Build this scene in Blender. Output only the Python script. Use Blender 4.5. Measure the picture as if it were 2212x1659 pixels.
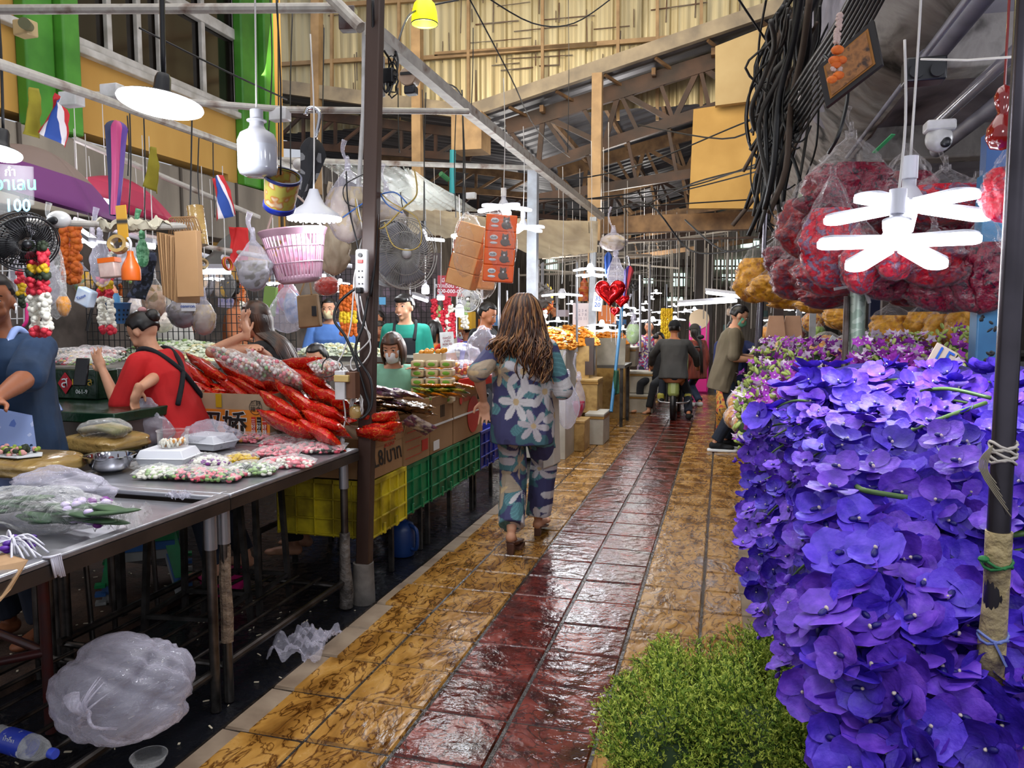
import bpy, math, random
import numpy as np
from mathutils import Vector, Matrix, Euler, noise
for o in list(bpy.data.objects): bpy.data.objects.remove(o)
SC = bpy.context.scene
COL = SC.collection
R = random.Random(7)
V = Vector
# ---------------------------------------------------------------- camera
FPX = 1662.0
PITCH = math.atan(141.5/FPX)
YAW = math.atan(456/math.hypot(FPX, 141.5))
EYE = V((0, 0, 1.45))
_f = V((-math.sin(YAW)*math.cos(PITCH), math.cos(YAW)*math.cos(PITCH), -math.sin(PITCH)))
_r = V((math.cos(YAW), math.sin(YAW), 0))
_u = _r.cross(_f)
cam = bpy.data.cameras.new('camera'); cam.sensor_width = 36; cam.lens = FPX/2212*36
cam.clip_start = 0.05; cam.clip_end = 200
camo = bpy.data.objects.new('camera', cam); COL.objects.link(camo)
camo.matrix_world = Matrix.Translation(EYE) @ Matrix((_r, _u, -_f)).transposed().to_4x4()
SC.camera = camo
# ---------------------------------------------------------------- world, exposure, cycles
SC.view_settings.view_transform = 'Standard'
SC.view_settings.look = 'None'
SC.view_settings.gamma = 1
SC.view_settings.use_curve_mapping = False
SC.view_settings.exposure = 0.35
W = bpy.data.worlds.new('world'); SC.world = W; W.use_nodes = True
_bg = W.node_tree.nodes['Background']
_bg.inputs[0].default_value = (0.86, 0.90, 1.0, 1); _bg.inputs[1].default_value = 0.50
cy = SC.cycles
cy.max_bounces = 5; cy.diffuse_bounces = 2; cy.glossy_bounces = 3; cy.transmission_bounces = 3
cy.transparent_max_bounces = 12; cy.caustics_reflective = False; cy.caustics_refractive = False
cy.sample_clamp_indirect = 4; cy.use_adaptive_sampling = True; cy.adaptive_threshold = 0.03
cy.use_denoising = True
def area(name, loc, tgt, size, size_y, power, col=(1, 1, 1)):
    l = bpy.data.lights.new(name, 'AREA'); l.shape = 'RECTANGLE'; l.size = size; l.size_y = size_y
    l.energy = power; l.color = col
    o = bpy.data.objects.new(name, l); COL.objects.link(o); o.location = loc
    o.rotation_euler = (V(tgt)-V(loc)).to_track_quat('-Z', 'Y').to_euler()
    return o
# added overhead light for an invented skylight; second, warm area light aimed at the gable
area('overhead_fill', (-1.2, 3.2, 5.6), (-1.0, 3.6, 0), 5, 6, 150, (1.0, 0.96, 0.9))
area('gable_daylight', (-2.5, 8.0, 5.6), (-1.0, 14.0, 4.2), 6, 2.5, 230, (1.0, 0.88, 0.66))
def point(name, loc, power, col=(0.92, 0.96, 1.0), r=0.08):
    l = bpy.data.lights.new(name, 'POINT'); l.energy = power; l.color = col; l.shadow_soft_size = r
    o = bpy.data.objects.new(name, l); COL.objects.link(o); o.location = loc; return o
point('fill_behind_camera', (.2, .1, 2.35), 26, r=.22)  # two unseen fill lights added by the camera to brighten the orchids
point('fill_behind_camera', (1.5, .3, 2.2), 16, r=.2)
point('soffit_fill', (1.9, 3.6, 2.25), 16, r=.15)  # fill light without a fitting, added to brighten the canopy underside
for q in ((-4, 17, 3.2), (-2, 24, 3.4), (-6, 22, 3.0), (-1.5, 13.5, 3.3)): point('hall_fill', q, 95, (1, .95, .88), r=.4)  # unseen fill lights added to lift the dark back of the hall
point('canopy_fill', (2.0, 1.7, 2.3), 28, (.9, .88, 1), r=.2)  # lilac fill light added because the canopy came out too dark
point('stall_lamp', (-4.3, 4.4, 2.3), 30, r=.2)
point('stall_lamp', (-3.4, 6.6, 2.3), 26, r=.2)
# ---------------------------------------------------------------- photograph pixel -> place
def ray(px, py): return _f*FPX + _r*(px-1106) + _u*(829.5-py)
def aY(px, py, y): d = ray(px, py); return EYE + d*(y/d.y)
def aX(px, py, x): d = ray(px, py); return EYE + d*(x/d.x)
def aZ(px, py, z): d = ray(px, py); return EYE + d*((z-1.45)/d.z)
def aW(px, py, w): return EYE + ray(px, py)*(w/FPX)      # at distance w in front of the camera
# ---------------------------------------------------------------- mesh building
def frame_of(d):
    d = V(d).normalized()
    a = V((0, 0, 1)) if abs(d.z) < 0.95 else V((1, 0, 0))
    x = a.cross(d).normalized(); y = d.cross(x)
    return x, y, d
def rz(a): return Matrix.Rotation(math.radians(a), 3, 'Z')
def rx(a): return Matrix.Rotation(math.radians(a), 3, 'X')
def ry(a): return Matrix.Rotation(math.radians(a), 3, 'Y')
class MB:
    def __init__(s): s.v = []; s.f = []; s.m = []
    def add(s, vs, fs, m=0):
        b = len(s.v); s.v += [tuple(x) for x in vs]
        s.f += [tuple(i+b for i in f) for f in fs]; s.m += [m]*len(fs); return s
    def box(s, c, sz, rot=None, m=0, top=1.0):
        c = V(c); h = V(sz)/2; vs = []
        for z in (-1, 1):
            k = top if z > 0 else 1
            for x, y in ((-1, -1), (1, -1), (1, 1), (-1, 1)):
                p = V((x*h.x*k, y*h.y*k, z*h.z))
                if rot is not None: p = rot @ p
                vs.append(c+p)
        return s.add(vs, [(3, 2, 1, 0), (4, 5, 6, 7), (0, 1, 5, 4), (1, 2, 6, 5), (2, 3, 7, 6), (3, 0, 4, 7)], m)
    def b2(s, lo, hi, m=0):
        lo = V(lo); hi = V(hi); return s.box((lo+hi)/2, hi-lo, m=m)
    def bar(s, p, q, w, h=None, m=0):
        h = h or w; p = V(p); q = V(q); x, y, d = frame_of(q-p); vs = []
        for e in (p, q):
            for a, b in ((-1, -1), (1, -1), (1, 1), (-1, 1)): vs.append(e + x*a*w/2 + y*b*h/2)
        return s.add(vs, [(3, 2, 1, 0), (4, 5, 6, 7), (0, 1, 5, 4), (1, 2, 6, 5), (2, 3, 7, 6), (3, 0, 4, 7)], m)
    def cyl(s, p, q, r, r2=None, n=12, m=0, cap=True):
        r2 = r if r2 is None else r2; p = V(p); q = V(q); x, y, d = frame_of(q-p); vs = []
        for e, rr in ((p, r), (q, r2)):
            for i in range(n):
                a = 2*math.pi*i/n; vs.append(e + (x*math.cos(a)+y*math.sin(a))*rr)
        fs = [(i, (i+1) % n, n+(i+1) % n, n+i) for i in range(n)]
        if cap: fs += [tuple(range(n))[::-1], tuple(range(n, 2*n))]
        return s.add(vs, fs, m)
    def tube(s, pts, r, n=8, m=0, smooth=0, cap=True):
        pts = [V(p) for p in pts]
        if smooth: pts = spline(pts, smooth)
        k = len(pts); vs = []
        x = None
        for i, p in enumerate(pts):
            d = (pts[min(i+1, k-1)]-pts[max(i-1, 0)])
            if d.length < 1e-9: d = V((0, 0, 1))
            d.normalize()
            if x is None: x, _, _ = frame_of(d)
            x = (x - d*x.dot(d));
            if x.length < 1e-6: x, _, _ = frame_of(d)
            x.normalize(); y = d.cross(x)
            rr = r(i/(k-1)) if callable(r) else r
            for j in range(n):
                a = 2*math.pi*j/n; vs.append(p + (x*math.cos(a)+y*math.sin(a))*rr)
        fs = [(i*n+j, i*n+(j+1) % n, (i+1)*n+(j+1) % n, (i+1)*n+j) for i in range(k-1) for j in range(n)]
        if cap: fs += [tuple(range(n))[::-1], tuple(range((k-1)*n, k*n))]
        return s.add(vs, fs, m)
    def lathe(s, prof, c=(0, 0, 0), n=24, rot=None, m=0, close=False):
        c = V(c); vs = []
        for r_, z in prof:
            for i in range(n):
                a = 2*math.pi*i/n; p = V((r_*math.cos(a), r_*math.sin(a), z))
                if rot is not None: p = rot @ p
                vs.append(c+p)
        k = len(prof)
        fs = [(i*n+j, i*n+(j+1) % n, (i+1)*n+(j+1) % n, (i+1)*n+j) for i in range(k-1) for j in range(n)]
        if prof[0][0] > 1e-4 and close: fs.append(tuple(range(n))[::-1])
        if prof[-1][0] > 1e-4 and close: fs.append(tuple(range((k-1)*n, k*n)))
        return s.add(vs, fs, m)
    def ell(s, c, r, rot=None, nu=16, nv=10, m=0, fn=None):
        c = V(c); r = V(r) if hasattr(r, '__len__') else V((r, r, r)); vs = []
        for j in range(nv+1):
            t = math.pi*j/nv
            for i in range(nu):
                a = 2*math.pi*i/nu
                n_ = V((math.sin(t)*math.cos(a), math.sin(t)*math.sin(a), math.cos(t)))
                k = fn(n_) if fn else 1
                p = V((n_.x*r.x*k, n_.y*r.y*k, n_.z*r.z*k))
                if rot is not None: p = rot @ p
                vs.append(c+p)
        fs = []
        for j in range(nv):
            for i in range(nu):
                a, b = j*nu+i, j*nu+(i+1) % nu
                if j == 0: fs.append((a, (j+1)*nu+i, (j+1)*nu+(i+1) % nu))
                elif j == nv-1: fs.append((a, (j+1)*nu+i, b))
                else: fs.append((a, (j+1)*nu+i, (j+1)*nu+(i+1) % nu, b))
        return s.add(vs, fs, m)
    def cone(s, p, q, r, r2, n=12, m=0):   # tapered capsule
        s.cyl(p, q, r, r2, n, m); s.ell(p, r*1.0, nu=n, nv=8, m=m); s.ell(q, r2*1.0, nu=n, nv=8, m=m); return s
    def grid(s, fn, nu, nv, m=0, mf=None, wrap=False):
        vs = [fn(i/nu, j/nv) for j in range(nv+1) for i in range(nu+1)]
        b = len(s.v); s.v += [tuple(x) for x in vs]
        for j in range(nv):
            for i in range(nu):
                a = b+j*(nu+1)+i
                s.f.append((a, a+1, a+nu+2, a+nu+1)); s.m.append(mf(i/nu, j/nv) if mf else m)
        return s
    def poly(s, pts, depth, m=0):      # prism: polygon (3D points) extruded by vector depth
        pts = [V(p) for p in pts]; d = V(depth); n = len(pts)
        fs = [tuple(range(n))[::-1], tuple(range(n, 2*n))] + [(i, (i+1) % n, n+(i+1) % n, n+i) for i in range(n)]
        return s.add(pts+[p+d for p in pts], fs, m)
    def join(s, o, M=None, m=None):
        vs = [M @ V(v) for v in o.v] if M is not None else o.v
        b = len(s.v); s.v += [tuple(x) for x in vs]; s.f += [tuple(i+b for i in f) for f in o.f]
        s.m += o.m if m is None else [m]*len(o.f); return s
def spline(pts, k):
    out = []; n = len(pts)
    for i in range(n-1):
        p0, p1, p2, p3 = pts[max(i-1, 0)], pts[i], pts[i+1], pts[min(i+2, n-1)]
        for j in range(k):
            t = j/k
            out.append(0.5*((2*p1)+(p2-p0)*t+(2*p0-5*p1+4*p2-p3)*t*t+(3*p1-p0-3*p2+p3)*t**3))
    out.append(pts[-1]); return out
def nz(p, sc=1.0, off=0.0):
    return noise.noise(V((p[0]*sc+off, p[1]*sc+off*1.7, p[2]*sc-off)))
# ---------------------------------------------------------------- objects
def tag(o, label=None, cat=None, group=None, kind=None):
    if label: o['label'] = label
    if cat: o['category'] = cat
    if group: o['group'] = group
    if kind: o['kind'] = kind
    return o
def rootloc(p):
    L = V((0, 0, 0))
    while p is not None: L = L + p.location; p = p.parent
    return L
def obj(name, mb, mat, parent=None, sm=35, bev=0, loc=None, sub=0, cols=None, label=None, solid=0):
    me = bpy.data.meshes.new(name)
    L = rootloc(parent) if parent is not None else (V(loc) if loc is not None else V((0, 0, 0)))
    vs = [(x-L.x, y-L.y, z-L.z) for x, y, z in mb.v] if L.length else mb.v
    me.from_pydata(vs, [], mb.f)
    mats = mat if isinstance(mat, (list, tuple)) else [mat]
    for x in mats: me.materials.append(x)
    if len(mats) > 1: me.polygons.foreach_set('material_index', mb.m)
    if cols is not None:
        at = me.color_attributes.new('Col', 'FLOAT_COLOR', 'POINT')
        at.data.foreach_set('color', np.array(cols, dtype=np.float32).ravel())
    me.validate()
    if sm:
        me.shade_smooth()
        if sm < 180: me.set_sharp_from_angle(angle=math.radians(sm))
    o = bpy.data.objects.new(name, me); COL.objects.link(o)
    if parent is not None: o.parent = parent
    elif loc is not None: o.location = L
    if bev:
        b = o.modifiers.new('bevel', 'BEVEL'); b.width = bev; b.segments = 2; b.limit_method = 'ANGLE'
    if solid:
        b = o.modifiers.new('solid', 'SOLIDIFY'); b.thickness = solid
    if sub:
        b = o.modifiers.new('sub', 'SUBSURF'); b.levels = sub; b.render_levels = sub
    if label: o['label'] = label
    return o
def thing(name, label, cat, loc=(0, 0, 0), group=None, rot=0):
    o = bpy.data.objects.new(name, None); COL.objects.link(o); o.location = loc
    o.rotation_euler.z = math.radians(rot); o.empty_display_size = 0.1
    return tag(o, label, cat, group)
def single(name, label, cat, mb, mat, group=None, **k):
    if 'loc' not in k and mb.v:
        a = np.array(mb.v); k['loc'] = ((a[:, 0].min()+a[:, 0].max())/2, (a[:, 1].min()+a[:, 1].max())/2, a[:, 2].min())
    return tag(obj(name, mb, mat, **k), label, cat, group)
def struct(name, mb, mat, **k):
    return tag(obj(name, mb, mat, **k), kind='structure')
def kids(o): return [c for c in bpy.data.objects if c.parent == o]
_KC = {}
def copytree(o, loc=None, rot=None, scale=None, label=None, group=None, tree=None):
    if tree is None:
        if o.name not in _KC:
            def rec(x): return (x, [rec(c) for c in kids(x)])
            _KC[o.name] = rec(o)
        tree = _KC[o.name]
    x, cs = tree
    c = x.copy(); COL.objects.link(c)
    if loc is not None: c.location = loc
    if rot is not None: c.rotation_euler = rot
    if scale is not None: c.scale = (scale,)*3 if not hasattr(scale, '__len__') else scale
    if label: c['label'] = label
    if group: c['group'] = group
    def link(tr, par):
        k = tr[0].copy(); COL.objects.link(k); k.parent = par
        for t in tr[1]: link(t, k)
    for t in cs: link(t, c)
    return c
def bake(o):      # freeze modifiers into the mesh
    dg = bpy.context.evaluated_depsgraph_get(); dg.update()
    me = bpy.data.meshes.new_from_object(o.evaluated_get(dg), depsgraph=dg)
    o.modifiers.clear(); o.data = me; return o
# ---------------------------------------------------------------- materials
def hx(h, k=1.0):
    h = h.lstrip('#'); c = [int(h[i:i+2], 16)/255 for i in (0, 2, 4)]
    c = [(x/12.92 if x <= 0.04045 else ((x+0.055)/1.055)**2.4)*k for x in c]
    return (c[0], c[1], c[2], 1)
_M = {}
def mat(name, c='808080', rough=0.6, metal=0.0, emit=0, c2=None, sc=8, bump=0, bsc=None, stretch=None, det=4,
        lo=0.35, hi=0.65, c3=None, coat=0, attr=False, alpha=1, trans=0, sheen=0, vor=False, dist=0, spec=None, r2=None, vein=None):
    if name in _M: return _M[name]
    m = bpy.data.materials.new(name); m.use_nodes = True; _M[name] = m
    nt = m.node_tree; N = nt.nodes; L = nt.links; b = N['Principled BSDF']
    col = hx(c) if isinstance(c, str) else c
    b.inputs['Base Color'].default_value = col; b.inputs['Roughness'].default_value = rough
    b.inputs['Metallic'].default_value = metal
    if spec is not None: b.inputs['Specular IOR Level'].default_value = spec
    if coat: b.inputs['Coat Weight'].default_value = coat; b.inputs['Coat Roughness'].default_value = 0.08
    if emit:
        b.inputs['Emission Color'].default_value = col; b.inputs['Emission Strength'].default_value = emit
    if alpha < 1: b.inputs['Alpha'].default_value = alpha
    if trans: b.inputs['Transmission Weight'].default_value = trans
    if sheen: b.inputs['Sheen Weight'].default_value = sheen
    tc = None
    def coords(s_, str_=None):
        nonlocal tc
        if tc is None: tc = N.new('ShaderNodeTexCoord')
        mp = N.new('ShaderNodeMapping'); mp.inputs['Scale'].default_value = tuple(s_*k for k in (str_ or (1, 1, 1)))
        L.new(tc.outputs['Object'], mp.inputs[0]); return mp.outputs[0]
    src = None
    if attr:
        a = N.new('ShaderNodeAttribute'); a.attribute_name = 'Col'; src = a.outputs['Color']
    if c2 is not None:
        if vor:
            t = N.new('ShaderNodeTexVoronoi'); t.inputs['Scale'].default_value = 1; fac = t.outputs['Color']
            sp = N.new('ShaderNodeSeparateColor'); L.new(t.outputs['Color'], sp.inputs[0]); fac = sp.outputs[0]
        else:
            t = N.new('ShaderNodeTexNoise'); t.inputs['Scale'].default_value = 1; t.inputs['Detail'].default_value = det
            t.inputs['Distortion'].default_value = dist; fac = t.outputs[0]
        L.new(coords(sc, stretch), t.inputs['Vector'])
        rmp = N.new('ShaderNodeValToRGB'); L.new(fac, rmp.inputs[0])
        e = rmp.color_ramp.elements; e[0].position = lo; e[1].position = hi
        e[0].color = col; e[1].color = hx(c2)
        if vor: rmp.color_ramp.interpolation = 'CONSTANT'
        if c3:
            k = e.new((lo+hi)/2 if not vor else (lo+1)/2); k.color = hx(c3)
        if src is not None:
            mx = N.new('ShaderNodeMixRGB'); mx.blend_type = 'MULTIPLY'; mx.inputs[0].default_value = 1
            L.new(src, mx.inputs[1]); L.new(rmp.outputs[0], mx.inputs[2]); src = mx.outputs[0]
        else: src = rmp.outputs[0]
        if r2 is not None:
            mr = N.new('ShaderNodeMapRange'); mr.inputs[1].default_value = lo; mr.inputs[2].default_value = hi
            mr.inputs[3].default_value = rough; mr.inputs[4].default_value = r2
            L.new(fac, mr.inputs[0]); L.new(mr.outputs[0], b.inputs['Roughness'])
    if vein:
        t = N.new('ShaderNodeTexNoise'); t.inputs['Scale'].default_value = 1; t.inputs['Detail'].default_value = 5; t.inputs['Distortion'].default_value = 1.5
        L.new(coords(vein[1], stretch), t.inputs['Vector']); rmp = N.new('ShaderNodeValToRGB'); L.new(t.outputs[0], rmp.inputs[0]); e = rmp.color_ramp.elements
        e[0].position = .5-vein[2]; e[1].position = .5+vein[2]; e[0].color = e[1].color = (1, 1, 1, 1); k = e.new(.5); k.color = hx(vein[0])
        mx = N.new('ShaderNodeMixRGB'); mx.blend_type = 'MULTIPLY'; mx.inputs[0].default_value = 1
        L.new(src, mx.inputs[1]); L.new(rmp.outputs[0], mx.inputs[2]); src = mx.outputs[0]
    if src is not None:
        L.new(src, b.inputs['Base Color'])
        if emit: L.new(src, b.inputs['Emission Color'])
    if bump:
        t = N.new('ShaderNodeTexNoise'); t.inputs['Scale'].default_value = 1; t.inputs['Detail'].default_value = 5
        L.new(coords(bsc or sc, stretch), t.inputs['Vector'])
        bp = N.new('ShaderNodeBump'); bp.inputs['Strength'].default_value = min(1, bump); bp.inputs['Distance'].default_value = 0.02
        L.new(t.outputs[0], bp.inputs['Height']); L.new(bp.outputs[0], b.inputs['Normal'])
    return m
def film(name, c='ffffff', base=0.05, edge=0.6, rough=0.1, sc=9, bump=0.5, milk=0.0):
    """thin plastic film: transparent, glossy and creased; milk = how white it is"""
    if name in _M: return _M[name]
    m = bpy.data.materials.new(name); m.use_nodes = True; _M[name] = m
    nt = m.node_tree; N = nt.nodes; L = nt.links; b = N['Principled BSDF']; out = N['Material Output']
    b.inputs['Base Color'].default_value = hx(c); b.inputs['Roughness'].default_value = rough
    b.inputs['Specular IOR Level'].default_value = 0.9
    tc = N.new('ShaderNodeTexCoord'); t = N.new('ShaderNodeTexNoise'); t.inputs['Scale'].default_value = sc
    t.inputs['Detail'].default_value = 6; t.inputs['Distortion'].default_value = 1.2; L.new(tc.outputs['Object'], t.inputs['Vector'])
    bp = N.new('ShaderNodeBump'); bp.inputs['Strength'].default_value = bump; bp.inputs['Distance'].default_value = 0.03
    L.new(t.outputs[0], bp.inputs['Height']); L.new(bp.outputs[0], b.inputs['Normal'])
    lw = N.new('ShaderNodeLayerWeight'); lw.inputs[0].default_value = 0.35; L.new(bp.outputs[0], lw.inputs['Normal'])
    mr = N.new('ShaderNodeMapRange'); mr.inputs[1].default_value = .15; mr.inputs[2].default_value = 1; mr.inputs[3].default_value = base+milk; mr.inputs[4].default_value = min(1, edge+milk)
    L.new(lw.outputs['Facing'], mr.inputs[0])
    tr = N.new('ShaderNodeBsdfTransparent'); mx = N.new('ShaderNodeMixShader')
    L.new(mr.outputs[0], mx.inputs[0]); L.new(tr.outputs[0], mx.inputs[1]); L.new(b.outputs[0], mx.inputs[2])
    L.new(mx.outputs[0], out.inputs['Surface']); return m
def glow(name, c='ffffff', e=10): return mat(name, c, emit=e, rough=0.5)
def text(name, s, size, M, mt, parent, extrude=0.0006, bold=0):
    cu = bpy.data.curves.new(name, 'FONT'); cu.body = s; cu.size = size; cu.align_x = 'CENTER'; cu.align_y = 'CENTER'
    cu.extrude = extrude; cu.offset = bold; cu.resolution_u = 2
    o = bpy.data.objects.new(name, cu); COL.objects.link(o)
    dg = bpy.context.evaluated_depsgraph_get(); dg.update()
    me = bpy.data.meshes.new_from_object(o.evaluated_get(dg), depsgraph=dg)
    bpy.data.objects.remove(o); bpy.data.curves.remove(cu)
    me.transform(M)
    L = rootloc(parent); me.transform(Matrix.Translation(-L))
    me.materials.clear(); me.materials.append(mt)
    o = bpy.data.objects.new(name, me); COL.objects.link(o); o.parent = parent; return o
def face_mat(c, right, up):      # matrix placing flat lettering: centre c, x along right, y along up
    r_ = V(right).normalized(); u_ = V(up).normalized(); n_ = r_.cross(u_)
    return Matrix.Translation(V(c)) @ Matrix((r_, u_, n_)).transposed().to_4x4()
# ================================================================ setting
m_ochre = mat('tile_ochre', '66421a', 0.12, c2='b88c4a', c3='9c7032', sc=7, det=9, lo=0.3, hi=0.72, dist=.6, bump=0.3, bsc=15, stretch=(1.2, .6, 1), r2=0.34, vein=('7a5c3c', 11, .05))
m_red = mat('tile_red', '2e110c', 0.09, c2='7c3226', c3='5c1f16', sc=6, det=9, lo=0.32, hi=0.68, dist=.6, bump=0.4, bsc=15, r2=0.25, vein=('8a6a60', 9, .04))
m_dry = mat('tile_dry', '8c7a66', 0.55, c2='6d5a48', sc=6, bump=0.15)
m_grout = mat('grout', '0d0b0a', 0.15, c2='2a2420', sc=30, bump=0.5)
m_dark = mat('dark_ground', '0c0e14', 0.35, c2='1b1c22', sc=5, det=8, bump=0.6, bsc=22, r2=0.15)
m_brown = mat('brown_ground', '2c1d15', 0.75, c2='4a3426', sc=9, det=10, bump=0.5, bsc=40)
g = MB(); g.b2((-40, -4, -0.12), (40, 60, -0.045)); struct('floor_ground', g, m_dark)
g = MB(); g.b2((-1.70, -0.6, -0.06), (0.26, 15.0, -0.008)); struct('floor_walkway_bed', g, m_grout)
g = MB(); g.b2((-12, 0.2, -0.06), (-2.72, 3.75, -0.012)); struct('floor_stall', g, m_brown)
XS = [-1.69, -1.365, -1.04, -0.715, -0.39, -0.07, 0.25]
g = MB(); rt = random.Random(3)
for j in range(-2, 48):
    for i in range(6):
        x0, x1 = XS[i]+.007, XS[i+1]-.007; y0 = j*0.312+0.085; y1 = y0+0.298
        mi = 1 if i in (2, 3) else 0
        e = 0.006; z = rt.uniform(-.0015, .0015); tx = rt.uniform(-.002, .002)
        def tile(x0, x1, mi, l=e, r_=e):
            vs = [(x0, y0, -.03), (x1, y0, -.03), (x1, y1, -.03), (x0, y1, -.03),
                  (x0, y0, -.008), (x1, y0, -.008), (x1, y1, -.008), (x0, y1, -.008),
                  (x0+l, y0+e, z-tx), (x1-r_, y0+e, z+tx), (x1-r_, y1-e, z+tx), (x0+l, y1-e, z-tx)]
            g.add(vs, [(0, 1, 5, 4), (1, 2, 6, 5), (2, 3, 7, 6), (3, 0, 4, 7), (4, 5, 9, 8), (5, 6, 10, 9), (6, 7, 11, 10), (7, 4, 8, 11), (8, 9, 10, 11)], mi)
        if i == 0 and j < 22:
            w = rt.uniform(.05, .12); tile(x0, x0+w, 2, e, 0); tile(x0+w, x1, mi, 0, e)
        elif i == 5 and j < 16:
            w = rt.uniform(.10, .14); tile(x0, x1-w, mi, e, 0); tile(x1-w, x1, 2, 0, e)
        else: tile(x0, x1, mi)
struct('floor_walkway_tiles', g, [m_ochre, m_red, m_dry], sm=0)
g = MB(); g.b2((-14, 15.0, -0.05), (12, 40, -0.006)); struct('floor_cross_lane', g, mat('far_floor', '4a2a20', 0.2, c2='1c1210', sc=4, bump=.5, bsc=9))
g = MB()
for k in range(260):
    if k < 170: x, y, z = R.uniform(-4.3, -2.75), R.uniform(1.6, 3.7), -.01
    else: x, y, z = R.uniform(-2.5, -1.72), R.uniform(1.5, 3.6), -.043
    l = R.uniform(.006, .03); g.box((x, y, z+.002), (l, R.uniform(.003, .008), .003), rz(R.uniform(0, 180)))
tag(obj('floor_litter', g, mat('litter', 'cbbfa6', .8)), 'scraps of petals and stem cuttings strewn on the dark floor', 'litter', kind='stuff')

# ---- yellow wall with windows, parallel to the lane on the left
XW = -5.6
m_yel = mat('yellow_wall', 'c79a4e', 0.75, c2='b5863c', sc=1.3, det=5, bump=.05, stretch=(1, 1, .35))
m_frame = mat('white_frame', 'cfcac4', 0.5, c2='a9a39a', sc=6)
m_pane = mat('dark_pane', '14110f', 0.08, c2='241e1a', sc=1.2, spec=.7)
m_green = mat('green_paint', '4f9430', 0.45, c2='3b7a22', sc=3)
wl = lambda px, py: aX(px, py, XW)
pA, pB = wl(0, 224), wl(560, 402); zb = (pA.z+pB.z)/2
yE = wl(612, 300).y
s1, s2 = wl(108, 62), wl(520, 250); zs = (s1.z+s2.z)/2
t1, t2 = wl(375, 0), wl(512, 82); zt = (t1.z+t2.z)/2
yl, yr = wl(108, 30).y, wl(517, 150).y
g = MB()
g.b2((XW-.25, 2.0, zb), (XW, yE, zs)); g.b2((XW-.25, 2.0, zs), (XW, yl, zs+4)); g.b2((XW-.25, yr, zs), (XW, yE, zs+4))
g.b2((XW-.25, yE-1.2, 1.9), (XW, yE, zb))
struct('wall_left', g, m_yel)
w = tag(bpy.data.objects.new('window_1', None), kind='structure'); COL.objects.link(w); w.location = (XW, yl, zs)
g = MB(); f = .07
g.b2((XW-.04, yl, zs-.03), (XW+.05, yr, zs+.05)); g.b2((XW-.04, yl, zs), (XW+.03, yl+f, zs+4)); g.b2((XW-.04, yr-f, zs), (XW+.03, yr, zs+4))
g.b2((XW-.04, yl, zt-.06), (XW+.03, yr, zt+.06))
for px in (236, 300, 346, 438): y = wl(px, 120).y; g.b2((XW-.03, y-.03, zs), (XW+.02, y+.03, zs+4))
obj('window_frame', g, m_frame, w, bev=.006)
g = MB(); g.b2((XW-.06, yl, zs), (XW-.045, yr, zs+4)); obj('pane', g, m_pane, w)
g = MB()
for k in range(5):
    y = yl+.9+k*.62; g.b2((XW-.5, y, zs-.1), (XW-.42, y+.25, zs+3.5))
struct('wall_left_inside', MB().b2((XW-.9, 1.0, zs-.4), (XW-.8, yE, zs+4)), mat('room_dark', '2a211c', .9))
g = MB(); g.b2((XW, 2.0, zs-.10), (XW+.09, yr+.05, zs-.03)); struct('trim_window_sill', g, m_frame, bev=.01)
for n, (px, wd) in enumerate(((84, .24), (533, .28))):
    y = wl(px, 100).y
    g = MB(); g.b2((XW, y-wd, zb-.1), (XW+.12, y+wd*.2, zs+4)); g.b2((XW, y+wd*.25, zb-.1), (XW+.2, y+wd, zs+4))
    struct('trim_green_pier_%d' % (n+1), g, m_green, bev=.02)
q1, q2 = wl(170, 380), wl(540, 470)
m_conc = mat('concrete_band', '8f8577', 0.85, c2='6f665b', sc=2.5, det=8, bump=.3, stretch=(1, 1, .3))
g = MB(); g.b2((XW-.2, 2.0, zb-.78), (XW+.15, yE-.4, zb-.12)); struct('wall_left_band', g, m_conc, bev=.01)
g = MB()
for k in range(7): g.b2((XW+.14, 3.1+k*.95, zb-.78), (XW+.17, 3.13+k*.95, zb-.12))
struct('trim_band_joint', g, mat('joint', '4a423a', .9))
g = MB(); g.b2((XW-.6, 1.0, -.05), (XW-.3, 14.0, zb-.78)); struct('wall_left_lower', g, mat('wall_low', '6a5f58', .85, c2='3a332e', sc=3, det=6))

# ---- high sheet wall and the hall beyond
YH = 12.0
m_sheet = mat('sheet_wall', 'b9a67c', 0.42, metal=.35, c2='7d7056', c3='cfc19a', sc=2.6, det=7, lo=.25, hi=.75, stretch=(1, 1, .12), bump=.25, bsc=3, dist=.6)
yw = YH+.9
x0, x1 = aY(560, 100, yw).x, aY(1790, 100, yw).x
ztop = aY(1100, -260, yw).z; zlow = aY(1010, 260, yw).z
def corr(u, v):
    x = x0+(x1-x0)*u; ph = (x*2.2) % 1
    return V((x, yw+(.05 if ph < .22 else 0)+.01*math.sin(x*40), zlow+(ztop-zlow)*v))
g = MB(); g.grid(corr, 420, 1); struct('wall_back_sheet', g, m_sheet, sm=0)
m_tan = mat('tan_steel', 'b08f66', .6, c2='8f7250', sc=4)
m_tand = mat('tan_dark', '8a6a48', .7, c2='5f4630', sc=5)
pt = lambda px, py, y=YH: aY(px, py, y)
g = MB()
for (a, b, c, d) in ((600, 140, 830, 126), (830, 133, 1700, 62), (600, 20, 1800, -60), (940, 118, 1290, 96)):
    g.bar(pt(a, b, yw-.08), pt(c, d, yw-.08), .07)
for px in (717, 862, 1012, 1172, 1335, 1420, 1515):
    g.bar(pt(px, 260, yw-.1), pt(px, -150, yw-.1), .05)
struct('trim_sheet_rail', g, m_tan)
g = MB()
for k in range(40):
    px = R.uniform(640, 1650); py = R.uniform(-20, 190); p = pt(px, py, yw-.03)
    g.box(p, (R.uniform(.008, .02), .012, R.uniform(.1, .7)), ry(R.uniform(-2, 2)))
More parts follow.
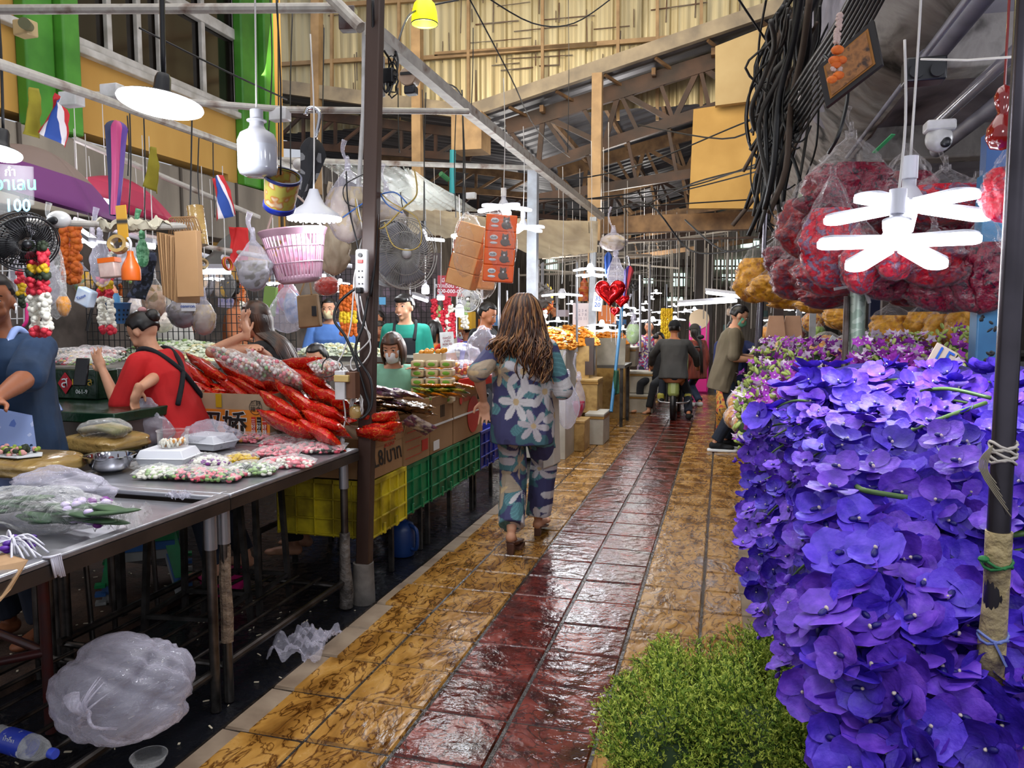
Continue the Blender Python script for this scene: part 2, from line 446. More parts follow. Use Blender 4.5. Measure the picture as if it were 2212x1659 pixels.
for k in range(14):
    px = R.uniform(640, 1500); p = pt(px, R.uniform(0, 180), yw-.035)
    g.box(p, (R.uniform(.3, 1.2), .012, R.uniform(.01, .02)), ry(R.uniform(-2, 2)))
struct('trim_sheet_rust', g, mat('rust_streak', '5a3a28', .9, c2='7c7468', sc=3))
# barge boards
m_barge = mat('barge', '7b6f60', .6, c2='a3937a', sc=3)
g = MB(); R0, R1 = pt(1010, 243), pt(1700, 8)
g.bar(R0, R1, .12, .20); L0, L1 = pt(1012, 243), pt(560, 182); g.bar(L0, L1, .12, .22)
struct('trim_barge_board', g, m_barge)
# hall roofs
dR = (R1-R0).normalized(); dL = (L1-L0).normalized()
m_roof = mat('roof_sheet', '77777c', .45, metal=.5, c2='45454a', sc=2, det=6, stretch=(.3, 1, 1), lo=.3, hi=.7)
def roof(o, d, n, up):
    g = MB(); nn = 220
    g.grid(lambda u, v: o + d*(n*u) + V((0, v*20, 0)) + V((0, 0, -.1+(.03 if (v*nn) % 4 < 1.2 else 0))), 1, nn)
    return g
struct('ceiling_hall_right', roof(R0, dR, 8, 1), m_roof, sm=0)
struct('ceiling_hall_left', roof(L0, dL, 7, 1), m_roof, sm=0)
m_steel = mat('brown_steel', '2a1a13', .6, c2='4a3022', sc=3)
def truss(Y, dark):
    g = MB(); k = Y-YH
    o = lambda px, py: pt(px, py)+V((0, k, 0))
    # right slope
    ta, tb = o(1080, 262), o(1700, 62); ba, bb = o(1150, 350), o(1700, 165)
    g.bar(ta, tb, .08, .24); g.bar(ba, bb, .08, .16)
    n = 7
    for i in range(n+1):
        t = i/n; p, q = ta.lerp(tb, t), ba.lerp(bb, t)
        g.bar(p, q, .06, .06)
        if i < n: g.bar(p, ba.lerp(bb, (i+1)/n), .05, .08) if i % 2 else g.bar(q, ta.lerp(tb, (i+1)/n), .05, .08)
    # lower chord
    g.bar(o(1150, 420), o(1700, 330), .07, .14); 
    for i in range(6):
        g.bar(o(1170+i*90, 350-i*28), o(1190+i*90, 418-i*14), .05)
    # left slope
    ta, tb = o(1000, 278), o(560, 225); ba, bb = o(1000, 330), o(560, 300)
    g.bar(ta, tb, .08, .15); g.bar(ba, bb, .07, .12)
    for i in range(6):
        t = i/6; p, q = ta.lerp(tb, t), ba.lerp(bb, t); g.bar(p, q, .05); g.bar(p, ba.lerp(bb, (i+1)/6), .05)
    return g
for i, Y in enumerate((12.4, 16.5, 20.5, 25.0)):
    struct('ceiling_truss_%d' % (i+1), truss(Y, i == 0), m_steel if i in (0, 2) else m_tand)
g = MB()
for i in range(9):     # purlin tails under the overhang
    p = R0 + dR*(.7+i*.78); g.bar(p+V((0, .05, -.12)), p+V((.28, .5, -.22)), .04)
    q = R0 + dR*(.3+i*.9); g.bar(q+V((0, .2, -.25)), q+V((0, 19, -.25)), .06, .1)
struct('ceiling_purlin', g, m_tand)
def post(name, label, px, y0_, y1_, Y, w, mt, **k):
    a, b = aY(px[0], y0_, Y), aY(px[1], y1_, Y)
    g = MB(); g.bar(a, b, w, k.get('d', w)); return g
g = MB(); 
for (xa, ya, xb, yb, Y, w) in ((1291, 160, 1287, 520, 11.7, .15), (901, 20, 903, 430, 11.7, .15), (685, -80, 683, 420, 12.0, .15), (1279, 380, 1280, 700, 11.8, .12), (1018, 250, 1018, 330, 12, .5)):
    g.bar(aY(xa, ya, Y), aY(xb, yb, Y), w)
struct('column_tan', g, m_tan)
g = MB(); g.b2(aY(1500, 660, 18)+V((0, -.25, -2.4)), aY(1543, 470, 18)+V((0, .25, .6))); struct('column_dark', g, mat('col_dark', '1b1410', .7, c2='2c211b', sc=3))
# yellow panels and lintel
m_yp = mat('yellow_panel', 'c59c55', .7, c2='b08844', sc=1.5, det=5)
m_yp2 = mat('cream_panel', 'b79f72', .7, c2='a98e60', sc=1.5, det=5)
g = MB(); g.poly([pt(1545, 100, 11.6), pt(1545, 228, 11.6), pt(1672, 212, 11.6), pt(1672, 50, 11.6)], (0, .12, 0)); struct('wall_panel_upper', g, m_yp2)
g = MB(); g.poly([pt(1498, 236, 11.8), pt(1488, 450, 11.8), pt(1640, 450, 11.8), pt(1660, 212, 11.8)], (0, .12, 0)); struct('wall_panel_lower', g, m_yp)
g = MB(); g.b2(pt(1295, 504, 12.2), pt(1700, 458, 12.4)); g.b2(pt(600, 520, 13.8), pt(1320, 500, 14)); struct('ceiling_beam', g, m_tand)
g = MB(); g.b2(pt(1100, 528, 12.3), pt(1700, 510, 12.4)); struct('ceiling_beam_lower', g, m_steel)
# far back wall with openings
YB = 33
m_back = mat('back_slats', '5c5249', .8, c2='8c8072', sc=5, stretch=(3, 1, .2), det=3)
g = MB(); g.b2((-40, YB, -.1), (20, YB+.2, 9)); struct('wall_back', g, m_back)
g = MB()
for (a, b, c, d) in ((1450, 590, 1482, 618), (1545, 560, 1640, 582), (1390, 600, 1412, 612), (1180, 560, 1205, 582), (1560, 592, 1600, 606), (1600, 520, 1640, 535), (1440, 640, 1475, 650)):
    g.b2(aY(a, d, YB-.15), aY(c, b, YB-.1))
o = struct('window_2', g, glow('daylight_far', 'c8e8dc', 1.6))
g = MB()
for px in range(1380, 1660, 8): g.bar(aY(px, 560, YB-.3), aY(px, 645, YB-.3), .05)
for py in (575, 600, 622, 640): g.bar(aY(1380, py, YB-.3), aY(1660, py, YB-.3), .06)
struct('trim_back_lattice', g, m_steel)
# dark side closure of the hall on the left and a gantry of thin rods
g = MB()
for k in range(70):
    px = R.uniform(1180, 1660); Y = R.uniform(13, 26); a = aY(px, R.uniform(470, 560), Y); g.cyl(a, a+V((0, 0, -R.uniform(.6, 2.2))), .012, n=5)
for k in range(26):
    Y = R.uniform(13, 24); a = aY(R.uniform(1120, 1500), R.uniform(470, 620), Y); g.bar(a, a+V((R.uniform(1, 3), R.uniform(-1, 1), R.uniform(-.2, .3))), .035)
struct('trim_hall_rods', g, mat('rod_grey', '8d857b', .5, metal=.3))
# ---- old concrete canopy on the right
ce = aZ(1850, 0, 3.1); XE = ce.x
m_canopy = mat('canopy', '7d7672', .9, c2='2b2826', c3='a29c98', sc=2.2, det=9, lo=.3, hi=.7, dist=1.5, bump=.6, bsc=7)
m_soffit = mat('soffit', 'b8b4c0', .9, c2='4c4852', c3='96929e', sc=1.6, det=9, lo=.3, hi=.75, dist=1.0, bump=.4, bsc=6, stretch=(1, .5, 1))
g = MB()
def beamf(u, v):
    y = 1.0+u*11; x = XE+v*.42; z = 3.1-.28*math.sin(v*math.pi*.5)
    return V((x+.03*nz((x, y, z), 3), y, z+.04*nz((x, y, z), 2.5, 5)))
g.grid(beamf, 60, 8)
g.grid(lambda u, v: V((XE+.42+v*3.2, 1.0+u*11, 2.95+.03*nz((v*3, u*11, 0), 2))), 50, 14)
g.grid(lambda u, v: V((XE+.03*nz((0, u*11, v), 3), 1.0+u*11, 3.1+v*.9)), 50, 4)
struct('ceiling_canopy', g, [m_soffit], sm=60, cols=None)
g = MB(); g.grid(lambda u, v: V((XE+.02+v*.36, 1.2+u*10, 3.07-.27*math.sin(v*math.pi*.5)-.012+.03*nz((v, u*10, 1), 3))), 60, 6)
struct('ceiling_canopy_edge', g, m_canopy, sm=60)
g = MB()
for y in (2.0, 4.4, 6.8): g.b2((XE+.4, y, 2.70), (XE+3.6, y+.24, 2.98))
struct('ceiling_canopy_rib', g, m_canopy, bev=.02)
# ================================================================ people
m_skin = mat('skin', 'b97a58', .5, c2='a86a4a', sc=6, spec=.35)
m_skin2 = mat('skin_fair', 'cf9a7c', .5, c2='c08a6c', sc=6, spec=.35)
m_skin3 = mat('skin_tan', '8f5638', .5, c2='7f4a30', sc=6, spec=.35)
m_hair = mat('black_hair', '0e0b0b', .38, c2='1d1614', sc=30, stretch=(1, 1, .1))
m_eye = mat('eye_white', 'd8d0c8', .3); m_pup = mat('pupil', '120c0a', .2); m_lip = mat('lip', '8f4038', .5)
m_mask = mat('mask_white', 'd8dade', .8); m_maskg = mat('mask_green', '6fb89a', .8); m_maskc = mat('mask_cream', 'd3c59a', .8)
def ik(a, b, l1, l2, hint):
    d = b-a; L = d.length
    if L > (l1+l2)*.999: b = a+d*((l1+l2)*.999/L); d = b-a; L = d.length
    n = d/L; h = hint-n*hint.dot(n)
    if h.length < 1e-4: h = V((0, 1, 0))-n*n.y
    h.normalize(); x = (l1*l1-l2*l2+L*L)/(2*L)
    return a+n*x+h*math.sqrt(max(0, l1*l1-x*x)), b
def hand(mb, w, d, up, side, s, curl=25, spread=6, n=7):
    """w wrist, d finger direction, up back of the hand, side +1 right hand -1 left"""
    d = d.normalized(); up = (up-d*up.dot(d)).normalized(); lat = d.cross(up)*side   # lat: towards the thumb side
    M = Matrix((lat, d, up)).transposed()
    mb.ell(w+d*.047*s, V((.041, .052, .017))*s, rot=M, nu=12, nv=8)
    mb.cone(w-d*.02*s, w+d*.03*s, .023*s, .026*s, n=n)
    for i, (lx, l0) in enumerate(((.029, .070), (.010, .078), (-.010, .073), (-.028, .058))):
        p = w+lat*lx*s+d*.078*s; a = curl*(1+.12*i); dirv = (d+lat*(1.5-i)*math.radians(spread)).normalized(); ax = lat*side
        r0 = .0088*s
        for k, f in enumerate((.45, .31, .24)):
            dirv = (Matrix.Rotation(math.radians(a*(.7 if k == 0 else 1)), 3, d.cross(up)) @ dirv).normalized()
            if dirv.dot(up) > .05 and curl > 0: dirv = (Matrix.Rotation(math.radians(-2*a*(.7 if k == 0 else 1)), 3, d.cross(up)) @ dirv).normalized()
            q = p+dirv*l0*f*1.12*s; mb.cone(p, q, r0, r0*.92, n=n); p = q; r0 *= .92
    p = w+lat*.026*s+d*.015*s; q = p+(lat*.75+d*.6-up*.25).normalized()*.042*s; t = q+(lat*.25+d*.95-up*.3).normalized()*.034*s
    mb.cone(p, q, .013*s, .0105*s, n=n); mb.cone(q, t, .0105*s, .009*s, n=n)
def remesh(o, vox, it=3):
    m = o.modifiers.new('r', 'REMESH'); m.mode = 'VOXEL'; m.voxel_size = vox; m.use_smooth_shade = True
    m = o.modifiers.new('s', 'SMOOTH'); m.iterations = it; m.factor = .5
    return bake(o)
def person(label, hp, Y, face, H=1.62, lean=4, side=0, twist=0, head=(0, 5, 0), arms=None, legs=None, skin=None, shirt=None, sleeve=.55, fem=False,
           pants='d', hair='short', mhair=None, mask=None, shoes=None, cat='person', vox=.009, shirt_col=None, pants_col=None, wide=1.0, hem=.10, leg_w=1.0,
           group=None, hands=True, facef=True, curl=25, loose=.012, low=True, apron=None, cap=None, necklace=None):
    s = H/1.70; skin = skin or m_skin; pants = mat('dark_trousers', '16171d', .85, c2='20222a', sc=4) if pants == 'd' else pants; fr = rz(face)
    RT, FW, UP = V((1, 0, 0)), V((0, 1, 0)), V((0, 0, 1))
    T = rx(-lean) @ ry(side)
    t = T @ UP; tf = T @ (rz(twist) @ FW); tr = T @ (rz(twist) @ RT)
    Mt = Matrix((tr, tf, t)).transposed()
    hd = T @ RT*0 + (t*.5+UP*.5).normalized()
    HM = rz(twist*.5+head[0]) @ rx(-head[1]) @ ry(head[2])
    neck = t*.525*s; hc = neck + hd*.145*s + (HM @ V((0, .025, 0)))*s + tf*.01*s
    target = aY(hp[0], hp[1], Y)
    pelz = target.z - hc.z
    base = V((target.x, target.y, 0)) - fr @ V((hc.x, hc.y, 0))
    P0 = V((0, 0, pelz)); T3 = lambda p: base + fr @ (P0+p)
    D3 = lambda p: fr @ p
    FM = fr @ Mt; HF = fr @ HM
    body = MB(); n = 12
    def E(mb, c, r, inf=0, fn=None): mb.ell(T3(c), (V(r)*s*1)+V((inf, inf, inf)), rot=FM, nu=20, nv=14, fn=fn)
    w = wide
    def torso(mb, inf, shirt_=False):
        if fem: st = [(-.12, .10, .08), (-.06, .158, .112), (.02, .168, .118), (.10, .145, .10), (.18, .128, .092), (.27, .138, .105), (.345, .152, .128), (.42, .158, .102), (.475, .135, .078), (.51, .085, .058), (.54, .05, .05)]
        else: st = [(-.12, .10, .08), (-.06, .150, .108), (.02, .160, .115), (.10, .150, .108), (.18, .142, .104), (.27, .150, .110), (.36, .166, .118), (.43, .172, .108), (.48, .148, .082), (.515, .088, .06), (.54, .055, .055)]
        if shirt_:
            ck = .152 if fem else .163
            st = [(-.06-hem, ck*1.10, .128), (-.04-hem*.5, ck*1.12, .130), (.04, ck*1.07, .124), (.12, ck*1.02, .116), (.20, ck, .112), (.28, ck*1.0, .116)]+[x for x in st if x[0] > .3 and x[0] < .52]
        n_ = 28; vs = []
        for z, a_, b_ in st:
            for i in range(n_):
                th = 2*math.pi*i/n_; c_, s_ = math.cos(th), math.sin(th)
                k_ = (1+.035*math.sin(th*5+z*9+hp[0]) + .02*math.sin(th*9-z*14)) if shirt_ and z < .3 else 1
                e_ = .85
                X_ = (a_*s*w+inf)*k_*(abs(c_)**e_)*(1 if c_ > 0 else -1); Y_ = (b_*s*w+inf)*k_*(abs(s_)**e_)*(1 if s_ > 0 else -1)
                zz = z*s; cv = t*zz+tr*X_+tf*Y_
                vs.append(T3(cv))
        k_ = len(st); fs = [(i*n_+j, i*n_+(j+1) % n_, (i+1)*n_+(j+1) % n_, (i+1)*n_+j) for i in range(k_-1) for j in range(n_)]
        fs += [tuple(range(n_))[::-1], tuple(range((k_-1)*n_, k_*n_))]
        mb.add(vs, fs)
        mb.cone(T3(t*.455*s-tr*.125*s*w), T3(t*.455*s+tr*.125*s*w), .058*s+inf, .058*s+inf, n=n)
    torso(body, 0); body.cone(T3(t*.46*s), T3(hc-hd*.05*s-HM@V((0, .015, 0))*s), .058*s*(.9 if fem else 1), .052*s*(.9 if fem else 1), n=n)
    # head
    hs = s*(1.0 if H > 1.4 else 1.1)
    C = T3(hc); h = lambda x, y, z: C + HF @ (V((x, y, z))*hs)
    body.ell(h(0, -.008, .022), V((.074, .094, .092))*hs, rot=HF, nu=24, nv=16)
    body.ell(h(0, .022, -.03), V((.060, .068, .078))*hs, rot=HF, nu=20, nv=14)
    body.ell(h(0, .058, -.092), V((.024, .022, .018))*hs, rot=HF); body.ell(h(0, .062, -.004), V((.055, .03, .03))*hs, rot=HF)
    body.cone(h(0, .082, .008), h(0, .104, -.028), .009*hs, .0135*hs, n=8)
    for k in (-1, 1):
        body.ell(h(.078*k, -.002, -.01), V((.009, .02, .033))*hs, rot=HF)
        body.ell(h(.036*k, .062, -.038), V((.024, .022, .024))*hs, rot=HF); body.ell(h(.013*k, .088, -.03), V((.008, .01, .008))*hs, rot=HF)
    body.tube([h(-.022, .086, -.062), h(0, .093, -.06), h(.022, .086, -.062)], .007*hs, n=6)
    shirtm, pantm, shoem = MB(), MB(), MB()
    torso(shirtm, loose, True)
    arms = arms or {}
    wr = {}
    for k, nm in ((-1, 'L'), (1, 'R')):
        a = t*.458*s+tr*.160*s*k*w
        tg = arms.get(nm); tg = tg or {}
        if tg.get('px'):   # hand placed at a spot in the world
            wp = aY(*tg['px']); q = fr.inverted() @ (wp-base) - P0
        else: q = tg.get('at', None); q = a+V((.05*k, .03, -.52))*s if q is None else V(q)
        el, q = ik(a, q, .285*s, .255*s, V(tg.get('hint', (.4*k, -1, 0))))
        body.cone(T3(a), T3(el), .047*s*w, .037*s*w, n=n); body.cone(T3(el), T3(el.lerp(q, .35)), .038*s*w, .036*s*w, n=n); body.cone(T3(el.lerp(q, .35)), T3(q), .036*s*w, .024*s, n=n)
        d = (q-el).normalized(); hdv = V(tg['dir']) if tg.get('dir') else d
        up = V(tg['up']) if tg.get('up') else (tr*k if abs(d.z) > .7 else UP)
        wr[nm] = (T3(q), D3(hdv))
        if hands: hand(body, T3(q), D3(hdv), D3(up), k, s, curl=tg.get('curl', curl))
        else: body.ell(T3(q+d*.06*s), V((.035, .035, .06))*s)
        e2 = a.lerp(el, min(1, sleeve/.5*.9)) if sleeve <= .55 else el
        if sleeve > 0:
            lo_ = min(loose, .014); shirtm.cone(T3(a), T3(e2), .053*s*w+lo_, (.052 if sleeve < .56 else .046)*s*w+lo_, n=n)
            if sleeve > .56:
                e3 = el.lerp(q, min(1, (sleeve-.5)*2)); shirtm.cone(T3(el), T3(e3), .044*s*w+loose, .034*s*w+loose, n=n)
    legs = legs or {}
    if low:
        for k, nm in ((-1, 'L'), (1, 'R')):
            a = tr*.085*s*k; tg = legs.get(nm, (.09*k*s, 0, 0)); ft = V((tg[0], tg[1], tg[2]+.085*s-pelz)); gr = tg[2]
            kn, q = ik(a, ft, .43*s, .42*s, V((.15*k, 1, 0)))
            body.cone(T3(a), T3(kn), .078*s, .05*s, n=n); body.cone(T3(kn), T3(kn.lerp(q, .35)), .05*s, .05*s, n=n); body.cone(T3(kn.lerp(q, .35)), T3(q), .05*s, .033*s, n=n)
            fd = V((.12*k, 1, tg[3] if len(tg) > 3 else 0)).normalized()
            body.cone(T3(q+V((0, -.02, -.045))*s), T3(q+fd*.13*s+V((0, 0, -.055))*s), .036*s, .028*s, n=n)
            body.ell(T3(q+fd*.15*s+V((0, 0, -.06))*s), V((.045, .05, .022))*s, rot=fr)
            if shoes: 
                shoem.cone(T3(q+V((0, -.025, -.04))*s), T3(q+fd*.05*s+V((0, 0, -.03))*s), .045*s, .048*s, n=n)
                shoem.cone(T3(q+V((0, -.02, -.05))*s), T3(q+fd*.17*s+V((0, 0, -.055))*s), .042*s, .033*s, n=n); shoem.ell(T3(q+fd*.15*s+V((0, 0, -.055))*s), V((.052, .065, .03))*s, rot=fr)
            if pants:
                l = leg_w
                pantm.cone(T3(a+V((0, 0, .02))), T3(kn), .088*s*(.6+.4*l), .066*s*l, n=n); pantm.cyl(T3(kn), T3(kn.lerp(q, .95)), .066*s*l, .062*s*l, n=n); pantm.ell(T3(kn), .066*s*l)
        if pants: E(pantm, V((0, 0, .01)), (.165*w, .12*w, .13), .010)
    bo = obj('person', body, skin, loc=base, sm=180)
    remesh(bo, vox); tag(bo, label, cat, group); bo['kind'] = 'thing'
    def cloth(nm, mb, m_, colf, vx, it=4):
        o = obj(nm, mb, m_, parent=bo, sm=180); remesh(o, vx, it)
        nv = len(o.data.vertices); co = np.empty(nv*3, np.float32); no = np.empty(nv*3, np.float32)
        o.data.vertices.foreach_get('co', co); o.data.vertices.foreach_get('normal', no)
        cl = co.reshape(-1, 3); nl = no.reshape(-1, 3); off = hp[0]
        dd = [.009*noise.noise((p[0]*8, p[1]*8, p[2]*4.5+off))+.004*noise.noise((p[0]*19+5, p[1]*19, p[2]*9)) for p in cl.tolist()]
        cl += nl*np.array(dd, np.float32)[:, None]; o.data.vertices.foreach_set('co', cl.ravel()); o.data.update()
        o.data.shade_smooth()
        if colf:
            at = o.data.color_attributes.new('Col', 'FLOAT_COLOR', 'POINT')
            inv = fr.inverted(); cs = []
            for p in cl.tolist(): cs += list(colf(inv @ V(p), None))+[1]
            at.data.foreach_set('color', np.array(cs, np.float32))
        return o
    if shirt: cloth('shirt', shirtm, shirt, shirt_col, vox*.9)
    if pants and low: cloth('trousers', pantm, pants, pants_col, vox*.9)
    if shoes and low: cloth('shoe', shoem, shoes, None, vox*.9)
    # face
    if facef:
        for k in (-1, 1):
            obj('eye', MB().ell(h(.031*k, .077, .012), V((.013, .009, .0068))*hs, rot=HF, nu=10, nv=6), m_eye, bo, sm=180); g2 = MB()
            g2.ell(h(.031*k, .084, .012), V((.006, .004, .006))*hs, rot=HF, nu=8, nv=6)
            g2.tube([h(.014*k, .089, .034), h(.032*k, .088, .040), h(.05*k, .076, .034)], .0028*hs, n=5)
            g2.tube([h(.017*k, .085, .013), h(.031*k, .087, .020), h(.046*k, .078, .013)], .0016*hs, n=4)
            obj('eye_line_and_brow', g2, m_pup, bo, sm=180)
        if not mask:
            g = MB(); g.tube([h(-.024, .089, -.06), h(-.01, .098, -.062), h(0, .1, -.061), h(.01, .098, -.062), h(.024, .089, -.06)], .0055*hs, n=6); obj('mouth', g, m_lip, bo, sm=180)
    if mask:
        g = MB()
        def mf(u, v):
            a = math.radians(-78+156*u); z = .0-.098*v
            rad = 1+.18*math.sin(v*math.pi)+.25*max(0, math.cos(a))**6*math.sin(min(1, v*1.2)*math.pi*.8)
            p = V((.068*math.sin(a)*(1-.25*v), .012+.078*math.cos(a)*rad*(1-.12*v), z)); return h(p.x, p.y, p.z)
        g.grid(mf, 16, 8); o = obj('face_mask', g, mask, bo, sm=180, solid=.002)
        for k in (-1, 1): obj('mask_strap', MB().tube([h(.066*k, .03, -.01), h(.08*k, -.01, .005), h(.082*k, -.018, -.02), h(.064*k, .02, -.075)], .0015, n=4), mask, bo)
    # hair
    mh = mhair or m_hair; g = MB()
    def cap_fn(front, side_):
        def f(nv):
            k = 1.0+.05*noise.noise(nv*7)
            if nv.y > .30 and nv.z < front: k = .80
            elif nv.z < side_ and nv.y > -.25: k = .82
            elif nv.z < -.62: k = .78
            return k
        return f
    if hair in ('short', 'bob', 'long', 'bun', 'wavy', 'fringe', 'tail'):
        fr0 = .62 if hair not in ('fringe', 'bob') else .30
        g.ell(h(0, -.014, .026), V((.086, .106, .104))*hs, rot=HF, nu=40, nv=28, fn=cap_fn(fr0, .02 if hair == 'short' else -.15))
        if hair == 'fringe': g.ell(h(0, .05, .072), V((.07, .048, .038))*hs, rot=HF, nu=16, nv=10)
    rh = random.Random(int(hp[0]*7+hp[1]))
    if hair == 'bun': g.ell(h(0, -.115, .03), V((.045, .04, .045))*hs, rot=HF, nu=14, nv=10, fn=lambda q: 1+.12*noise.noise(q*4))
    if hair == 'bob':
        for i in range(70):
            a = math.radians(rh.uniform(70, 290)) if i < 58 else math.radians(rh.choice((62, 298))+rh.uniform(-6, 6)); ca, sa = math.cos(a), math.sin(a)
            g.tube([h(.06*sa, .075*ca-.012, .085), h(.088*sa, .100*ca-.014, .02), h(.094*sa, .102*ca-.015, -.05), h(.082*sa, .09*ca-.015, -.118-.01*rh.random())], lambda q: .013*hs*(1-.4*q), n=6, smooth=3)
    if hair in ('long', 'tail'):
        for i in range(90 if hair == 'long' else 30):
            a = math.radians(rh.uniform(95, 265)); ca, sa = math.cos(a), math.sin(a); L_ = rh.uniform(.38, .56)*hs
            p0, p1, p2 = h(.06*sa, .07*ca-.012, .075), h(.088*sa, .104*ca-.014, .0), h(.07*sa, .10*ca-.02, -.09)
            bk = D3(-tf*(.085+.06*abs(ca))*s + tr*(.11 if hair == 'long' else .02)*sa*s)
            nb = T3(t*.44*s)+bk; ed = nb-D3(t)*L_+D3(tr)*.02*rh.uniform(-1, 1)
            g.tube([p0, p1, p2, nb, nb.lerp(ed, .5)+V((rh.uniform(-1, 1), rh.uniform(-1, 1), 0))*.01, ed], lambda q: .011*hs*(1-.6*q), n=5, smooth=3)
    if g.v: obj('hair', g, mh, bo, sm=180)
    if cap:
        g = MB(); g.ell(h(0, -.01, .035), V((.092, .112, .105))*hs, rot=HF, nu=28, nv=16, fn=lambda q: 1 if q.z > -.1 else .8)
        g.ell(h(0, .13, .045), V((.065, .065, .008))*hs, rot=HF, nu=16, nv=6); obj('cap', g, cap, bo, sm=60)
    info = dict(T3=T3, D3=D3, t=t, tf=tf, tr=tr, h=h, s=s, base=base, hs=hs, HF=HF, FM=FM, body=bo, wr=wr, w=w, P0=P0, fr=fr)
    if apron: do_apron(info, apron, loose)
    return info
def do_apron(I, mts, loose, back=True):
    """bib apron: front panel hugging the torso and straps over the shoulders"""
    T3, t, tf, tr, s, w = I['T3'], I['t'], I['tf'], I['tr'], I['s'], I['w']
    g = MB()
    def f(u, v):
        z = .40-v*.72; wd = (.10 if v < .28 else .19)*s; x = (u-.5)*2
        dep = .125*w*s+loose+.016+ (.02 if v > .5 else 0); px_ = x*wd; k = min(.97, abs(px_)/(.185*s*w))
        return T3(t*(z*s)+tf*(dep*math.sqrt(1-k*k)+.006)+tr*px_)
    g.grid(f, 12, 16); obj('apron', g, mts[0], I['body'], sm=180, solid=.004)
    for k in (-1, 1):
        o = .145*s*w+loose; g = MB()
        g.tube([T3(t*.38*s+tf*o*.93+tr*.09*k*s), T3(t*.48*s+tf*.07*s+tr*.095*k*s), T3(t*.545*s+tr*.09*k*s), T3(t*.48*s-tf*.085*s+tr*.07*k*s), T3(t*.33*s-tf*o*.88), T3(t*.14*s-tf*o*.75-tr*.13*k*s)], .016*s, n=6, smooth=5)
        obj('apron_strap', g, mts[1], I['body'], sm=180)
# ---------------------------------------------------------------- floral pattern for the walking woman
RF = random.Random(12)
def lilies(seed, n, W, Z0, Z1):
    r = random.Random(seed); out = []
    for i in range(n*6):
        u, z = r.uniform(-W, W), r.uniform(Z0, Z1)
        if all(math.hypot(u-a[0], z-a[1]) > .158 for a in out):
            out.append((u, z, r.uniform(0, 6.28), r.uniform(.075, .145), r.choice(((.62, .60, .62), (.58, .55, .58), (.66, .64, .66), (.42, .33, .24), (.5, .46, .5)))))
        if len(out) >= n: break
    return out
def floral(W, Z0, Z1, seed, rad=.17):
    fl = lilies(seed, 34, W, Z0, Z1)
    lv = lilies(seed+5, 60, W, Z0, Z1)
    def f(p, nrm):
        a = math.atan2(p.x, -p.y if abs(p.y) > .005 else .005); u = a*rad; z = p.z
        base = (.045, .045, .13); k = noise.noise(V((u*9, z*9, seed)))
        if k > .22: base = (.05, .13, .16)
        if k < -.32: base = (.03, .03, .09)
        for (a_, z_, ph, R_, c_) in lv:
            dx, dz = u-a_, z-z_; d = math.hypot(dx, dz)
            if d < R_*1.1:
                th = math.atan2(dz, dx)+ph*2; q = abs(math.cos(th*1.0))**3
                if d < R_*1.15*q: base = (.075, .19, .22) if (d/R_) % .2 > .05 else (.11, .27, .30)
        for (a_, z_, ph, R_, c_) in fl:
            dx, dz = u-a_, z-z_; d = math.hypot(dx, dz)
            if d < R_:
                th = math.atan2(dz, dx)+ph; q = abs(math.cos(th*3))**1.25; lim = R_*(.26+.74*q)
                if d < lim:
                    e = abs(math.sin(th*3)); sh = .72+.28*(d/R_) if q > .93 else 1.0
                    if d < R_*.16: return (.55, .40, .22)
                    return tuple(x*sh*(1-.25*e*(d/lim)) for x in c_)
        return base
    return f
m_attr = mat('printed_cotton', 'ffffff', .8, attr=True, bump=.15, bsc=14)
# 1 -- woman walking away
wz = aY(1120, 627, 4.75).z
I = person('woman with long wavy brown hair in a navy lily print outfit, walking down the lane', (1131, 683), 4.66, 2, H=1.63, lean=-1, head=(-8, 2, 0), fem=True, wide=1.05,
           arms={'L': dict(px=(1045, 866, 4.55), hint=(-.15, -1, 0), dir=(.05, .05, -1), up=(-.1, 1, 0), curl=22), 'R': dict(at=(.20, .22, .16), hint=(.3, -1, 0))},
           legs={'L': (-.035, -.14, .07, -.45), 'R': (.045, .30, .04)}, skin=m_skin2, shirt=m_attr, sleeve=.55, pants=m_attr, hair=None, facef=False,
           shirt_col=floral(.53, .78, 1.42, 3), pants_col=floral(.53, .12, .95, 9), vox=.0065, hem=.09, loose=.03, leg_w=1.42, mask=m_mask)
h, hs, T3, s = I['h'], I['hs'], I['T3'], I['s']
mh = [mat('hair_brown_%d' % i, c, .36, c2=c2, sc=25, stretch=(1, 1, .08)) for i, (c, c2) in enumerate((('2a1710', '3a2116'), ('45281a', '5e3822'), ('7a4f30', '96683f'), ('b08558', '8f6238')))]
g = MB(); g.ell(h(0, -.016, .03), V((.092, .112, .106))*hs, rot=I['HF'], nu=30, nv=20, fn=lambda q: .8 if (q.y > .55 and q.z < .4) or q.z < -.6 else 1, m=0)
rh = random.Random(5)
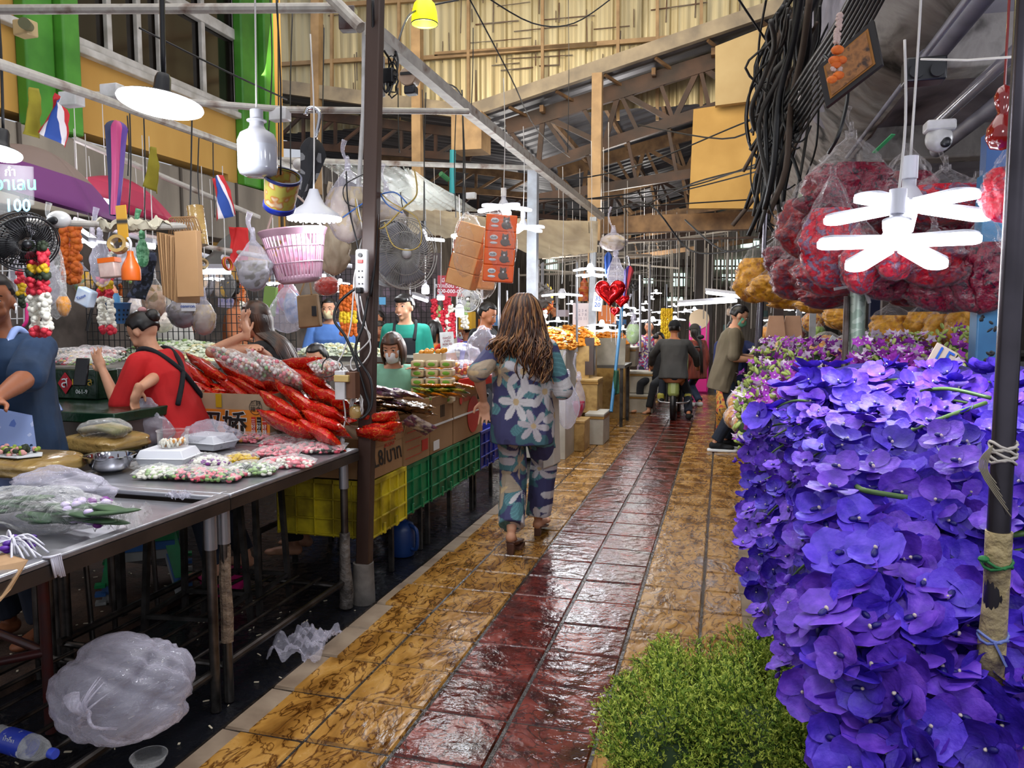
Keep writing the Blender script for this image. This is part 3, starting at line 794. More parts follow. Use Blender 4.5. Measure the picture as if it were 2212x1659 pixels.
for i in range(400):
    a = math.radians(rh.uniform(48, 312)); ca, sa = math.cos(a), math.sin(a); ln = rh.uniform(.10, .27)
    ph, am = rh.uniform(0, 6.3), rh.uniform(.010, .026); mi = rh.choices((0, 1, 2, 3), (5, 5, 3, 1.3))[0]
    if sa < -.3 and rh.random() < .4: mi = 2
    pts = []
    jr = rh.uniform(.92, 1.1)
    start = h(.028*sa+rh.uniform(-.02, .02), .035*ca-.01, .136+rh.uniform(-.004, .006))
    keyp = [start, h(.072*sa*jr, .085*ca-.012, .112), h(.104*sa*jr, .118*ca-.014, .055), h(.122*sa*jr, .13*ca-.016, -.02), h(.138*sa*jr+.01, .13*ca-.03, -.12)]
    end = h(.185*sa+.035, -.145+.07*ca*(ca > 0)-.03*rh.random(), -.12-ln*(.8+.35*(sa > 0)))
    mid = keyp[-1].lerp(end, .5)+I['D3'](V((.02*sa, -.03, 0)))
    sp = spline(keyp+[mid, end], 6)
    for k, p in enumerate(sp):
        q = k/len(sp); w_ = am*max(0, q-.3)*2.2
        pts.append(p+I['D3'](V((math.sin(ph+q*16), .7*math.cos(ph*1.3+q*14), 0)))*w_)
    g.tube(pts, lambda q: .0085*(1-.75*q)+.001, n=5, m=mi)
obj('hair', g, mh, I['body'], sm=180)
g = MB()   # heeled sandal
c = aY(1107, 1150, 4.55)
ft = I['T3'](V((0, 0, 0)))
bz = I['base']
def sandal(px, py, Y, nm):
    g = MB(); p = aY(px, py, Y); z = 0
    g.poly([p+V((-.03, .0, 0)), p+V((.03, 0, 0)), p+V((.04, .14, -.03)), p+V((.03, .22, -.035)), p+V((-.03, .22, -.035)), p+V((-.04, .14, -.03))], (0, 0, .012))
    g.box((p.x, p.y+.02, p.z/2), (.045, .04, p.z)); g.bar(p+V((-.042, .15, 0)), p+V((.042, .15, .02)), .05, .01)
    obj(nm, g, mat('sandal', '4a2c22', .5, c2='6a4434', sc=9), I['body'], bev=.004)
L_ = I['base']+I['fr'] @ V((-.035, -.18, 0))
g = MB(); p = V((L_.x, L_.y, .075)); g.poly([p+V((-.03, .0, 0)), p+V((.03, 0, 0)), p+V((.042, .14, -.03)), p+V((.03, .24, -.045)), p+V((-.03, .24, -.045)), p+V((-.042, .14, -.03))], (0, 0, .012)); g.box((p.x, p.y+.02, .037), (.042, .036, .074), top=1.15); g.box((p.x, p.y+.17, .01), (.075, .12, .03)); obj('sandal', g, mat('sandal', '4a2c22', .5, c2='6a4434', sc=9), I['body'], bev=.004)
L_ = I['base']+I['fr'] @ V((.045, .26, 0))
g = MB(); p = V((L_.x, L_.y, .06)); g.poly([p+V((-.03, .0, 0)), p+V((.03, 0, 0)), p+V((.042, .14, -.03)), p+V((.03, .24, -.045)), p+V((-.03, .24, -.045)), p+V((-.042, .14, -.03))], (0, 0, .012)); g.box((p.x, p.y+.02, .03), (.042, .036, .06)); obj('sandal', g, _M['sandal'], I['body'], bev=.004)
wp, wd = I['wr']['L']
g = MB(); g.lathe([(.031, -.012), (.034, 0), (.031, .012)], wp-wd*.035, 20, rot=Matrix(frame_of(wd)).transposed()); g.box(wp-wd*.03+V((-.03, -.0, 0)), (.01, .03, .034)); obj('wristwatch', g, mat('watch', '1c1816', .3, metal=.5), I['body'], solid=.004)
# tote bag and carrier bag in her right hand
t = thing('tote_bag', 'flat cream canvas tote bag hanging at the right side of the woman in lily print', 'bag', (-1.0, 4.75, .45))
g = MB(); a, b = aY(1173, 800, 4.8), aY(1196, 1012, 4.8)
g.poly([aY(1168, 800, 4.8), aY(1192, 822, 4.8), aY(1197, 1005, 4.8), aY(1172, 1014, 4.8)], (.02, .12, 0)); obj('body', g, mat('canvas_cream', 'c9c0b4', .85, bump=.2, bsc=12), t, bev=.008)
g = MB(); g.tube([aY(1193, 805, 4.78), aY(1196, 760, 4.78), aY(1190, 825, 4.78)], .004, n=5, smooth=4); obj('strap', g, mat('black_strap', '111111', .6), t)
PLAIN = lambda n, c, c2=None, **k: mat(n, c, .85, c2=c2 or c, sc=4, bump=.25, bsc=9, **k)
navy_p = PLAIN('navy_denim', '141a28', '1d2536')
# 2 -- man in navy polo
m_apron_blue = mat('apron_print', '8fa3d6', .85, c2='5a74bc', c3='b7c3e6', sc=46, vor=True, lo=.82, hi=.9)
I2 = person('person in navy polo and pale blue printed apron, cropped by the left edge', (-14, 652), 2.62, 185, H=1.66, lean=6, head=(32, 8, 0), wide=1.16, skin=m_skin3,
       arms={'L': dict(px=(-10, 862, 2.25), hint=(-1, -.3, -.8)), 'R': dict(at=(.0, .36, .1), hint=(1, -.5, -.3))}, shirt=PLAIN('navy_polo', '10263f', '173252'), sleeve=.5, pants=navy_p, apron=(m_apron_blue, m_apron_blue), vox=.007, loose=.016)
g = MB(); h = I2['h']; g.ell(h(-.083, .008, -.012), V((.008, .009, .009))); g.cone(h(-.086, .012, -.018), h(-.084, .022, -.045), .0035, .003, n=6); obj('earbud', g, mat('white_gloss', 'e8e8ea', .2), I2['body'], sm=180)
g = MB()
for k in range(26):
    u = -.5+k/25; T = I2['T3'](I2['t']*.30*I2['s']+I2['tf']*(.145*math.sqrt(max(.05, 1-(u*1.0)**2)))+I2['tr']*u*.2); g.ell(T, (.009, .009, .014), nu=6, nv=4)
for k in range(30):
    u = -.5+k/29; T = I2['T3'](-I2['t']*.02*I2['s']+I2['tf']*.172+I2['tr']*u*.36); g.ell(T, (.008, .008, .013), nu=6, nv=4)
obj('lace_trim', g, mat('lace', 'cfd0dc', .9), I2['body'])
# 3 -- woman in red
m_redshirt = PLAIN('red_shirt', 'a80c10', 'c01418')
I3 = person('woman in red shirt and black cross-back apron, dark hair pinned up with pink bow', (310, 716), 3.5, 92, H=1.50, lean=23, legs={'L': (-.1, -.26, 0), 'R': (.1, -.32, 0)}, head=(0, 40, 0), fem=True, wide=1.0, skin=m_skin2,
       arms={'L': dict(px=(222, 800, 3.3), hint=(-.2, -.3, -1), curl=14), 'R': dict(px=(286, 850, 3.15), hint=(.6, -.6, -.6), dir=(0, .3, -.9), curl=30)}, shirt=m_redshirt, sleeve=.5, hair='bun', pants=navy_p, vox=.007, loose=.016, apron=(PLAIN('black_apron', '0c0f18'), PLAIN('black_apron', '0c0f18')))
g = MB(); h = I3['h']
for a in (0, 140, 220):
    g.ell(h(.04*math.cos(math.radians(a))+.015, -.09, .075+.03*math.sin(math.radians(a))), V((.026, .018, .018))*1.0, nu=12, nv=8)
obj('hair_bow', g, mat('pink_cloth', 'b98788', .8), I3['body'], sm=180)
g = MB()
for k in range(3): 
    T = I3['T3'](I3['t']*.50*I3['s']-I3['tr']*(-.10-.02*k)); g.cone(T+V((0, -.0, .045)), T+I3['D3'](I3['tr']*.12)+V((0, 0, -.0)), .004, .004, n=5)
obj('shoulder_stripe', g, m_mask, I3['body'])
# 4 -- woman leaning on her hand
m_longh = mat('long_brown_hair', '1d1210', .4, c2='4f2f1c', sc=22, stretch=(1, 1, .08))
I4 = person('woman in black sleeveless top with very long hair, cheek resting on her hand', (549, 692), 4.15, 98, H=1.58, lean=24, head=(0, 8, 0), fem=True, skin=m_skin2,
       arms={'L': dict(px=(533, 722, 3.98), hint=(.1, .3, -1), dir=(0, .1, 1), up=(0, 1, .2), curl=18), 'R': dict(px=(560, 756, 3.85), hint=(.2, .1, -1))}, shirt=PLAIN('black_top', '0d0c10'), sleeve=0, hair='long', mhair=m_longh, vox=.007, loose=.008)
# 5..12 -- vendors behind the counters
person('boy in orange shirt seated behind the counter by the wall calendar', (519, 641), 7.2, 282, H=1.5, lean=6, head=(0, 6, 0), shirt=PLAIN('orange_shirt', 'c47a50', 'b06a44'), vox=.011, hands=False, arms={'R': dict(at=(.2, .3, .12)), 'L': dict(at=(-.2, .3, .12))})
person('woman in sky blue shirt with cream face mask behind the hanging bags', (711, 669), 7.2, 192, H=1.58, lean=3, fem=True, wide=1.2, shirt=PLAIN('sky_blue_shirt', '5b86cc', '4f78be'), hair='short', mask=m_maskc, vox=.010, hands=False, skin=m_skin2, arms={'R': dict(at=(.15, .3, .12)), 'L': dict(at=(-.15, .3, .12))})
person('child whose dark hair and forehead show above the red snack packets', (683, 775), 5.2, 178, H=1.4, lean=10, head=(0, 22, 0), skin=m_skin2, shirt=PLAIN('white_shirt', 'b9b5b0'), vox=.008, hands=False, hair='long', mhair=m_hair)
I8 = person('smiling man in teal shirt and black apron standing behind the counter', (873, 664), 6.5, 196, H=1.70, lean=2, head=(-22, 4, 0), wide=1.0, shirt=PLAIN('teal_shirt', '158a78', '107565'), hair='fringe', vox=.009, apron=(PLAIN('black_apron', '0c0f18'), PLAIN('black_apron', '0c0f18')), skin=m_skin2)
g = MB(); h = I8['h']; g.tube([h(-.022, .096, -.056), h(0, .103, -.064), h(.022, .096, -.056)], .0035, n=6); obj('teeth', g, m_eye, I8['body'])
person('woman in mint shirt with white mask sitting and working at the snack stall', (848, 752), 5.1, 205, H=1.55, lean=16, head=(-18, 20, 0), fem=True, shirt=PLAIN('mint_shirt', '7fb39b', '6ea48c'), hair='bob', mhair=m_longh, mask=m_mask, vox=.008, skin=m_skin2,
       arms={'L': dict(px=(905, 806, 4.9), hint=(-.6, -.4, -.6)), 'R': dict(at=(.15, .36, .12), hint=(.6, -.4, -.5))}, wide=1.08)
I10 = person('woman seen from behind, black bob, orange shirt with crossed red straps', (938, 716), 7.3, 4, H=1.55, lean=8, fem=True, wide=1.1, shirt=PLAIN('amber_shirt', 'c9780f', 'b8690c'), hair='bob', vox=.010, hands=False, facef=False, arms={'R': dict(at=(.15, .3, .15)), 'L': dict(at=(-.15, .3, .15))}, loose=.018)
g = MB()
for k in (-1, 1):
    T3, t, tf, tr, s = (I10[q] for q in ('T3', 't', 'tf', 'tr', 's'))
    g = MB(); g.tube([T3(t*.53*s+tr*.10*k), T3(t*.46*s-tf*.12+tr*.07*k), T3(t*.30*s-tf*.15), T3(t*.10*s-tf*.13-tr*.12*k)], .02, n=6, smooth=5)
    obj('apron_strap', g, PLAIN('red_strap', 'b01c10'), I10['body'])
person('boy in periwinkle shirt with white mask and black hair, seen from the side', (1003, 716), 9.2, 92, H=1.5, lean=12, head=(0, 14, 0), shirt=PLAIN('periwinkle_shirt', '5f6cc8', '5360b8'), mask=m_mask, vox=.011, hands=False, arms={'R': dict(at=(.15, .3, .1)), 'L': dict(at=(-.15, .3, .1))})
person('man in black shirt looking down, just left of the woman in lily print', (1053, 680), 7.4, 262, H=1.70, lean=4, head=(0, 24, 0), shirt=PLAIN('black_shirt', '0d0e12'), skin=m_skin, vox=.010, hands=False, wide=1.1)
# 13.. lane and far people
m_greysh = PLAIN('grey_shirt', '3f4042', '4c4c4e')
I13 = person('rider in grey long-sleeved shirt and black cap on the green moped', (1457, 711), 11.25, 2, H=1.66, lean=6, head=(0, 6, 0), shirt=m_greysh, sleeve=.95, wide=1.1, pants=navy_p, shoes=PLAIN('black_shoe', '101012'), cap=PLAIN('black_cap', '10131a'),
       arms={'L': dict(at=(-.33, .42, .12), hint=(-1, -.4, 0)), 'R': dict(at=(.33, .42, .12), hint=(1, -.4, 0))}, legs={'L': (-.17, .22, .22), 'R': (.22, -.02, .02)}, hem=.0, vox=.012, hands=False, facef=False, hair='short')
person('woman in colourful floral apron at the far end of the lane', (1402, 707), 13.2, 178, H=1.58, fem=True, wide=1.2, shirt=mat('multi_floral', 'a01828', .8, c2='d8c8a8', c3='3a4a98', sc=26, det=1), hair='short', pants=navy_p, vox=.014, hands=False, arms={'R': dict(at=(.1, .3, .3)), 'L': dict(at=(-.1, .25, .2))})
person('girl in black sitting beside the lane with one bare leg forward', (1423, 733), 12.2, 150, H=1.5, lean=4, shirt=PLAIN('black_dress', '111118'), hair='long', mhair=m_hair, low=True, legs={'L': (-.1, .45, 0), 'R': (.1, .42, 0)}, vox=.014, hands=False, skin=m_skin2)
person('woman in rust striped shirt and dark cap walking past the pink machine', (1500, 716), 13.0, 40, H=1.6, fem=True, shirt=mat('rust_stripe', '8a3a2c', .8, c2='3a1c18', sc=30, stretch=(1, 1, .02)), sleeve=.9, pants=PLAIN('blue_jeans', '26344e'), cap=PLAIN('dark_cap', '33302e'), hair='tail', mask=m_mask, shoes=m_mask, vox=.014, hands=False)
I17 = person('man in olive polo and dark jeans with green face mask, reaching into a bag', (1597, 683), 8.75, 274, H=1.64, lean=12, head=(0, 30, 0), wide=1.08, shirt=PLAIN('olive_polo', '6e6351', '625845'), sleeve=.5, pants=PLAIN('dark_jeans', '141c2c', '1c2638'), hair='short', mask=m_maskg, skin=m_skin2,
       arms={'L': dict(px=(1640, 772, 8.85), hint=(-.4, -.2, -1), curl=20), 'R': dict(px=(1632, 778, 8.6), hint=(.4, -.2, -1), curl=20)}, legs={'L': (-.10, .04, .02), 'R': (.10, -.08, .02)}, shoes=PLAIN('black_sneaker', '0f1116'), vox=.009, hem=.14, leg_w=1.1)
g = MB()
for k in (-1, 1):
    g = MB(); c = I17['base']+I17['fr'] @ V((.11*k*1.0, .04 if k < 0 else -.08, 0)); d = I17['fr'] @ V((.1*k, 1, 0)).normalized(); sd = d.cross(V((0, 0, 1)))
    pts = [c-d*.085+sd*.03, c+sd*.045, c+d*.12+sd*.05, c+d*.22+sd*.03, c+d*.245, c+d*.22-sd*.03, c+d*.12-sd*.045, c-sd*.04, c-d*.085-sd*.03]
    g.poly([p*1.0 for p in pts][::-1], (0, 0, .03))
    obj('sneaker_sole', g, m_mask, I17['body'], bev=.008)
person('older woman in navy dress with patterned hem standing behind the man in olive', (1586, 712), 9.35, 190, H=1.55, fem=True, wide=1.12, shirt=PLAIN('navy_dress', '16204a', '1c2858'), sleeve=.5, pants=mat('patterned_hem', '2a1440', .8, c2='a83030', c3='c89a3a', sc=18, det=1), hair='short', leg_w=1.7, vox=.012, hands=False, mask=m_mask, arms={'L': dict(px=(1640, 765, 9.1)), 'R': dict(at=(.1, .3, .1))})
person('vendor in navy crouching far behind the purple orchids by the blue pillar', (2000, 722), 7.6, 185, H=1.55, lean=12, head=(0, 20, 0), shirt=PLAIN('navy_vendor', '0d1638', '14204a'), vox=.014, hands=False)
person('vendor in red and blue top behind the orchids, right of the two grey posts', (1975, 700), 8.8, 100, H=1.55, shirt=PLAIN('red_vendor', '8a1c20', '2a4a98'), vox=.014, hands=False)
person('vendor in black far back between the dark post and the counters', (816, 690), 10.0, 160, H=1.6, shirt=PLAIN('black_shirt', '0d0e12'), vox=.014, hands=False)
person('small seated woman in a dark top far back beyond the marigold garlands', (820, 712), 9.0, 190, H=1.5, fem=True, shirt=PLAIN('black_top', '0d0c10'), vox=.014, hands=False, hair='bob')
person('girl with fair face half hidden behind grey plastic bags', (359, 664), 6.0, 205, H=1.5, fem=True, shirt=PLAIN('white_shirt', 'b9b5b0'), vox=.014, hands=False, hair='bob', skin=m_skin2)
person('shopper in black seen tiny beyond the orange flower crates', (1196, 668), 15.5, 120, H=1.65, shirt=PLAIN('black_shirt', '0d0e12'), vox=.018, hands=False)
# ================================================================ left foreground tables
m_ss = mat('stainless', 'b2b2b8', .30, metal=.75, c2='9c9ca2', sc=3, bump=.05, stretch=(1, 8, 1), bsc=14)
m_ssd = mat('stainless_side', '6b625c', .35, metal=.85, c2='54504e', sc=5)
m_tube = mat('steel_tube', '6f6a66', .3, metal=.9, c2='3c3836', sc=9, det=6)
m_dirty = mat('dirty_steel', '4a4644', .5, metal=.6, c2='23211f', sc=12, det=7)
m_film = film('clear_film'); m_milk = film('milky_film', 'dcd8ea', base=.10, edge=.5, milk=.12, sc=7, bump=.7); m_wrap = film('wrap_film', base=.06, edge=.6, rough=.07, sc=24, bump=.8)
def steel_table(name, label, x0, x1, y0, y1, z, tray, legs, rod=True):
    t = thing(name, label, 'table', ((x0+x1)/2, (y0+y1)/2, 0))
    g = MB(); g.b2((x0+.05, y0+.05, z-.05), (x1-.05, y1-.05, z-.032 if tray else z-.004))
    obj('table_top', g, m_ss, t)
    g = MB(); r = .045
    for a, b in (((x0, y0), (x0+r, y1)), ((x1-r, y0), (x1, y1)), ((x0+r, y0), (x1-r, y0+r)), ((x0+r, y1-r), (x1-r, y1))):
        g.b2((a[0], a[1], z-.02), (b[0], b[1], z))
    obj('rim', g, m_ss, t, bev=.006)
    g = MB(); e = .014; ah = .062
    for a, b in (((x0, y0), (x0+e, y1)), ((x1-e, y0), (x1, y1)), ((x0+e, y0), (x1-e, y0+e)), ((x0+e, y1-e), (x1-e, y1))):
        g.b2((a[0], a[1], z-ah), (b[0], b[1], z-.02))
    obj('apron', g, m_ssd, t)
    for lx, ly in legs:
        l = obj('leg', MB().cyl((lx, ly, -.04), (lx, ly, z-.05), .019, n=16), m_tube, t)
        obj('leg_sleeve', MB().cyl((lx, ly, z-.20), (lx, ly, z-.045), .024, n=16), m_ss, l)
    return t
ZT = .79
tA = steel_table('steel_table', 'stainless steel tray table nearest the camera, with an empty sunken tray', -2.66, -1.78, 1.10, 2.475, ZT, True, ((-1.83, 2.42), (-2.6, 2.42), (-2.6, 1.2), (-1.83, 1.2)))
tB = steel_table('steel_table', 'stainless steel table spread with foam boxes and wrapped flower garlands', -2.66, -1.78, 2.48, 3.545, ZT, False, ((-1.83, 2.50), (-1.84, 3.49), (-2.6, 3.49), (-2.66, 2.55)))
def rack(parent, ya, yb):
    for k, x in enumerate((-1.845, -1.99, -2.12, -2.25, -2.38, -2.51, -2.64)):
        r = .017 if k in (0, 6) else .0085
        obj('shelf_rod', MB().cyl((x, ya, .105), (x, yb, .105), r, n=10), m_tube, parent)
    for y in (ya+.02, yb-.05): obj('shelf_bar', MB().cyl((-2.64, y, .09), (-1.845, y, .09), .014, n=10), m_tube, parent)
rack(tA, 1.12, 2.44); rack(tB, 2.5, 3.5)
g = MB(); L_ = V((-1.83, 2.50, 0))
g.tube([(-1.83, 2.505, .58), (-1.832, 2.5, .45), (-1.828, 2.502, .3), (-1.83, 2.50, .2)], lambda q: .0215+.003*math.sin(q*21), n=10)
obj('torn_tape', g, mat('old_tape', '8a7560', .7, c2='5b4a3c', sc=30, bump=.6, bsc=60), tB)
g = MB(); g.tube([(-1.84, 3.49, .36), (-1.84, 3.485, .2), (-1.835, 3.49, .05), (-1.84, 3.49, -.03)], lambda q: .026+.012*q+.003*math.sin(q*30), n=12)
obj('plastic_wrapped_foot', g, mat('grey_wrap', '6b645e', .45, c2='3f3a37', sc=14, bump=.8, bsc=30), tB)
# red painted frame leg
t = thing('leg_frame', 'dark red painted tube frame standing under the front steel table', 'frame', (-2.3, 2.13, 0))
rp = aY(82, 1290, 2.13); m_rr = mat('dark_red_paint', '4a1410', .35, c2='3a2020', sc=14, metal=.2)
obj('upright', MB().cyl((-2.31, 2.13, -.04), (-2.31, 2.13, .72), .019, n=14), m_rr, t)
obj('rail', MB().cyl((-2.31, 2.13, .26), (-2.75, 1.8, .22), .016, n=12), m_rr, t)
obj('rail', MB().cyl((-2.31, 2.13, .26), (-2.85, 2.2, .32), .016, n=12), m_rr, t)
t = thing('leg_frame', 'pair of polished steel uprights behind the dark red frame', 'frame', (-2.68, 2.58, 0))
for dx in (0, .055): obj('upright', MB().cyl((-2.70+dx, 2.56-dx*.3, -.03), (-2.70+dx, 2.56-dx*.3, .74), .021, n=14), m_tube, t)
# inflated clear bag
def sack(c, r, seed, amp=.16, nu=64, nv=44, squash=-.6, sharp=0):
    g = MB(); rr = random.Random(seed); o = rr.random()*50
    folds = [(V((rr.uniform(-1, 1), rr.uniform(-1, 1), rr.uniform(-1, 1))).normalized(), rr.uniform(.02, .07)) for _ in range(14)]
    def f(n):
        k = 1+amp*noise.noise(n*1.6+V((o, o, o)))+amp*.4*noise.noise(n*5+V((o, 0, o)))
        for d, a in folds: k -= a*math.exp(-((n.dot(d)-.2)*14)**2)
        if n.z < squash: k *= .93+.07*(1+(n.z-squash)*1.5)
        return k
    return g.ell(c, r, nu=nu, nv=nv, fn=f)
t = thing('plastic_bag', 'big knotted translucent plastic bag puffed with air on the lower rack', 'bag', (-2.1, 2.0, .12))
c = aW(268, 1488, 2.43); obj('bag', sack(c, (.225, .20, .168), 4, .07), m_milk, t, sm=180)
g = MB()
for k in range(16):
    a = R.uniform(0, 6.28); e = V((math.cos(a), .25+.1*R.random(), math.sin(a)))*R.uniform(.04, .12); p = c+V((.055, -.20, .03))
    g.tube([p, p+e*.5+V((0, -.02, 0)), p+e+V((0, .03, 0))], lambda q: .006*(1-q)+.001, n=5, smooth=3)
g.ell(c+V((.055, -.205, .03)), (.016, .014, .014), nu=10, nv=8); g.tube([c+V((.055, -.205, .03)), c+V((.03, -.22, .06)), c+V((.01, -.21, .08))], lambda q: .012+.012*q, n=8, smooth=4)
obj('knot', g, m_milk, t, sm=180)
# water bottle lying down
t = thing('water_bottle', 'empty clear water bottle with blue label and blue cap lying on the rack', 'bottle', aZ(60, 1630, .13))
b0 = V(t.location); dr = V((1, -.12, 0)).normalized(); Mr = Matrix(frame_of(dr)).transposed(); b0 = b0+V((-.02, 0, .03))
prof = [(.002, -.12), (.03, -.12), (.036, -.11), (.034, -.09), (.037, -.07), (.037, .05), (.035, .06), (.03, .085), (.02, .105), (.013, .115), (.013, .125)]
obj('bottle', MB().lathe(prof, b0, 24, Mr), film('pet_film', base=.12, edge=.8, sc=30, bump=.3), t, sm=180)
lb = obj('paper_label', MB().lathe([(.0375, -.065), (.038, -.03), (.038, .0), (.0375, .03)], b0, 24, Mr), mat('label_blue', '2a40b8', .35, c2='e4e6f0', sc=14, lo=.55, hi=.58), t)
obj('cap', MB().lathe([(.0, .123), (.015, .123), (.0155, .128), (.0155, .142), (.014, .145), (0, .145)], b0, 20, Mr), mat('cap_blue', '3f55d0', .4), t)
text('lettering', 'น้ำดื่ม', .022, face_mat(b0+dr*-.02+V((0, -.030, .024)), dr, V((0, .35, 1))), m_mask, t)
p = aZ(322, 1650, .0)
single('plastic_cup', 'clear round plastic lid dropped on the dark ground beside the rack', 'lid', MB().lathe([(0, .004), (.045, .004), (.05, .012), (.055, .03), (.058, .03), (.058, .026)], p, 30), m_film, sm=60)
def crumple(c, r, seed, n=34, k=.35):
    rr = random.Random(seed); g = MB(); o = rr.random()*99
    g.grid(lambda u, v: V(c)+V(((u-.5)*2*r[0]*(1+k*noise.noise(V((u*3+o, v*3, 1)))), (v-.5)*2*r[1]*(1+k*noise.noise(V((u*3, v*3+o, 5)))), abs(r[2]*(.55+noise.noise(V((u*5+o, v*5, 0)))+.5*noise.noise(V((u*11, v*11+o, 0))))))), n, n)
    return g
single('plastic_scrap', 'crumpled clear plastic scrap lying on the edge of the tiled lane', 'scrap', crumple(aZ(665, 1400, .004), (.10, .14, .07), 3), m_milk, sm=60)
single('plastic_scrap', 'tiny twisted plastic scrap lying in the empty steel tray', 'scrap', crumple(aZ(386, 1078, ZT-.017), (.045, .022, .03), 5, 16), m_milk, sm=60)
# stools
def plastic_stool(label, c, z0, mt, h=.44, rot=38, group=None):
    t = thing('plastic_stool', label, 'stool', (c[0], c[1], z0), group); M = rz(rot); c = V((c[0], c[1], z0))
    g = MB(); g.box(c+V((0, 0, h)), (.27, .27, .03), M); obj('seat', g, mt, t, bev=.012)
    for a, b in ((-1, -1), (1, -1), (1, 1), (-1, 1)):
        g = MB(); p = c+M @ V((a*.12, b*.12, h-.01)); q = c+M @ V((a*.205, b*.205, 0))
        vs = []
        for e, w_ in ((p, .075), (q, .06)):
            for dx, dy in ((0, 0), (-a*w_, 0), (-a*w_, -b*.012), (-a*.012, -b*.012), (-a*.012, -b*w_), (0, -b*w_)): vs.append(e+M @ V((dx, dy, 0)))
        g.add(vs, [(0, 1, 7, 6), (1, 2, 8, 7), (2, 3, 9, 8), (3, 4, 10, 9), (4, 5, 11, 10), (5, 0, 6, 11), (6, 7, 8, 9, 10, 11), (5, 4, 3, 2, 1, 0)])
        g.box(q+V((0, 0, .008)), (.05, .05, .016), M); obj('leg', g, mt, t)
    for a in range(4):
        Mq = M @ rz(a*90); g = MB(); g.box(c+Mq @ V((0, -.132, h-.045)), (.25, .012, .07), Mq); g.box(c+Mq @ V((0, -.165, h-.22)), (.30, .012, .05), Mq); obj('side_panel', g, mt, t)
    return t
sc_ = aZ(318, 1262, .0)
mg = mat('green_plastic', '0f8048', .4, c2='0a6638', sc=8)
plastic_stool('green plastic stool on top of the nested stack under the steel table', (sc_.x, sc_.y), .08, mg)
plastic_stool('blue plastic stool nested beneath the green stool', (sc_.x, sc_.y), .035, mat('blue_plastic', '2c5a94', .4))
plastic_stool('grey plastic stool at the bottom of the nested stack', (sc_.x, sc_.y), -.01, mat('grey_plastic', '8a8a88', .4))
g = MB(); p = aZ(415, 1265, .12); single('pink_basin', 'edge of a hot pink plastic basin behind the green stool', 'basin', MB().lathe([(.08, 0), (.1, .02), (.13, .1), (.14, .1)], p-V((0, -.25, .12)), 24, close=True), mat('hot_pink', 'd02878', .4))
def metal_stool(label, c, w, h, rot, top=m_ssd):
    t = thing('metal_stool', label, 'stool', (c[0], c[1], 0)); M = rz(rot); c = V((c[0], c[1], -.02))
    obj('seat', MB().box(c+V((0, 0, h)), (w, w, .02), M), top, t, bev=.004)
    for a, b in ((-1, -1), (1, -1), (1, 1), (-1, 1)): obj('leg', MB().bar(c+M @ V((a*w*.42, b*w*.42, h)), c+M @ V((a*w*.5, b*w*.5, 0)), .024), m_dirty, t)
    for a in range(4):
        Mq = M @ rz(a*90); obj('rail', MB().bar(c+Mq @ V((-w*.48, -w*.48, .14)), c+Mq @ V((w*.48, -w*.48, .14)), .018), m_dirty, t)
metal_stool('grey steel-framed stool with four square legs under the far steel table', (-2.33, 2.98), .34, .60, 8)
metal_stool('second steel-framed stool, behind the first, under the far steel table', (-2.30, 3.32), .30, .64, 4)
m_tape = mat('packing_tape', '8a6c3a', .18, c2='a58850', sc=7, bump=.8, bsc=16, stretch=(1, .3, 1), coat=.4)
def cushion(c, w, d, h, seed):
    g = MB(); o = seed*3.1
    def f(n):
        return 1+.10*noise.noise(n*2+V((o, 0, 0)))
    M = MB(); vs = []
    nu, nv = 40, 24
    for j in range(nv+1):
        t = math.pi*j/nv
        for i in range(nu):
            a = 2*math.pi*i/nu; sgn = lambda x, e: (abs(x)**e)*(1 if x > 0 else -1)
            n = V((sgn(math.sin(t), .5)*sgn(math.cos(a), .45), sgn(math.sin(t), .5)*sgn(math.sin(a), .45), sgn(math.cos(t), .8)))
            k = 1+.07*noise.noise(n*2.2+V((o, o, 0)))+.03*noise.noise(n*6+V((0, o, 0)))
            vs.append(V(c)+V((n.x*w/2, n.y*d/2, n.z*h/2))*k)
    fs = [(j*nu+i, (j+1)*nu+i, (j+1)*nu+(i+1) % nu, j*nu+(i+1) % nu) for j in range(nv) for i in range(nu)]
    return g.add(vs, fs)
for lab, (px, py), zc, w in (('stool with a cushion wrapped in brown tape, nearest, beside the tray table', (66, 1003), .84, .36), ('stool with tape-wrapped cushion carrying a bundle in clear plastic', (228, 955), .86, .33)):
    c = aZ(px, py, zc); t = thing('tape_wrapped_stool', lab, 'stool', (c.x, c.y, 0))
    obj('cushion', cushion(c, w, w*.95, .095, px), m_tape, t, sm=60)
    for a in (-1, 1):
        for b in (-1, 1): obj('leg', MB().cyl(c+V((a*.12, b*.12, -.03)), (c.x+a*.14, c.y+b*.14, -.01), .012, n=10), m_tube, t)
m_flw = lambda n, a, b, c_, sc=40: mat(n, a, .7, c2=b, c3=c_, sc=sc, vor=True, lo=.35, hi=.7)
c = aZ(228, 940, .905); t = thing('wrapped_bundle', 'bundle of beige rolls and green leaves in clear plastic on the taped stool', 'bundle', c)
g = MB()
for k in range(6): g.tube([c+V((-.10+k*.01, -.045+k*.018, .02)), c+V((0, -.045+k*.018, .04)), c+V((.10, -.04+k*.016, .02))], .016, n=8, smooth=3)
obj('roll', g, mat('beige_roll', 'a3926c', .8, c2='6d6a40', sc=12), t, sm=180)
obj('film', sack(c+V((0, 0, .03)), (.14, .10, .05), 8, .1, 30, 20), m_film, t, sm=180)
c = aZ(32, 982, .89); g = MB()
for k in range(70): g.ell(c+V((R.uniform(-.10, .08), R.uniform(-.05, .05), .008+.022*R.random())), R.uniform(.007, .012), nu=7, nv=5, m=R.choice((0, 0, 1, 2)))
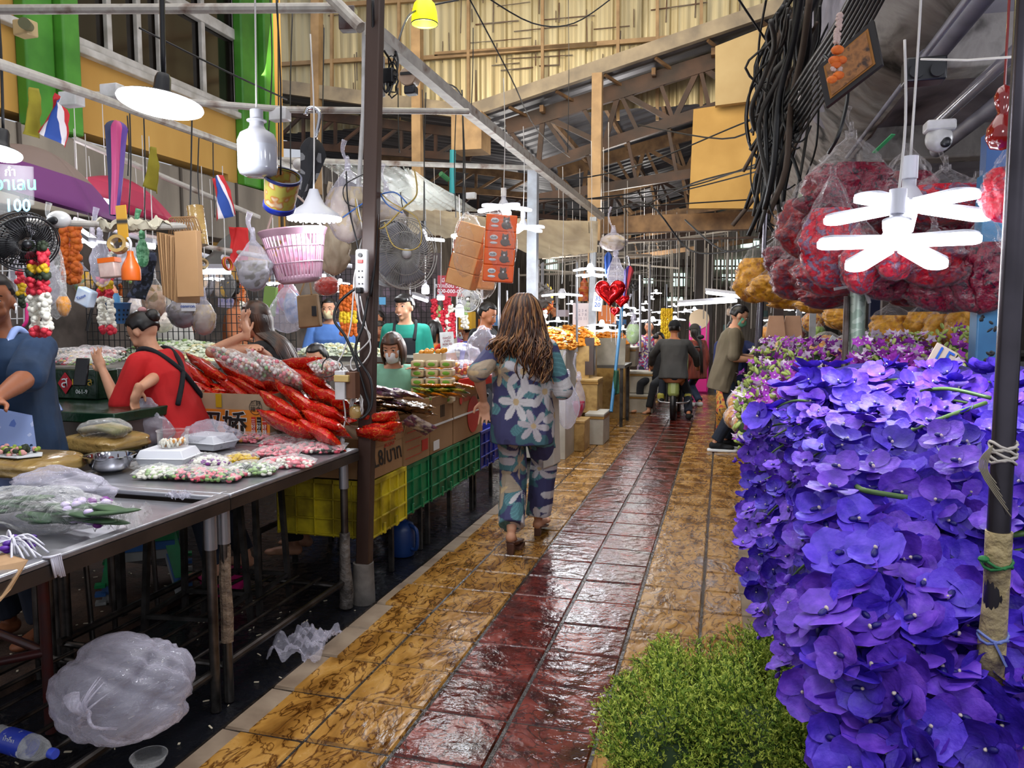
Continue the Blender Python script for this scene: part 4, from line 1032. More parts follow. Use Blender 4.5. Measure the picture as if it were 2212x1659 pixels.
t = thing('flower_garland', 'pink and green flower garland on white paper on the nearest taped stool', 'garland', c)
obj('flowers', g, [mat('pale_pink', 'd79a92', .7), mat('leaf_green', '8aa23a', .7), mat('dark_leaf', '25301c', .7)], t, sm=180)
g = MB(); g.poly([c+V((-.13, -.06, 0)), c+V((.09, -.07, 0)), c+V((.14, .0, 0)), c+V((.08, .06, 0)), c+V((-.13, .06, 0))], (0, 0, .004)); obj('paper', g, m_mask, t)
# bowl, foam boxes, round container
c = aZ(216, 1025, ZT)+V((0, .06, 0))
t = thing('steel_bowl', 'shiny stainless steel mixing bowl on the corner of the tables', 'bowl', c)
obj('bowl', MB().lathe([(0, .003), (.05, .003), (.075, .02), (.088, .05), (.092, .07), (.104, .073), (.104, .076), (.090, .074), (.085, .05), (.07, .022), (.045, .008), (0, .007)], c, 48), mat('mirror_steel', 'b4b4ba', .08, metal=1), t, sm=60)
g = MB()
for k in range(16): g.ell(c+V((R.uniform(-.05, .06), R.uniform(-.02, .06), .035+R.random()*.02)), (.012, .009, .006), rot=rz(R.uniform(0, 180)), nu=6, nv=4)
obj('petals', g, mat('maroon_petal', '5c1c24', .6), t, sm=180)
m_foam = mat('foam_white', 'dcdde4', .55)
def foambox(c, w, d, rot):
    M = rz(rot); g = MB()
    for z0, z1, a, b in ((0, .035, .86, 1), (.038, .072, 1, .84)):
        vs = []
        for z, k in ((z0, a), (z1, b)):
            for x, y in ((-1, -1), (1, -1), (1, 1), (-1, 1)): vs.append(V(c)+M @ V((x*w/2*k, y*d/2*k, z)))
        g.add(vs, [(3, 2, 1, 0), (4, 5, 6, 7), (0, 1, 5, 4), (1, 2, 6, 5), (2, 3, 7, 6), (3, 0, 4, 7)])
    g.box(V(c)+V((0, 0, .036)), (w*1.06, d*1.06, .006), M); return g
c = aZ(355, 1010, ZT)+V((0, .03, .012))
t = thing('foam_box', 'closed white foam takeaway box in the middle of the garland table', 'box', c); obj('box', foambox(c, .22, .17, 12), m_foam, t, bev=.008)
obj('film', crumple(c-V((0, 0, .013)), (.18, .15, .03), 9, 24), m_wrap, t, sm=60)
c2 = aZ(445, 972, ZT)+V((0, .03, .006))
t = thing('foam_tray', 'white foam box inside a thin white carrier bag at the table back', 'box', c2); obj('box', foambox(c2, .22, .17, -8), m_foam, t, bev=.008)
obj('carrier_bag', sack(c2+V((-.01, .02, .055)), (.15, .12, .075), 12, .3, 40, 26), m_milk, t, sm=180)
c = c+V((.01, .02, .078)); t = thing('round_container', 'clear round container of jasmine and orange petals standing on the foam box', 'container', c)
obj('wall', MB().lathe([(0, 0), (.062, 0), (.064, .004), (.066, .066), (.070, .068), (.070, .072), (.066, .072)], c, 40), m_film, t, sm=60)
g = MB()
for k in range(90): 
    a, r_ = R.uniform(0, 6.28), .054*math.sqrt(R.random()); g.ell(c+V((r_*math.cos(a), r_*math.sin(a), .006+.022*R.random())), (.007, .007, .010), nu=6, nv=4, m=R.choice((0, 0, 1)))
obj('petals', g, [mat('jasmine', 'e6e2d4', .7), mat('orange_petal', 'd08a2c', .7)], t, sm=180)
# ---- packets
def pillow(w, d, h, seed, nu=22, nv=14, crimp=True, m=0):
    g = MB(); o = seed*7.3
    for sg in (1, -1):
        def f(u, v, sg=sg):
            x, y = (u-.5)*2, (v-.5)*2; k = (max(0, 1-abs(x)**3.2)**.7)*(max(0, 1-abs(y)**2.6)**.6)
            e = 1-.10*(1-abs(y)**2)*abs(x)**3 if crimp else 1
            z = sg*h/2*k*(1+.4*noise.noise(V((x*2.3+o, y*2.3, sg))))+.15*h*noise.noise(V((x*1.3+o, y, 7)))
            return V((x*w/2, y*d/2*e, z+.006*noise.noise(V((x*9, y*9+o, 3)))))
        g.grid(f, nu, nv, m) if sg > 0 else g.grid(lambda u, v: f(1-u, v), nu, nv, m)
    return g
def garland_pack(name, label, c, w, d, rot, cols, seed, h=.045, film_=None, n=120, group=None, cat='packet', tilt=0):
    t = thing(name, label, cat, c, group); M = rz(rot) @ rx(tilt); rr = random.Random(seed); g = MB()
    for k in range(n):
        x, y = rr.uniform(-.44, .44), rr.uniform(-.42, .42)
        g.ell(V(c)+M @ V((x*w, y*d, .006+(h*.6)*rr.random()*(1-abs(x*2)**3)*(1-abs(y*2)**3))), (rr.uniform(.008, .014), rr.uniform(.008, .013), rr.uniform(.006, .010)), nu=7, nv=5, m=rr.choices(range(len(cols)), [q[1] for q in cols])[0])
    obj('flowers', g, [q[0] for q in cols], t, sm=180)
    g = MB(); g.join(pillow(w, d, h, seed), Matrix.Translation(V(c)+V((0, 0, h*.42))) @ M.to_4x4()); obj('film', g, film_ or m_wrap, t, sm=180)
    return t
mp = mat('rose_pink', 'd8485e', .65, c2='e88a94', sc=30); mp2 = mat('hot_rose', 'b82848', .65); my = mat('marigold_yellow', 'd8b818', .65, c2='c89810', sc=30); mk = mat('dark_leaf', '25301c'); mo = mat('orange_petal'); mj = mat('jasmine'); mlg = mat('pale_green', '8fae6a', .7); mpu = mat('dendro_purple', '7a2a86', .6)
PK = [((560, 952), .22, .16, 20, [(mp, 5), (mo, 1), (mk, 1)], 'pink rose garland packet at the back of the garland table, leftmost'),
      ((625, 962), .24, .16, 8, [(mp, 6), (mp2, 2), (mj, 1)], 'pink rose garland packet in the middle of the back row'),
      ((688, 975), .24, .15, 20, [(mp, 5), (mk, 2), (mj, 1)], 'pink and black garland packet at the far right table corner'),
      ((600, 985), .20, .14, 14, [(mp, 5), (mk, 1), (mp2, 2)], 'deep pink garland packet in front of the back row'),
      ((520, 1000), .14, .06, 25, [(my, 1)], 'bright yellow marigold garland packet on the table centre'),
      ((480, 938), .16, .14, 30, [(mo, 1), (mj, 2), (mp, 2)], 'orange and white garland packet beside the orange carton'),
      ((345, 1030), .16, .10, 10, [(mlg, 3), (mj, 4)], 'pale green and white garland packet at the tray table seam'),
      ((410, 1032), .17, .11, 8, [(mp, 3), (mlg, 2), (mk, 2)], 'pink and green garland packet right of the pale one'),
      ((475, 1035), .17, .11, 12, [(mp, 3), (mlg, 2), (mk, 1)], 'pink and green garland packet nearest the table front edge'),
      ((545, 1022), .19, .12, 14, [(mlg, 3), (mj, 2), (mk, 1)], 'green leaf garland packet near the table front'),
      ((620, 1008), .22, .08, 20, [(mp, 3), (mj, 3)], 'long pale pink garland packet along the table front'),
      ((450, 1005), .18, .09, 10, [(mpu, 1), (mj, 3)], 'pale lilac garland packet behind the front row')]
for k, ((px, py), w, d, r_, cols, lab) in enumerate(PK):
    garland_pack('garland_packet', lab, aZ(px, py, ZT+.002), w*1.15, d*1.3, r_, cols, k+1, h=.055, n=250, group='wrapped flower garlands on the steel table')
# ---- bouquet on the tray table
c = aZ(110, 1135, ZT-.015)
t = thing('wrapped_bouquet', 'long bouquet of leaves and purple orchids in clear plastic on the tray table', 'bouquet', c)
g = MB(); 
for k in range(26):
    p = c+V((-.32+.03*k*.8, R.uniform(-.06, .06), .03+R.uniform(0, .05))); g.ell(p, (.10, .028, .008), rot=rz(R.uniform(-18, 18)) @ ry(R.uniform(-12, 12)), nu=10, nv=6, m=0)
for k in range(46): g.ell(c+V((R.uniform(.10, .21), R.uniform(-.055, .055), .02+R.uniform(0, .07))), (.016, .014, .010), rot=rz(R.uniform(0, 90)), nu=8, nv=5, m=R.choice((1, 2, 2)))
obj('foliage', g, [mat('wrap_leaf', '3f5a38', .6, c2='24402a', sc=14), mpu, mat('white_lilac', 'c9b8dc', .6)], t, sm=180)
obj('film', sack(c+V((-.05, 0, .055)), (.31, .10, .075), 21, .22, 60, 30), m_wrap, t, sm=180)
obj('ruffle', crumple(c+V((.26, .03, .0)), (.07, .06, .07), 31, 24, .5), m_wrap, t, sm=60)
c2 = aZ(120, 1085, ZT-.015); t = thing('plastic_bag', 'folded milky carrier bag lying behind the wrapped bouquet', 'bag', c2)
obj('bag', sack(c2+V((0, .03, .05)), (.22, .10, .07), 25, .3, 50, 30), m_milk, t, sm=180)
c3 = aZ(18, 1190, ZT-.01); t = thing('flower_garland', 'jasmine and purple orchid garland tied with a white ribbon at the tray edge', 'garland', c3)
g = MB()
for k in range(60): a = k*.32; g.ell(c3+V((-.05+.035*math.cos(a)+.0016*k, -.02+.05*math.sin(a)*.6, .02+.008*math.sin(a*1.7))), .011, nu=7, nv=5)
obj('jasmine_string', g, mj, t, sm=180); g = MB()
for k in range(26): g.ell(c3+V((R.uniform(-.02, .07), R.uniform(-.07, .05), .012+.03*R.random())), (.015, .012, .008), rot=rz(R.uniform(0, 180)), nu=8, nv=5)
obj('orchid_petals', g, mat('deep_purple', '3f1074', .5, c2='5c20a0', sc=20), t, sm=180); g = MB()
for k in range(20):
    a = R.uniform(-1.1, 1.3) if k < 12 else R.uniform(2, 4.4); L_ = R.uniform(.06, .15)
    p = c3+V((.05, -.03, .045)); q = p+V((math.cos(a)*L_, math.sin(a)*L_*.6, -.03)); g.tube([p, p.lerp(q, .5)+V((0, 0, .03*R.random())), q], .0035, n=4, smooth=4)
for k in range(6):
    p = V((-1.78+.004, c3.y-.02+k*.006, ZT)); p = aZ(92+k*3, 1205, ZT+.004); q = aX(120+k*4, 1245+R.uniform(-5, 3), -1.772); g.tube([p, V((-1.775, q.y-.01, ZT+.003)), q], .004, n=4)
obj('ribbon', g, mat('white_ribbon', 'd4d2de', .4), t, sm=180)
g = MB(); a, b = aX(0, 1225, -1.772), aX(60, 1210, -1.772)
g.poly([aZ(-40, 1230, ZT+.003), aZ(2, 1195, ZT+.003), aX(60, 1213, -1.774)+V((0, 0, .003)), aX(22, 1275, -1.774), aX(0, 1300, -1.774), aX(-40, 1330, -1.774)], (.003, 0, .002))
single('brown_paper', 'torn brown paper taped over the front edge of the tray table', 'paper', g, mat('kraft', 'a07c58', .6, c2='c09a72', sc=9), sm=0)
# ================================================================ green work table and counters behind
def heap(name, label, cat, c, rx_, ry_, h, cols, n, size, seed, under=None, group=None, elong=1.0, flat=.7, kind='stuff', leafy=False):
    """a pile of loose petals or blossoms"""
    rr = random.Random(seed); g = MB(); c = V(c); cols_ = [q[0] for q in cols]; wts = [q[1] for q in cols]
    def surf(x, y): return h*max(0, 1-(x*x+y*y))**.7*(1+.25*noise.noise(V((x*3+seed, y*3, 0))))
    g.grid(lambda u, v: c+V(((2*u-1)*rx_*math.sqrt(1-(2*v-1)**2/2), (2*v-1)*ry_*math.sqrt(1-(2*u-1)**2/2), surf((2*u-1)*math.sqrt(1-(2*v-1)**2/2), (2*v-1)*math.sqrt(1-(2*u-1)**2/2))*.93)), 18, 14)
    for k in range(n):
        a = rr.uniform(0, 6.283); r_ = math.sqrt(rr.random()); x, y = r_*math.cos(a), r_*math.sin(a)
        p = c+V((x*rx_, y*ry_, surf(x, y)+rr.uniform(-.3, .6)*size))
        s_ = size*rr.uniform(.7, 1.3)
        g.ell(p, (s_*elong, s_*.8, s_*flat*.6), rot=rz(rr.uniform(0, 360)) @ rx(rr.uniform(-50, 50)), nu=6, nv=4, m=rr.choices(range(len(cols)), wts)[0])
    o = single(name, label, cat, g, cols_, sm=180); o['kind'] = kind
    if group: o['group'] = group
    return o
def counter(label, x0, x1, y0, y1, z, top, side, name='counter', leg=m_dirty, th=.05):
    t = thing(name, label, 'table', ((x0+x1)/2, (y0+y1)/2, 0))
    obj('table_top', MB().b2((x0, y0, z-th), (x1, y1, z)), top, t, bev=.006)
    obj('skirt', MB().b2((x0+.02, y0+.02, z-th-.14), (x1-.02, y1-.02, z-th)), side, t)
    for x in (x0+.05, x1-.05):
        for y in (y0+.05, y1-.05): obj('leg', MB().bar((x, y, -.04), (x, y, z-th), .035), leg, t)
    return t
m_gt = mat('green_cover', '12301e', .25, c2='0b2014', sc=5, bump=.5, bsc=8)
ga, gb = aZ(300, 862, .80), aZ(120, 868, .80)
tw = counter('work table covered in dark green plastic in front of the woman in red', -4.4, -2.78, 3.0, 3.9, 1.0, m_gt, m_ssd, name='work_table')
m_ped = mat('aluminium_counter', '77746f', .4, metal=.6, c2='5b5854', sc=4)
counter('low metal counter loaded with wrapped garlands behind the work table', -5.1, -3.55, 4.1, 5.0, 1.13, m_ped, m_ped)
counter('long counter heaped with white flowers in front of the leaning woman', -4.6, -2.75, 5.05, 6.2, 1.10, m_ped, m_ped)
counter('counter of white flowers between the leaning woman and the masked vendor', -3.55, -2.3, 5.75, 6.1, 1.14, m_ped, mat('orange_panel', 'c0441c', .6))
m_wht = mat('white_blossom', 'd6dccb', .75, c2='b8c4a8', sc=20); m_wh2 = mat('cream_blossom', 'cfc89a', .75); m_dk = mat('dark_leaf')
for k, (px, py, z, rx_, ry_, h, cols, lab) in enumerate((
    (395, 762, 1.10, .45, .40, .16, [(m_wht, 5), (mlg, 1)], 'heap of white blossoms beside the woman in red'),
    (470, 745, 1.10, .40, .4, .14, [(m_wht, 3), (m_wh2, 3)], 'heap of cream and white blossoms left of the leaning woman'),
    (455, 715, 1.10, .45, .3, .12, [(m_wht, 2), (m_dk, 5), (mlg, 2)], 'heap of dark leaves and white buds near the orange-shirted boy'),
    (350, 720, 1.10, .4, .25, .15, [(m_wht, 5), (mlg, 1)], 'far heap of white petals behind the woman in red'),
    (715, 742, 1.14, .30, .16, .08, [(m_wht, 4), (m_wh2, 1)], 'row of white blossoms in front of the masked vendor'),
    (770, 745, 1.14, .26, .16, .08, [(m_wht, 4), (m_wh2, 2)], 'white blossoms on the counter just left of the dark post'))):
    c = aY(px, py, (5.35, 5.35, 5.9, 5.8, 5.9, 5.9)[k]); c.z = z
    heap('blossom_heap', lab, 'flowers', c, rx_, ry_, h, cols, 420, .022, k+40)
# wrapped garlands on the metal counter
for k, (px, py, Y, w, cols, lab) in enumerate((
    (140, 735, 4.55, .36, [(mat('straw', 'b8a888', .8), 4), (m_dk, 1)], 'straw coloured wrapped garland at the left of the metal counter'),
    (195, 722, 4.9, .34, [(mp2, 4), (mj, 2)], 'crimson wrapped garland on the metal counter, back row'),
    (225, 738, 4.7, .30, [(mat('brick_petal', '9a5048', .7), 3), (mj, 2)], 'brick red wrapped garland at the right of the back row'),
    (145, 757, 4.4, .26, [(mp2, 2), (my, 1), (m_dk, 3)], 'red, yellow and black wrapped garland in front, leftmost'),
    (185, 755, 4.4, .24, [(my, 2), (mlg, 3), (mp2, 1)], 'yellow and green wrapped garland in front, middle'),
    (222, 752, 4.45, .22, [(mlg, 4), (mj, 1)], 'leafy green wrapped garland in front, right'))):
    garland_pack('garland_packet', lab, V((aY(px, py+8, Y).x, Y, 1.132 if Y < 4.5 else 1.17)), w*.85, .2, 5, cols, k+60, h=.07, n=90, group='wrapped garlands on the metal counter', tilt=12)
# green sign case, scissors, cloth on the work table
c = aY(148, 805, 3.45); c.z = 1.0
obj('shelf', MB().b2((-4.35, 3.05, aY(165, 905, 3.3).z-.07), (-2.85, 3.85, aY(165, 905, 3.3).z-.045)), m_ssd, tw)
t = thing('sign_case', 'dark green case with a red diamond emblem and yellow lettering on the work table', 'sign', c)
obj('case', MB().box(c+V((0, .1, .085)), (.34, .16, .17)), m_gt, t, bev=.01)
d_ = MB(); d_.poly([c+V((-.09, .012, .09)), c+V((-.04, .012, .03)), c+V((.01, .012, .09)), c+V((-.04, .012, .15))], (0, .006, 0)); obj('emblem', d_, mat('emblem_red', 'a8182a', .5), t)
mY = mat('letter_yellow', 'c8a028', .5)
text('lettering', 'ส', .09, face_mat(c+V((-.04, .008, .095)), (1, 0, 0), (0, 0, 1)), m_mask, t); text('lettering', 'มงคล', .06, face_mat(c+V((.075, .012, .10)), (1, 0, 0), (0, 0, 1)), mY, t)
text('lettering', '061-9', .035, face_mat(c+V((.07, .012, .045)), (1, 0, 0), (0, 0, 1)), m_mask, t)
c = aZ(170, 838, 1.0)
t = thing('scissors', 'open scissors with green handles on the green work table', 'scissors', c)
obj('blade', MB().bar(c+V((-.14, -.02, .012)), c+V((.02, .02, .012)), .016, .003), m_ss, t); obj('blade', MB().bar(c+V((-.13, .02, .016)), c+V((.02, -.0, .016)), .016, .003), m_ss, t)
for k in (-1, 1): obj('handle', MB().tube([c+V((.02, .01*k, .014))]+[c+V((.07+.035*math.cos(a), .03*k+.02*math.sin(a), .014)) for a in np.linspace(-3.1, 3.1, 12)], .006, n=6), mat('scissor_green', '1c6a48', .4), t)
single('cleaning_cloth', 'crumpled mauve cloth on the work table beside the scissors', 'cloth', crumple(aZ(205, 833, 1.002)+V((0, .02, 0)), (.14, .08, .05), 14), mat('mauve_cloth', '7d4a5e', .85), sm=60)
single('plastic_scrap', 'scrap of clear wrapping on the work table by the reaching hand', 'scrap', crumple(aZ(245, 833, 1.002)+V((.08, .05, 0)), (.12, .08, .05), 15), m_wrap, sm=60)
# black phone
c = aY(176, 803, 3.36); t = single('phone', 'black phone leaning upright against the green sign case', 'phone', MB().box(c+V((.02, -.02, 0)), (.085, .012, .15), rx(-12)), mat('phone_black', '0a0a0e', .15), bev=.005)
# items under the counters
single('yellow_sack', 'yellow wrapped sack on the shelf below the work table', 'sack', sack(aY(165, 905, 3.3), (.26, .12, .045), 44, .1, 30, 16), mat('yellow_wrap', 'b8a81c', .4, bump=.4), sm=180)
single('plastic_bag', 'grey translucent bag slumped beside the woman in red', 'bag', sack(aY(318, 925, 3.3), (.13, .1, .14), 45, .3, 40, 26), m_milk, sm=180)
# ================================================================ the snack stall along the lane
m_post = mat('brown_post', '2c1a14', .5, c2='3f2a20', sc=5, stretch=(1, 1, .2), bump=.2)
P0_, P1_ = aZ(782, 1285, .0), aY(812, -30, 3.62)
P0_ = V((-1.80, 3.612, 0))
t = thing('steel_post', 'dark brown square steel post rising at the corner of the snack stall', 'post', (P0_.x, P0_.y, -.04))
obj('shaft', MB().bar(P0_, P1_+(P1_-P0_)*.12, .06, .075), m_post, t, bev=.006)
obj('concrete_foot', MB().cyl((P0_.x, P0_.y, -.045), (P0_.x, P0_.y, .17), .062, .055, n=14), mat('foot_concrete', '77706a', .8, c2='55504c', sc=12, bump=.4), t, sm=60)
pp = lambda py: P0_.lerp(P1_, (P0_.z-aX(0, 0, 1).z*0+0)/1) if False else None
def onpost(z, dx=0, dy=-.055): k = (z-P0_.z)/(P1_.z-P0_.z); return P0_.lerp(P1_, k)+V((dx, dy, 0))
def zpost(py): return aY(790, py, 3.6).z
def crate(label, x0, x1, y0, y1, z0, z1, mt):
    t = thing('plastic_crate', label, 'crate', ((x0+x1)/2, (y0+y1)/2, z0)); e = .006
    g = MB(); g.b2((x0+e, y0+e, z0), (x1-e, y1-e, z0+.01))
    for a, b in (((x0+e, y0+e), (x0+2*e, y1-e)), ((x1-2*e, y0+e), (x1-e, y1-e)), ((x0+e, y0+e), (x1-e, y0+2*e)), ((x0+e, y1-2*e), (x1-e, y1-e))): g.b2((a[0], a[1], z0), (b[0], b[1], z1))
    obj('body', g, mt, t)
    g = MB()
    for z in (z0+.012, z0+(z1-z0)*.32, z0+(z1-z0)*.66, z1-.012):
        w = .024 if z > z1-.02 else .010
        for a, b in (((x0-.006, y0-.006), (x0+e, y1+.006)), ((x1-e, y0-.006), (x1+.006, y1+.006)), ((x0, y0-.006), (x1, y0+e)), ((x0, y1-e), (x1, y1+.006))): g.b2((a[0], a[1], z-w/2), (b[0], b[1], z+w/2))
    n = max(3, int((y1-y0)/.11)); n2 = max(4, int((x1-x0)/.11))
    for i in range(n+1):
        y = y0+(y1-y0)*i/n
        for x in (x0, x1): g.b2((x-.006, y-.004, z0), (x+.006, y+.004, z1))
    for i in range(n2+1):
        x = x0+(x1-x0)*i/n2
        for y in (y0, y1): g.b2((x-.004, y-.006, z0), (x+.004, y+.006, z1))
    g.b2((x1, (y0+y1)/2-.09, z0+.0), (x1+.012, (y0+y1)/2-.07, z0+.06)); g.b2((x1, (y0+y1)/2+.07, z0+.0), (x1+.012, (y0+y1)/2+.09, z0+.06))
    obj('ribs', g, mt, t, bev=.002); return t
xl = aY(578, 1100, 3.58).x
my_ = mat('crate_yellow', 'b8a010', .5, c2='86740c', c3='c8b420', sc=6, det=9, lo=.25, hi=.6)
mg_ = mat('crate_green', '12804a', .5, c2='0c5a34', sc=6, det=8)
crate('dirty yellow plastic crate under the scribbled carton', xl, -1.78, 3.68, 4.14, .27, .585, my_)
crate('green plastic crate, first after the yellow one', -2.35, -1.80, 4.17, 4.55, .27, .575, mg_)
crate('green plastic crate in the middle of the row under the cartons', -2.35, -1.79, 4.58, 5.12, .27, .575, mg_)
crate('green plastic crate next to the blue one', -2.35, -1.80, 5.14, 5.62, .27, .57, mg_)
crate('blue plastic crate at the far end of the crate row', -2.35, -1.80, 5.65, 6.15, .27, .57, mat('crate_blue', '1c2c9a', .45, c2='14206a', sc=6))
t = thing('crate_stand', 'low dark steel stand under the row of plastic crates', 'stand', (-2.1, 4.9, 0))
for y in (3.72, 4.10, 4.55, 4.68, 5.10, 5.60, 5.68, 6.12): obj('leg', MB().bar((-1.86, y, -.04), (-1.86, y, .262), .026), m_dirty, t); obj('leg', MB().bar((-2.5, y, -.04), (-2.5, y, .262), .026), m_dirty, t)
for x in (-1.86, -2.5): obj('beam', MB().bar((x, 3.68, .252), (x, 6.15, .252), .024), m_dirty, t)
g = MB(); obj('board', MB().b2((-2.95, 3.66, .57), (-2.36, 5.7, .588)), m_dirty, t)
for y in (3.8, 5.6): obj('leg', MB().bar((-2.88, y, -.04), (-2.88, y, .565), .026), m_dirty, t)
c = aX(882, 1180, -1.93); c = V((-1.93, 4.42, -.04)); t = thing('jerrycan', 'blue plastic jug standing on the dark floor under the green crates', 'jug', c)
mb_ = mat('jug_blue', '16346a', .4); obj('body', MB().lathe([(0, 0), (.075, 0), (.082, .02), (.082, .16), (.07, .20), (.03, .22), (.03, .24), (0, .24)], c, 24), mb_, t, sm=50); obj('handle', MB().tube([c+V((.075, -.03, .05)), c+V((.115, -.04, .06)), c+V((.115, -.04, .17)), c+V((.06, -.02, .2))], .012, n=8, smooth=5), mb_, t, sm=180)
# cartons
m_card = mat('cardboard', 'a07a52', .8, c2='8c6843', sc=5, stretch=(1, 1, .4)); m_cardl = mat('cardboard_light', 'b39a7c', .8, c2='9c846a', sc=4)
def carton(label, x0, x1, y0, y1, z0, z1, mt=m_card, open_=False, flaps=0, name='carton'):
    t = thing(name, label, 'box', ((x0+x1)/2, (y0+y1)/2, z0)); e = .005; g = MB(); g.b2((x0, y0, z0), (x1, y1, z0+e))
    for a, b in (((x0, y0), (x0+e, y1)), ((x1-e, y0), (x1, y1)), ((x0+e, y0), (x1-e, y0+e)), ((x0+e, y1-e), (x1-e, y1))): g.b2((a[0], a[1], z0+e), (b[0], b[1], z1))
    if not open_: g.b2((x0, y0, z1-.006), (x1, y1, z1))
    obj('body', g, mt, t)
    if flaps:
        obj('flap', MB().box(((x0+x1)/2, y0-.005, z1-.012), (x1-x0, .004, .05), rx(12)), mt, t); obj('flap', MB().box((x1+.008, (y0+y1)/2, z1-.01), (.004, y1-y0, .06), ry(12)), mt, t)
    return t
mK = mat('ink_black', '141210', .6); mR = mat('ink_red', 'b02818', .6); mOr = mat('carton_orange', 'd2791c', .6); mW = mat('sticker_white', 'd8d6d2', .6)
ox0, ox1 = aY(404, 900, 3.60).x, aY(583, 900, 3.60).x; oz0, oz1 = aY(490, 950, 3.60).z, aY(490, 850, 3.60).z
t = carton('orange and tan carton with bold black Chinese characters behind the garland table', ox0, ox1, 3.60, 3.98, oz0, oz1, m_cardl, True)
fy = 3.595; H_ = oz1-oz0; W_ = ox1-ox0
obj('orange_band', MB().b2((ox0+.002, fy, oz0), (ox1, fy+.004, oz0+H_*.66)), mOr, t)
fc = lambda u, v: V((ox0+W_*u, fy-.003, oz0+H_*v)); X_, Z_ = V((1, 0, 0)), V((0, 0, 1))
text('lettering', '双娇', .155, face_mat(fc(.44, .30), X_, Z_), mW, t, bold=.006); text('lettering', '双娇', .155, face_mat(fc(.44, .30)+V((0, -.002, 0)), X_, Z_), mK, t, bold=.0025)
obj('tag', MB().b2(fc(.07, .50), fc(.145, .97)+V((0, .002, 0))), mR, t); text('lettering', '婉珑', .03, face_mat(fc(.107, .63)-V((0, .002, 0)), X_, Z_), mW, t)
obj('tape', MB().b2(fc(.37, .70), fc(.44, .99)+V((0, .002, 0))), mat('tape_yellow', 'c09a18', .4), t)
obj('seal', MB().tube([fc(.845, .72)+V((.038*math.cos(a), 0, .038*math.sin(a))) for a in np.linspace(0, 6.29, 26)], .0016, n=4), mK, t); text('lettering', '三好\n辣食', .033, face_mat(fc(.845, .74), X_, Z_), mK, t)
for k, (mt, s_) in enumerate(((mR, '三\n好\n味'), (mK, '二\n好\n自'), (mR, '一\n好\n辣'))): obj('side_label', MB().b2(fc(.79+k*.065, .08), fc(.84+k*.065, .52)+V((0, .002, 0))), mt, t); text('lettering', s_, .028, face_mat(fc(.815+k*.065, .31)-V((0, .002, 0)), X_, Z_), mW, t)
cx1 = aY(785, 960, 3.72).x
carton('light tan carton with a torn edge between the orange carton and the dark post', ox1+.01, -1.84, 3.70, 4.15, .60, aY(640, 915, 3.70).z, m_cardl, True)
CT = [(3.69, 4.10, .592, .80, -2.3, 'scribbled carton with black handwriting on its side above the yellow crate'),
      (4.13, 4.53, .582, .82, -2.3, 'plain brown carton with red printed lines above the first green crate'),
      (4.55, 4.97, .582, .93, -2.3, 'tall brown carton with a barcode and white strap'),
      (4.99, 5.66, .582, .93, -2.3, 'large brown carton with a big red disc printed on its side')]
cs_ = [carton(l, x0, -1.785, y0, y1, z0, z1, m_card, True, 1) for y0, y1, z0, z1, x0, l in CT]
YF, ZF = V((0, 1, 0)), V((0, 0, 1)); xf = -1.782
text('lettering', 'L8/บาท', .13, face_mat((xf+.002, 3.90, .69), YF, V((0, -.25, 1))), mK, cs_[0], bold=.001); text('lettering', 'SUSU', .06, face_mat((xf+.001, 3.92, .76), YF, ZF), mR, cs_[0])
text('lettering', '――――\n―――――\n――――\n―――――', .05, face_mat((xf+.002, 4.27, .70), YF, ZF), mR, cs_[1]); obj('barcode', MB().b2((xf, 4.40, .63), (xf+.002, 4.50, .70)), mR, cs_[1])
for k in range(5): obj('barcode', MB().b2((xf, 4.73+k*.018, .80), (xf+.002, 4.735+k*.018, .88)), mK, cs_[2])
text('lettering', '――――', .05, face_mat((xf+.002, 4.76, .76), YF, ZF), mK, cs_[2]); obj('sticker', MB().b2((xf, 4.60, .60), (xf+.003, 4.70, .66)), mW, cs_[2])
obj('red_disc', MB().cyl((xf, 5.42, .74), (xf+.003, 5.42, .74), .135, n=40), mR, cs_[3]); obj('red_disc', MB().cyl((xf, 5.14, .87), (xf+.003, 5.14, .87), .028, n=24), mR, cs_[3]); text('lettering', 'ขนมไทย', .05, face_mat((xf+.003, 5.27, .87), YF, ZF), mR, cs_[3])
for y0, y1, k in ((4.55, 4.97, 2), (4.99, 5.66, 3)): obj('strap', MB().b2((xf, y0, .755), (xf+.004, y1, .768)), mW, cs_[k])
# more cartons behind, filling the stall
carton('brown carton of snacks in the second row behind the tall carton', -2.9, -2.33, 4.3, 5.0, .592, .86, m_cardl, True)
carton('brown carton in the second row behind the large carton', -2.9, -2.33, 5.05, 5.65, .592, .86, m_card, True)
